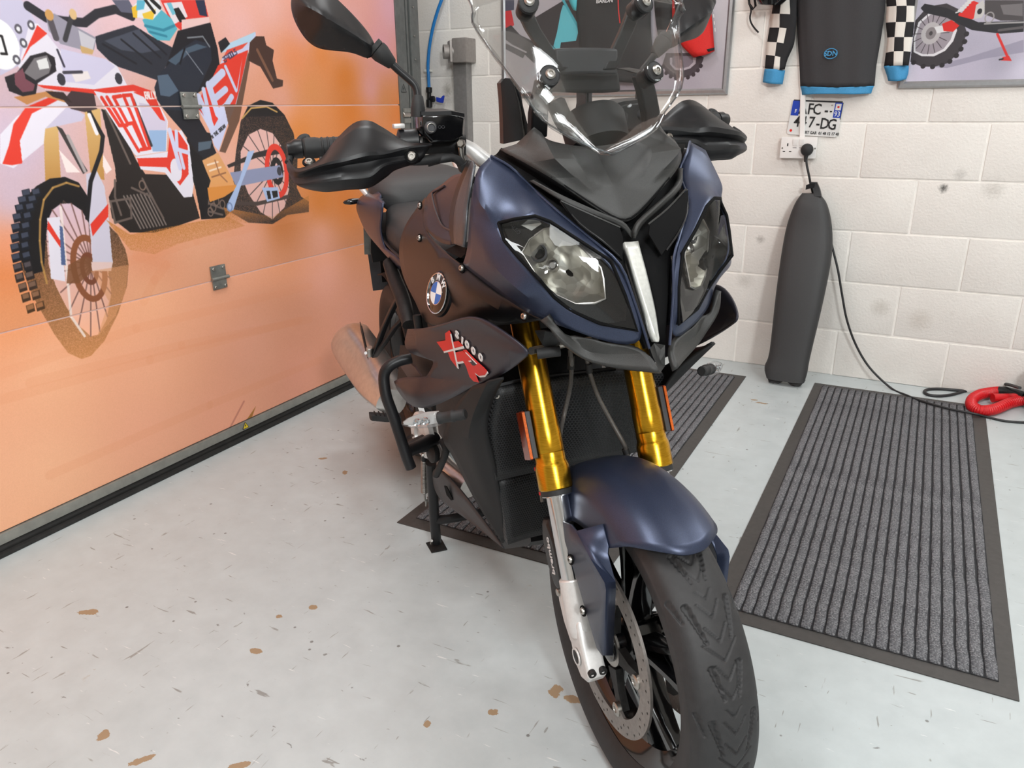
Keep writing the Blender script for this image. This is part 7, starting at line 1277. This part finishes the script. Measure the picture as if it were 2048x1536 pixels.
# seat
SE = dict(zip(['a', 'b', 'c', 'd', 'e', 'f', 'g', 'h', 'i', 'j'], [(-1.3574,-.15,.9661),(-1.3547,-.12,.9988),(-1.3326,-.07,1.0184),(-1.3599,0,1.0275),(-1.0868,0,1.0278),(-.9927,0,1.0206),(-1.1868,-.15,.9682),(-1.0984,-.12,.9717),(-1.0284,-.1,.9537),(-.942,-.05,.9925)]))
def sec(x, zt, w, zb, hump=.0):
    pts = []
    for a in np.linspace(0, 2 * math.pi, 28, endpoint=False):
        c_, s_ = math.cos(a), math.sin(a); pts.append((x, w * math.copysign(abs(c_) ** .55, c_), (zt + zb) / 2 + (zt - zb) / 2 * math.copysign(abs(s_) ** .6, s_)))
    return pts
loft('pillion_seat', [sec(-1.205, .965, .09, .905), sec(-1.225, .995, .14, .905), sec(-1.32, 1.02, .155, .92), sec(-1.45, 1.025, .145, .93), sec(-1.60, 1.02, .11, .94), sec(-1.64, 1.0, .07, .95)], MT['vinyl'], BK, smooth=60)
loft('rider_seat', [sec(-.78, .895, .05, .80), sec(-.83, .905, .09, .79), sec(-.92, .91, .125, .785), sec(-1.03, .918, .155, .79), sec(-1.14, .93, .16, .81), sec(-1.22, .95, .14, .85), sec(-1.25, .94, .10, .87)], MT['vinyl'], BK, smooth=60)
for s in (1, -1):
    grid('tail_panel', [[mir(v, s) for v in r] for r in [[(-1.4435,-.125,.9592),(-1.2058,-.15,.9718),(-1.1739,-.155,.959),(-1.1382,-.155,.9492)],[(-1.5502,-.15,.9263),(-1.3054,-.165,.9463),(-1.162,-.17,.9587),(-1.1007,-.165,.9541)],[(-1.6067,-.155,.8952),(-1.3368,-.17,.9144),(-1.1752,-.175,.9264),(-1.1029,-.17,.9277)],[(-1.5864,-.155,.8683),(-1.3341,-.17,.8778),(-1.1968,-.175,.8862),(-1.1407,-.17,.8795)],[(-1.5043,-.15,.8269),(-1.3074,-.165,.8321),(-1.1773,-.17,.835),(-1.1192,-.165,.8352)],[(-1.3325,-.145,.8021),(-1.1659,-.16,.8159),(-1.0328,-.165,.8276),(-.9816,-.16,.8304)],[(-1.0918,-.14,.7786),(-1.0161,-.15,.7965),(-.9659,-.155,.809),(-.9635,-.15,.8115)]]], MT['blue'], BK, 4, .004, smooth=45)
    tube('seat_side_trim', [mir(v, s) for v in [(-1.1568,-.158,.9637),(-1.1805,-.165,.9041),(-1.1735,-.165,.8632),(-1.076,-.165,.8435),(-.9126,-.16,.8321)]], .004, MT['plastic'], BK, n=8, sub=4)
    tube('grab_rail', [mir(v, s) for v in [(-1.45,-.1317,.9287),(-1.47,-.1516,.9559),(-1.5,-.1656,.9787),(-1.55,-.1768,1.0002),(-1.6,-.1823,1.0204)]], .009, MT['alu'], BK, n=14, sub=4)
    lathe('rear_indicator', [(.0005, -.03), (.006, -.024), (.010, -.008), (.010, .006), (.007, .03), (.005, .06)], mir([(-1.6,-.1723,.912)][0], s), (0, -1 * -s, .05), MT['gloss'], BK, n=18)
    tube('subframe_rail', [mir(v, s) for v in [(-1.15,-.1575,.7884),(-1.08,-.1593,.7523),(-.98,-.163,.7186),(-.9,-.1701,.671)]], [.018, .02, .02, .018], MT['engine'], BK, n=10, sub=3)
    # passenger peg hanger: two flat arms meeting at the peg
    bar('peg_hanger', [mir(v, s) for v in [(-1.02,-.1616,.7233),(-1.05,-.18,.6796),(-1.09,-.2016,.6194),(-1.13,-.2317,.5307)]], .016, .022, MT['plastic'], BK)
    bar('peg_hanger', [mir(v, s) for v in [(-1,-.1548,.6685),(-1.03,-.1821,.6322),(-1.08,-.2048,.58),(-1.13,-.2323,.5247)]], .016, .02, MT['plastic'], BK)
    pg = [Vector(mir(v, s)) for v in [(-1.14,-.2495,.5366),(-1.15,-.2523,.5736),(-1.16,-.255,.6104)]]
    pa = loft('passenger_peg', [[p + Vector((dx * w, 0, dz * w)) for dx, dz in ((-1, -.7), (.6, -1), (1, .4), (-.2, 1), (-1, .6))] for p, w in zip(pg + [pg[-1] + (pg[-1] - pg[-2]) * .12], (.019, .018, .016, .010))], MT['softrubber'], BK, smooth=40)
    for k in range(7): 
        t = .1 + .12 * k; o = pg[0] * (1 - t) + pg[2] * t; tube('peg_rib', [o + Vector((.014, 0, -.01)), o + Vector((.016, 0, .008)), o + Vector((.004, 0, .018))], .0016, MT['matplastic'], pa, n=6)
    cyl('peg_pivot', mir([(-1.13,-.2434,.5295)][0], s), (0.3, 0, 1), .010, .03, MT['steel'], BK)
    cyl('peg_pin', mir([(-1.12,-.2553,.5434)][0], s), (1, -.4 * s, .3), .0045, .005, MT['white'], BK)
    # crash bar
    tube('crash_bar', [mir(v, s) for v in [(-.6,-.236,.6816),(-.6,-.2633,.679),(-.6,-.2865,.6699),(-.6,-.2997,.6499),(-.59,-.3015,.6088),(-.58,-.2925,.563),(-.57,-.2836,.5142),(-.56,-.2764,.4701),(-.555,-.269,.4382)]], .0125, MT['plastic'], BK, n=18, sub=5)
    tube('crash_bar_stay', [mir(v, s) for v in [(-.58,-.272,.4667),(-.64,-.2258,.448),(-.7,-.1767,.4315)]], [.013, .016, .018], MT['plastic'], BK, n=14)
    # rider peg
    fp_ = [Vector(mir(v, s)) for v in [(-.98,-.2028,.3882),(-.98,-.2444,.396),(-.98,-.2824,.4062)]]
    pp_ = loft('rider_peg', [[p + Vector((dx * w, 0, dz * .009)) for dx, dz in ((-1, -1), (1, -1), (1, .6), (.6, 1), (-.6, 1), (-1, .6))] for p, w in zip(fp_ + [fp_[-1] + (fp_[-1] - fp_[-2]) * .1], (.018, .017, .015, .009))], MT['softrubber'], BK)
    for k in range(6):
        t = .1 + .15 * k; o = fp_[0] * (1 - t) + fp_[2] * t + Vector((0, 0, .009)); tube('peg_tooth', [o + Vector((-.015, 0, 0)), o + Vector((.015, 0, 0))], .002, MT['matplastic'], pp_, n=6)
# number plate and hanger at the far rear
loft('plate_hanger', [[(-1.60, -.10, .80), (-1.60, .10, .80), (-1.66, .09, .86), (-1.66, -.09, .86)], [(-1.66, -.09, .62), (-1.66, .09, .62), (-1.70, .08, .64), (-1.70, -.08, .64)]], MT['matplastic'], BK)
bp_ = [(-1.74,-.1223,.8089),(-1.74,-.0963,.7889),(-1.74,-.1016,.7062),(-1.74,-.1281,.7091)]
loft('number_plate', [[(-1.72, -.115, .58), (-1.72, .115, .58), (-1.76, .115, .78), (-1.76, -.115, .78)], [(-1.7225, -.115, .58), (-1.7225, .115, .58), (-1.7625, .115, .78), (-1.7625, -.115, .78)]], MT['greyplastic'], BK)
both(lambda s: plate('number_plate_edge', [mir(v, s) for v in [(-1.68,-.1305,.8176),(-1.68,-.1077,.8052),(-1.68,-.1136,.7176),(-1.68,-.1378,.7202)]], .003, MT['galv'], BK, toward=(1, 0, 0)) if s == 1 else None)
plate('mud_flap', [(-1.6,-.1234,.7843),(-1.6,-.0894,.7521),(-1.6,-.0699,.7073),(-1.6,-.1252,.705),(-1.6,-.1283,.7394)], .006, MT['matplastic'], BK, toward=(1, 0, 0))
# rear wheel, hugger, swingarm
wheel('rear_wheel', Vector((-1.548, 0, .325)), .318, .092, .2165, False, (), False)
HG = [[(-1.548 + .345 * math.cos(a), y, .325 + .345 * math.sin(a) + .012 * (1 - (y / .1) ** 2)) for y in (-.105, -.06, 0, .06, .105)] for a in np.linspace(.1, 1.9, 8)]
grid('rear_hugger', HG, MT['matplastic'], BK, 2, .004)
both(lambda s: loft('swingarm', [[(x, s * (y + dy), z + dz) for dy, dz in ((-.02, -.035), (.02, -.035), (.02, .035), (-.02, .035))] for x, y, z in ((-.98, .09, .42), (-1.2, .12, .40), (-1.45, .13, .345), (-1.60, .13, .325))], MT['engine'], BK, mods=[('BEVEL', dict(width=.008, segments=2))]))
tube('rear_shock', [(-1.02, .02, .42), (-1.06, .02, .70)], .035, MT['engine'], BK, n=16)
# exhaust silencer
EXS = []
for toks in ([(-1.66,-.2788,.4512),(-1.648,-.2202,.4897),(-1.636,-.1621,.4772),(-1.66,-.1536,.399),(-1.648,-.2134,.3648),(-1.636,-.2821,.396)], [(-1.55,-.3038,.446),(-1.538,-.2455,.5144),(-1.526,-.1694,.4891),(-1.55,-.1512,.3898),(-1.538,-.2177,.3421),(-1.526,-.2791,.3886)], [(-1.38,-.2887,.4183),(-1.368,-.2342,.494),(-1.356,-.1588,.4691),(-1.38,-.1368,.3759),(-1.368,-.2016,.3176),(-1.356,-.2634,.3673)], [(-1.2,-.2772,.403),(-1.188,-.2314,.4695),(-1.176,-.1611,.4553),(-1.2,-.1441,.3829),(-1.188,-.1934,.3201),(-1.176,-.2492,.3677)], [(-1.08,-.2502,.3934),(-1.068,-.2186,.4414),(-1.056,-.1729,.4283),(-1.08,-.1624,.3867),(-1.068,-.1913,.3618),(-1.056,-.2335,.3774)]):
    EXS.append([np.array(v) for v in toks])
EX2 = []
for ring in EXS:
    R1 = catmull([ring[-1]] + ring + ring[:2], 4); EX2.append(R1[4:-4 - 0][:24])
EX3 = list(zip(*[catmull(c, 4) for c in zip(*EX2)]))
ex = loft('exhaust_silencer', EX3, MT['exhaust'], BK, smooth=50)
plate('silencer_slot', [(-1.26,-.2409,.4254),(-1.26,-.2315,.4271),(-1.15,-.2337,.419),(-1.13,-.2447,.4089),(-1.18,-.2435,.4136)], .003, MT['void'], ex, toward=(.6, -.8, 0))
tube('silencer_seam', [(-1.255,-.2444,.4309),(-1.24,-.2306,.4269),(-1.17,-.2322,.4247),(-1.12,-.2465,.4096)], .0022, MT['void'], ex, n=6, sub=3)
for v in [(-1.2,-.2012,.4607),(-1.05,-.2267,.3985)]: cyl('silencer_rivet', v, (.6, -.8, .2), .005, .004, MT['steel'], ex, n=12)
tube('exhaust_pipe', [(-.98, -.13, .36), (-.9, -.12, .27), (-.75, -.08, .25)], [.035, .03, .03], MT['exhaust'], BK, n=20, sub=3)
# engine side details on the right
clutch = lathe('clutch_cover', [(.060, 0), (.060, .012), (.052, .020), (.024, .022), (.022, .014), (.0005, .014)], [(-.74,-.1867,.4306)][0], (.15, -1, 0), MT['alu'], BK, n=36)
for k in range(6): a = k * math.pi / 3; cyl('cover_bolt', Vector([(-.74,-.1867,.4306)][0]) + Vector((math.cos(a) * .05, -.016, math.sin(a) * .05)), (0, -1, 0), .005, .006, MT['steel'], clutch, n=10)
lathe('oil_filler', [(.022, 0), (.024, .004), (.024, .014), (.018, .018)], [(-.68,-.1793,.4039)][0], (.2, -1, .1), MT['engine'], BK, n=24)
tube('engine_hose', [(-.66,-.1666,.4433),(-.64,-.1637,.4246),(-.66,-.1712,.3839),(-.7,-.1796,.3329)], .009, MT['softrubber'], BK, n=12, sub=4)
tube('engine_hose', [(-.72,-.1849,.6575),(-.7,-.1899,.7131),(-.7,-.1915,.7495)], .010, MT['softrubber'], BK, n=12, sub=4)
plate('heel_plate', [(-.85,-.1773,.4601),(-.85,-.1636,.4619),(-.83,-.1562,.4196),(-.83,-.1673,.416)], .004, MT['alu'], BK, toward=(0, -1, 0))
bar('rear_brake_pedal', [(-.72,-.2587,.4194),(-.74,-.246,.4261),(-.78,-.2063,.4182),(-.8,-.1722,.4175)], .010, .014, MT['plastic'], BK)
lathe('peg_bracket', [(.02, 0), (.024, .01), (.02, .05), (.015, .07)], [(-.7,-.1769,.4288)][0], (-.1, -1, -.2), MT['engine'], BK, n=18)
# centre stand
st = bpy.data.objects.new('centre_stand', None); link(st, BK)
sl_ = [(-.8,-.1669,.3201),(-.84,-.1598,.2095),(-.87,-.1558,.1065),(-.895,-.1502,.019)]
for s in (1, -1):
    off = lambda v: v if s == 1 else (v[0], -v[1], v[2])
    tube('stand_leg', [off(v) for v in sl_], .0145, MT['plastic'], st, n=16, sub=3)
    f_ = Vector(off(sl_[-1])); plate('stand_foot', [f_ + Vector(p) for p in ((-.026, -.026, -.010), (.032, -.024, -.010), (.032, .022, -.010), (-.026, .022, -.010))], .004, MT['engine'], st, toward=(0, 0, 1)); tube('foot_bolt', [f_ + Vector((.004, -.016, 0)), f_ + Vector((.02, -.018, .02))], .004, MT['steel'], st, n=8)
cr = [(-.87,-.1544,.1061)][0]; tube('stand_crossbar', [cr, (cr[0] + .03, cr[1] + .06, cr[2] + .01), (cr[0] + .03, -cr[1] - .06, cr[2] + .01), (cr[0], -cr[1], cr[2])], .0125, MT['plastic'], st, n=14, sub=4)
sp0, sp1 = [Vector(v) for v in [(-.88,-.1664,.2916),(-.9,-.1704,.1839)]]
hel = []; dr = (sp1 - sp0); L = dr.length; dr.normalize(); a_, b_, _ = frame_of(dr)
for i in range(24 * 14): t = i / (24 * 14 - 1); an = 2 * math.pi * 24 * t; hel.append(sp0 + dr * L * t + (a_ * math.cos(an) + b_ * math.sin(an)) * .0085)
tube('stand_spring', hel, .0021, MT['springsteel'], st, n=6, smooth=180)
lathe('spring_sleeve', [(.008, 0), (.0095, .002), (.0095, .05), (.008, .052)], sp0 - dr * .05, dr, MT['plastic'], st, n=16)
tube('spring_hook', [(-.9,-.1704,.1839),(-.9,-.1709,.1618),(-.9,-.1677,.1482),(-.9,-.1612,.1563),(-.9,-.1632,.1663)], .0026, MT['springsteel'], st, n=8, sub=3); tube('spring_hook', [(-.9,-.1669,.1576),(-.9,-.1699,.1391)], .003, MT['springsteel'], st, n=8)
tube('side_stand', [(-.78, .17, .28), (-.95, .20, .20), (-1.08, .21, .17)], .012, MT['plastic'], BK, n=12)
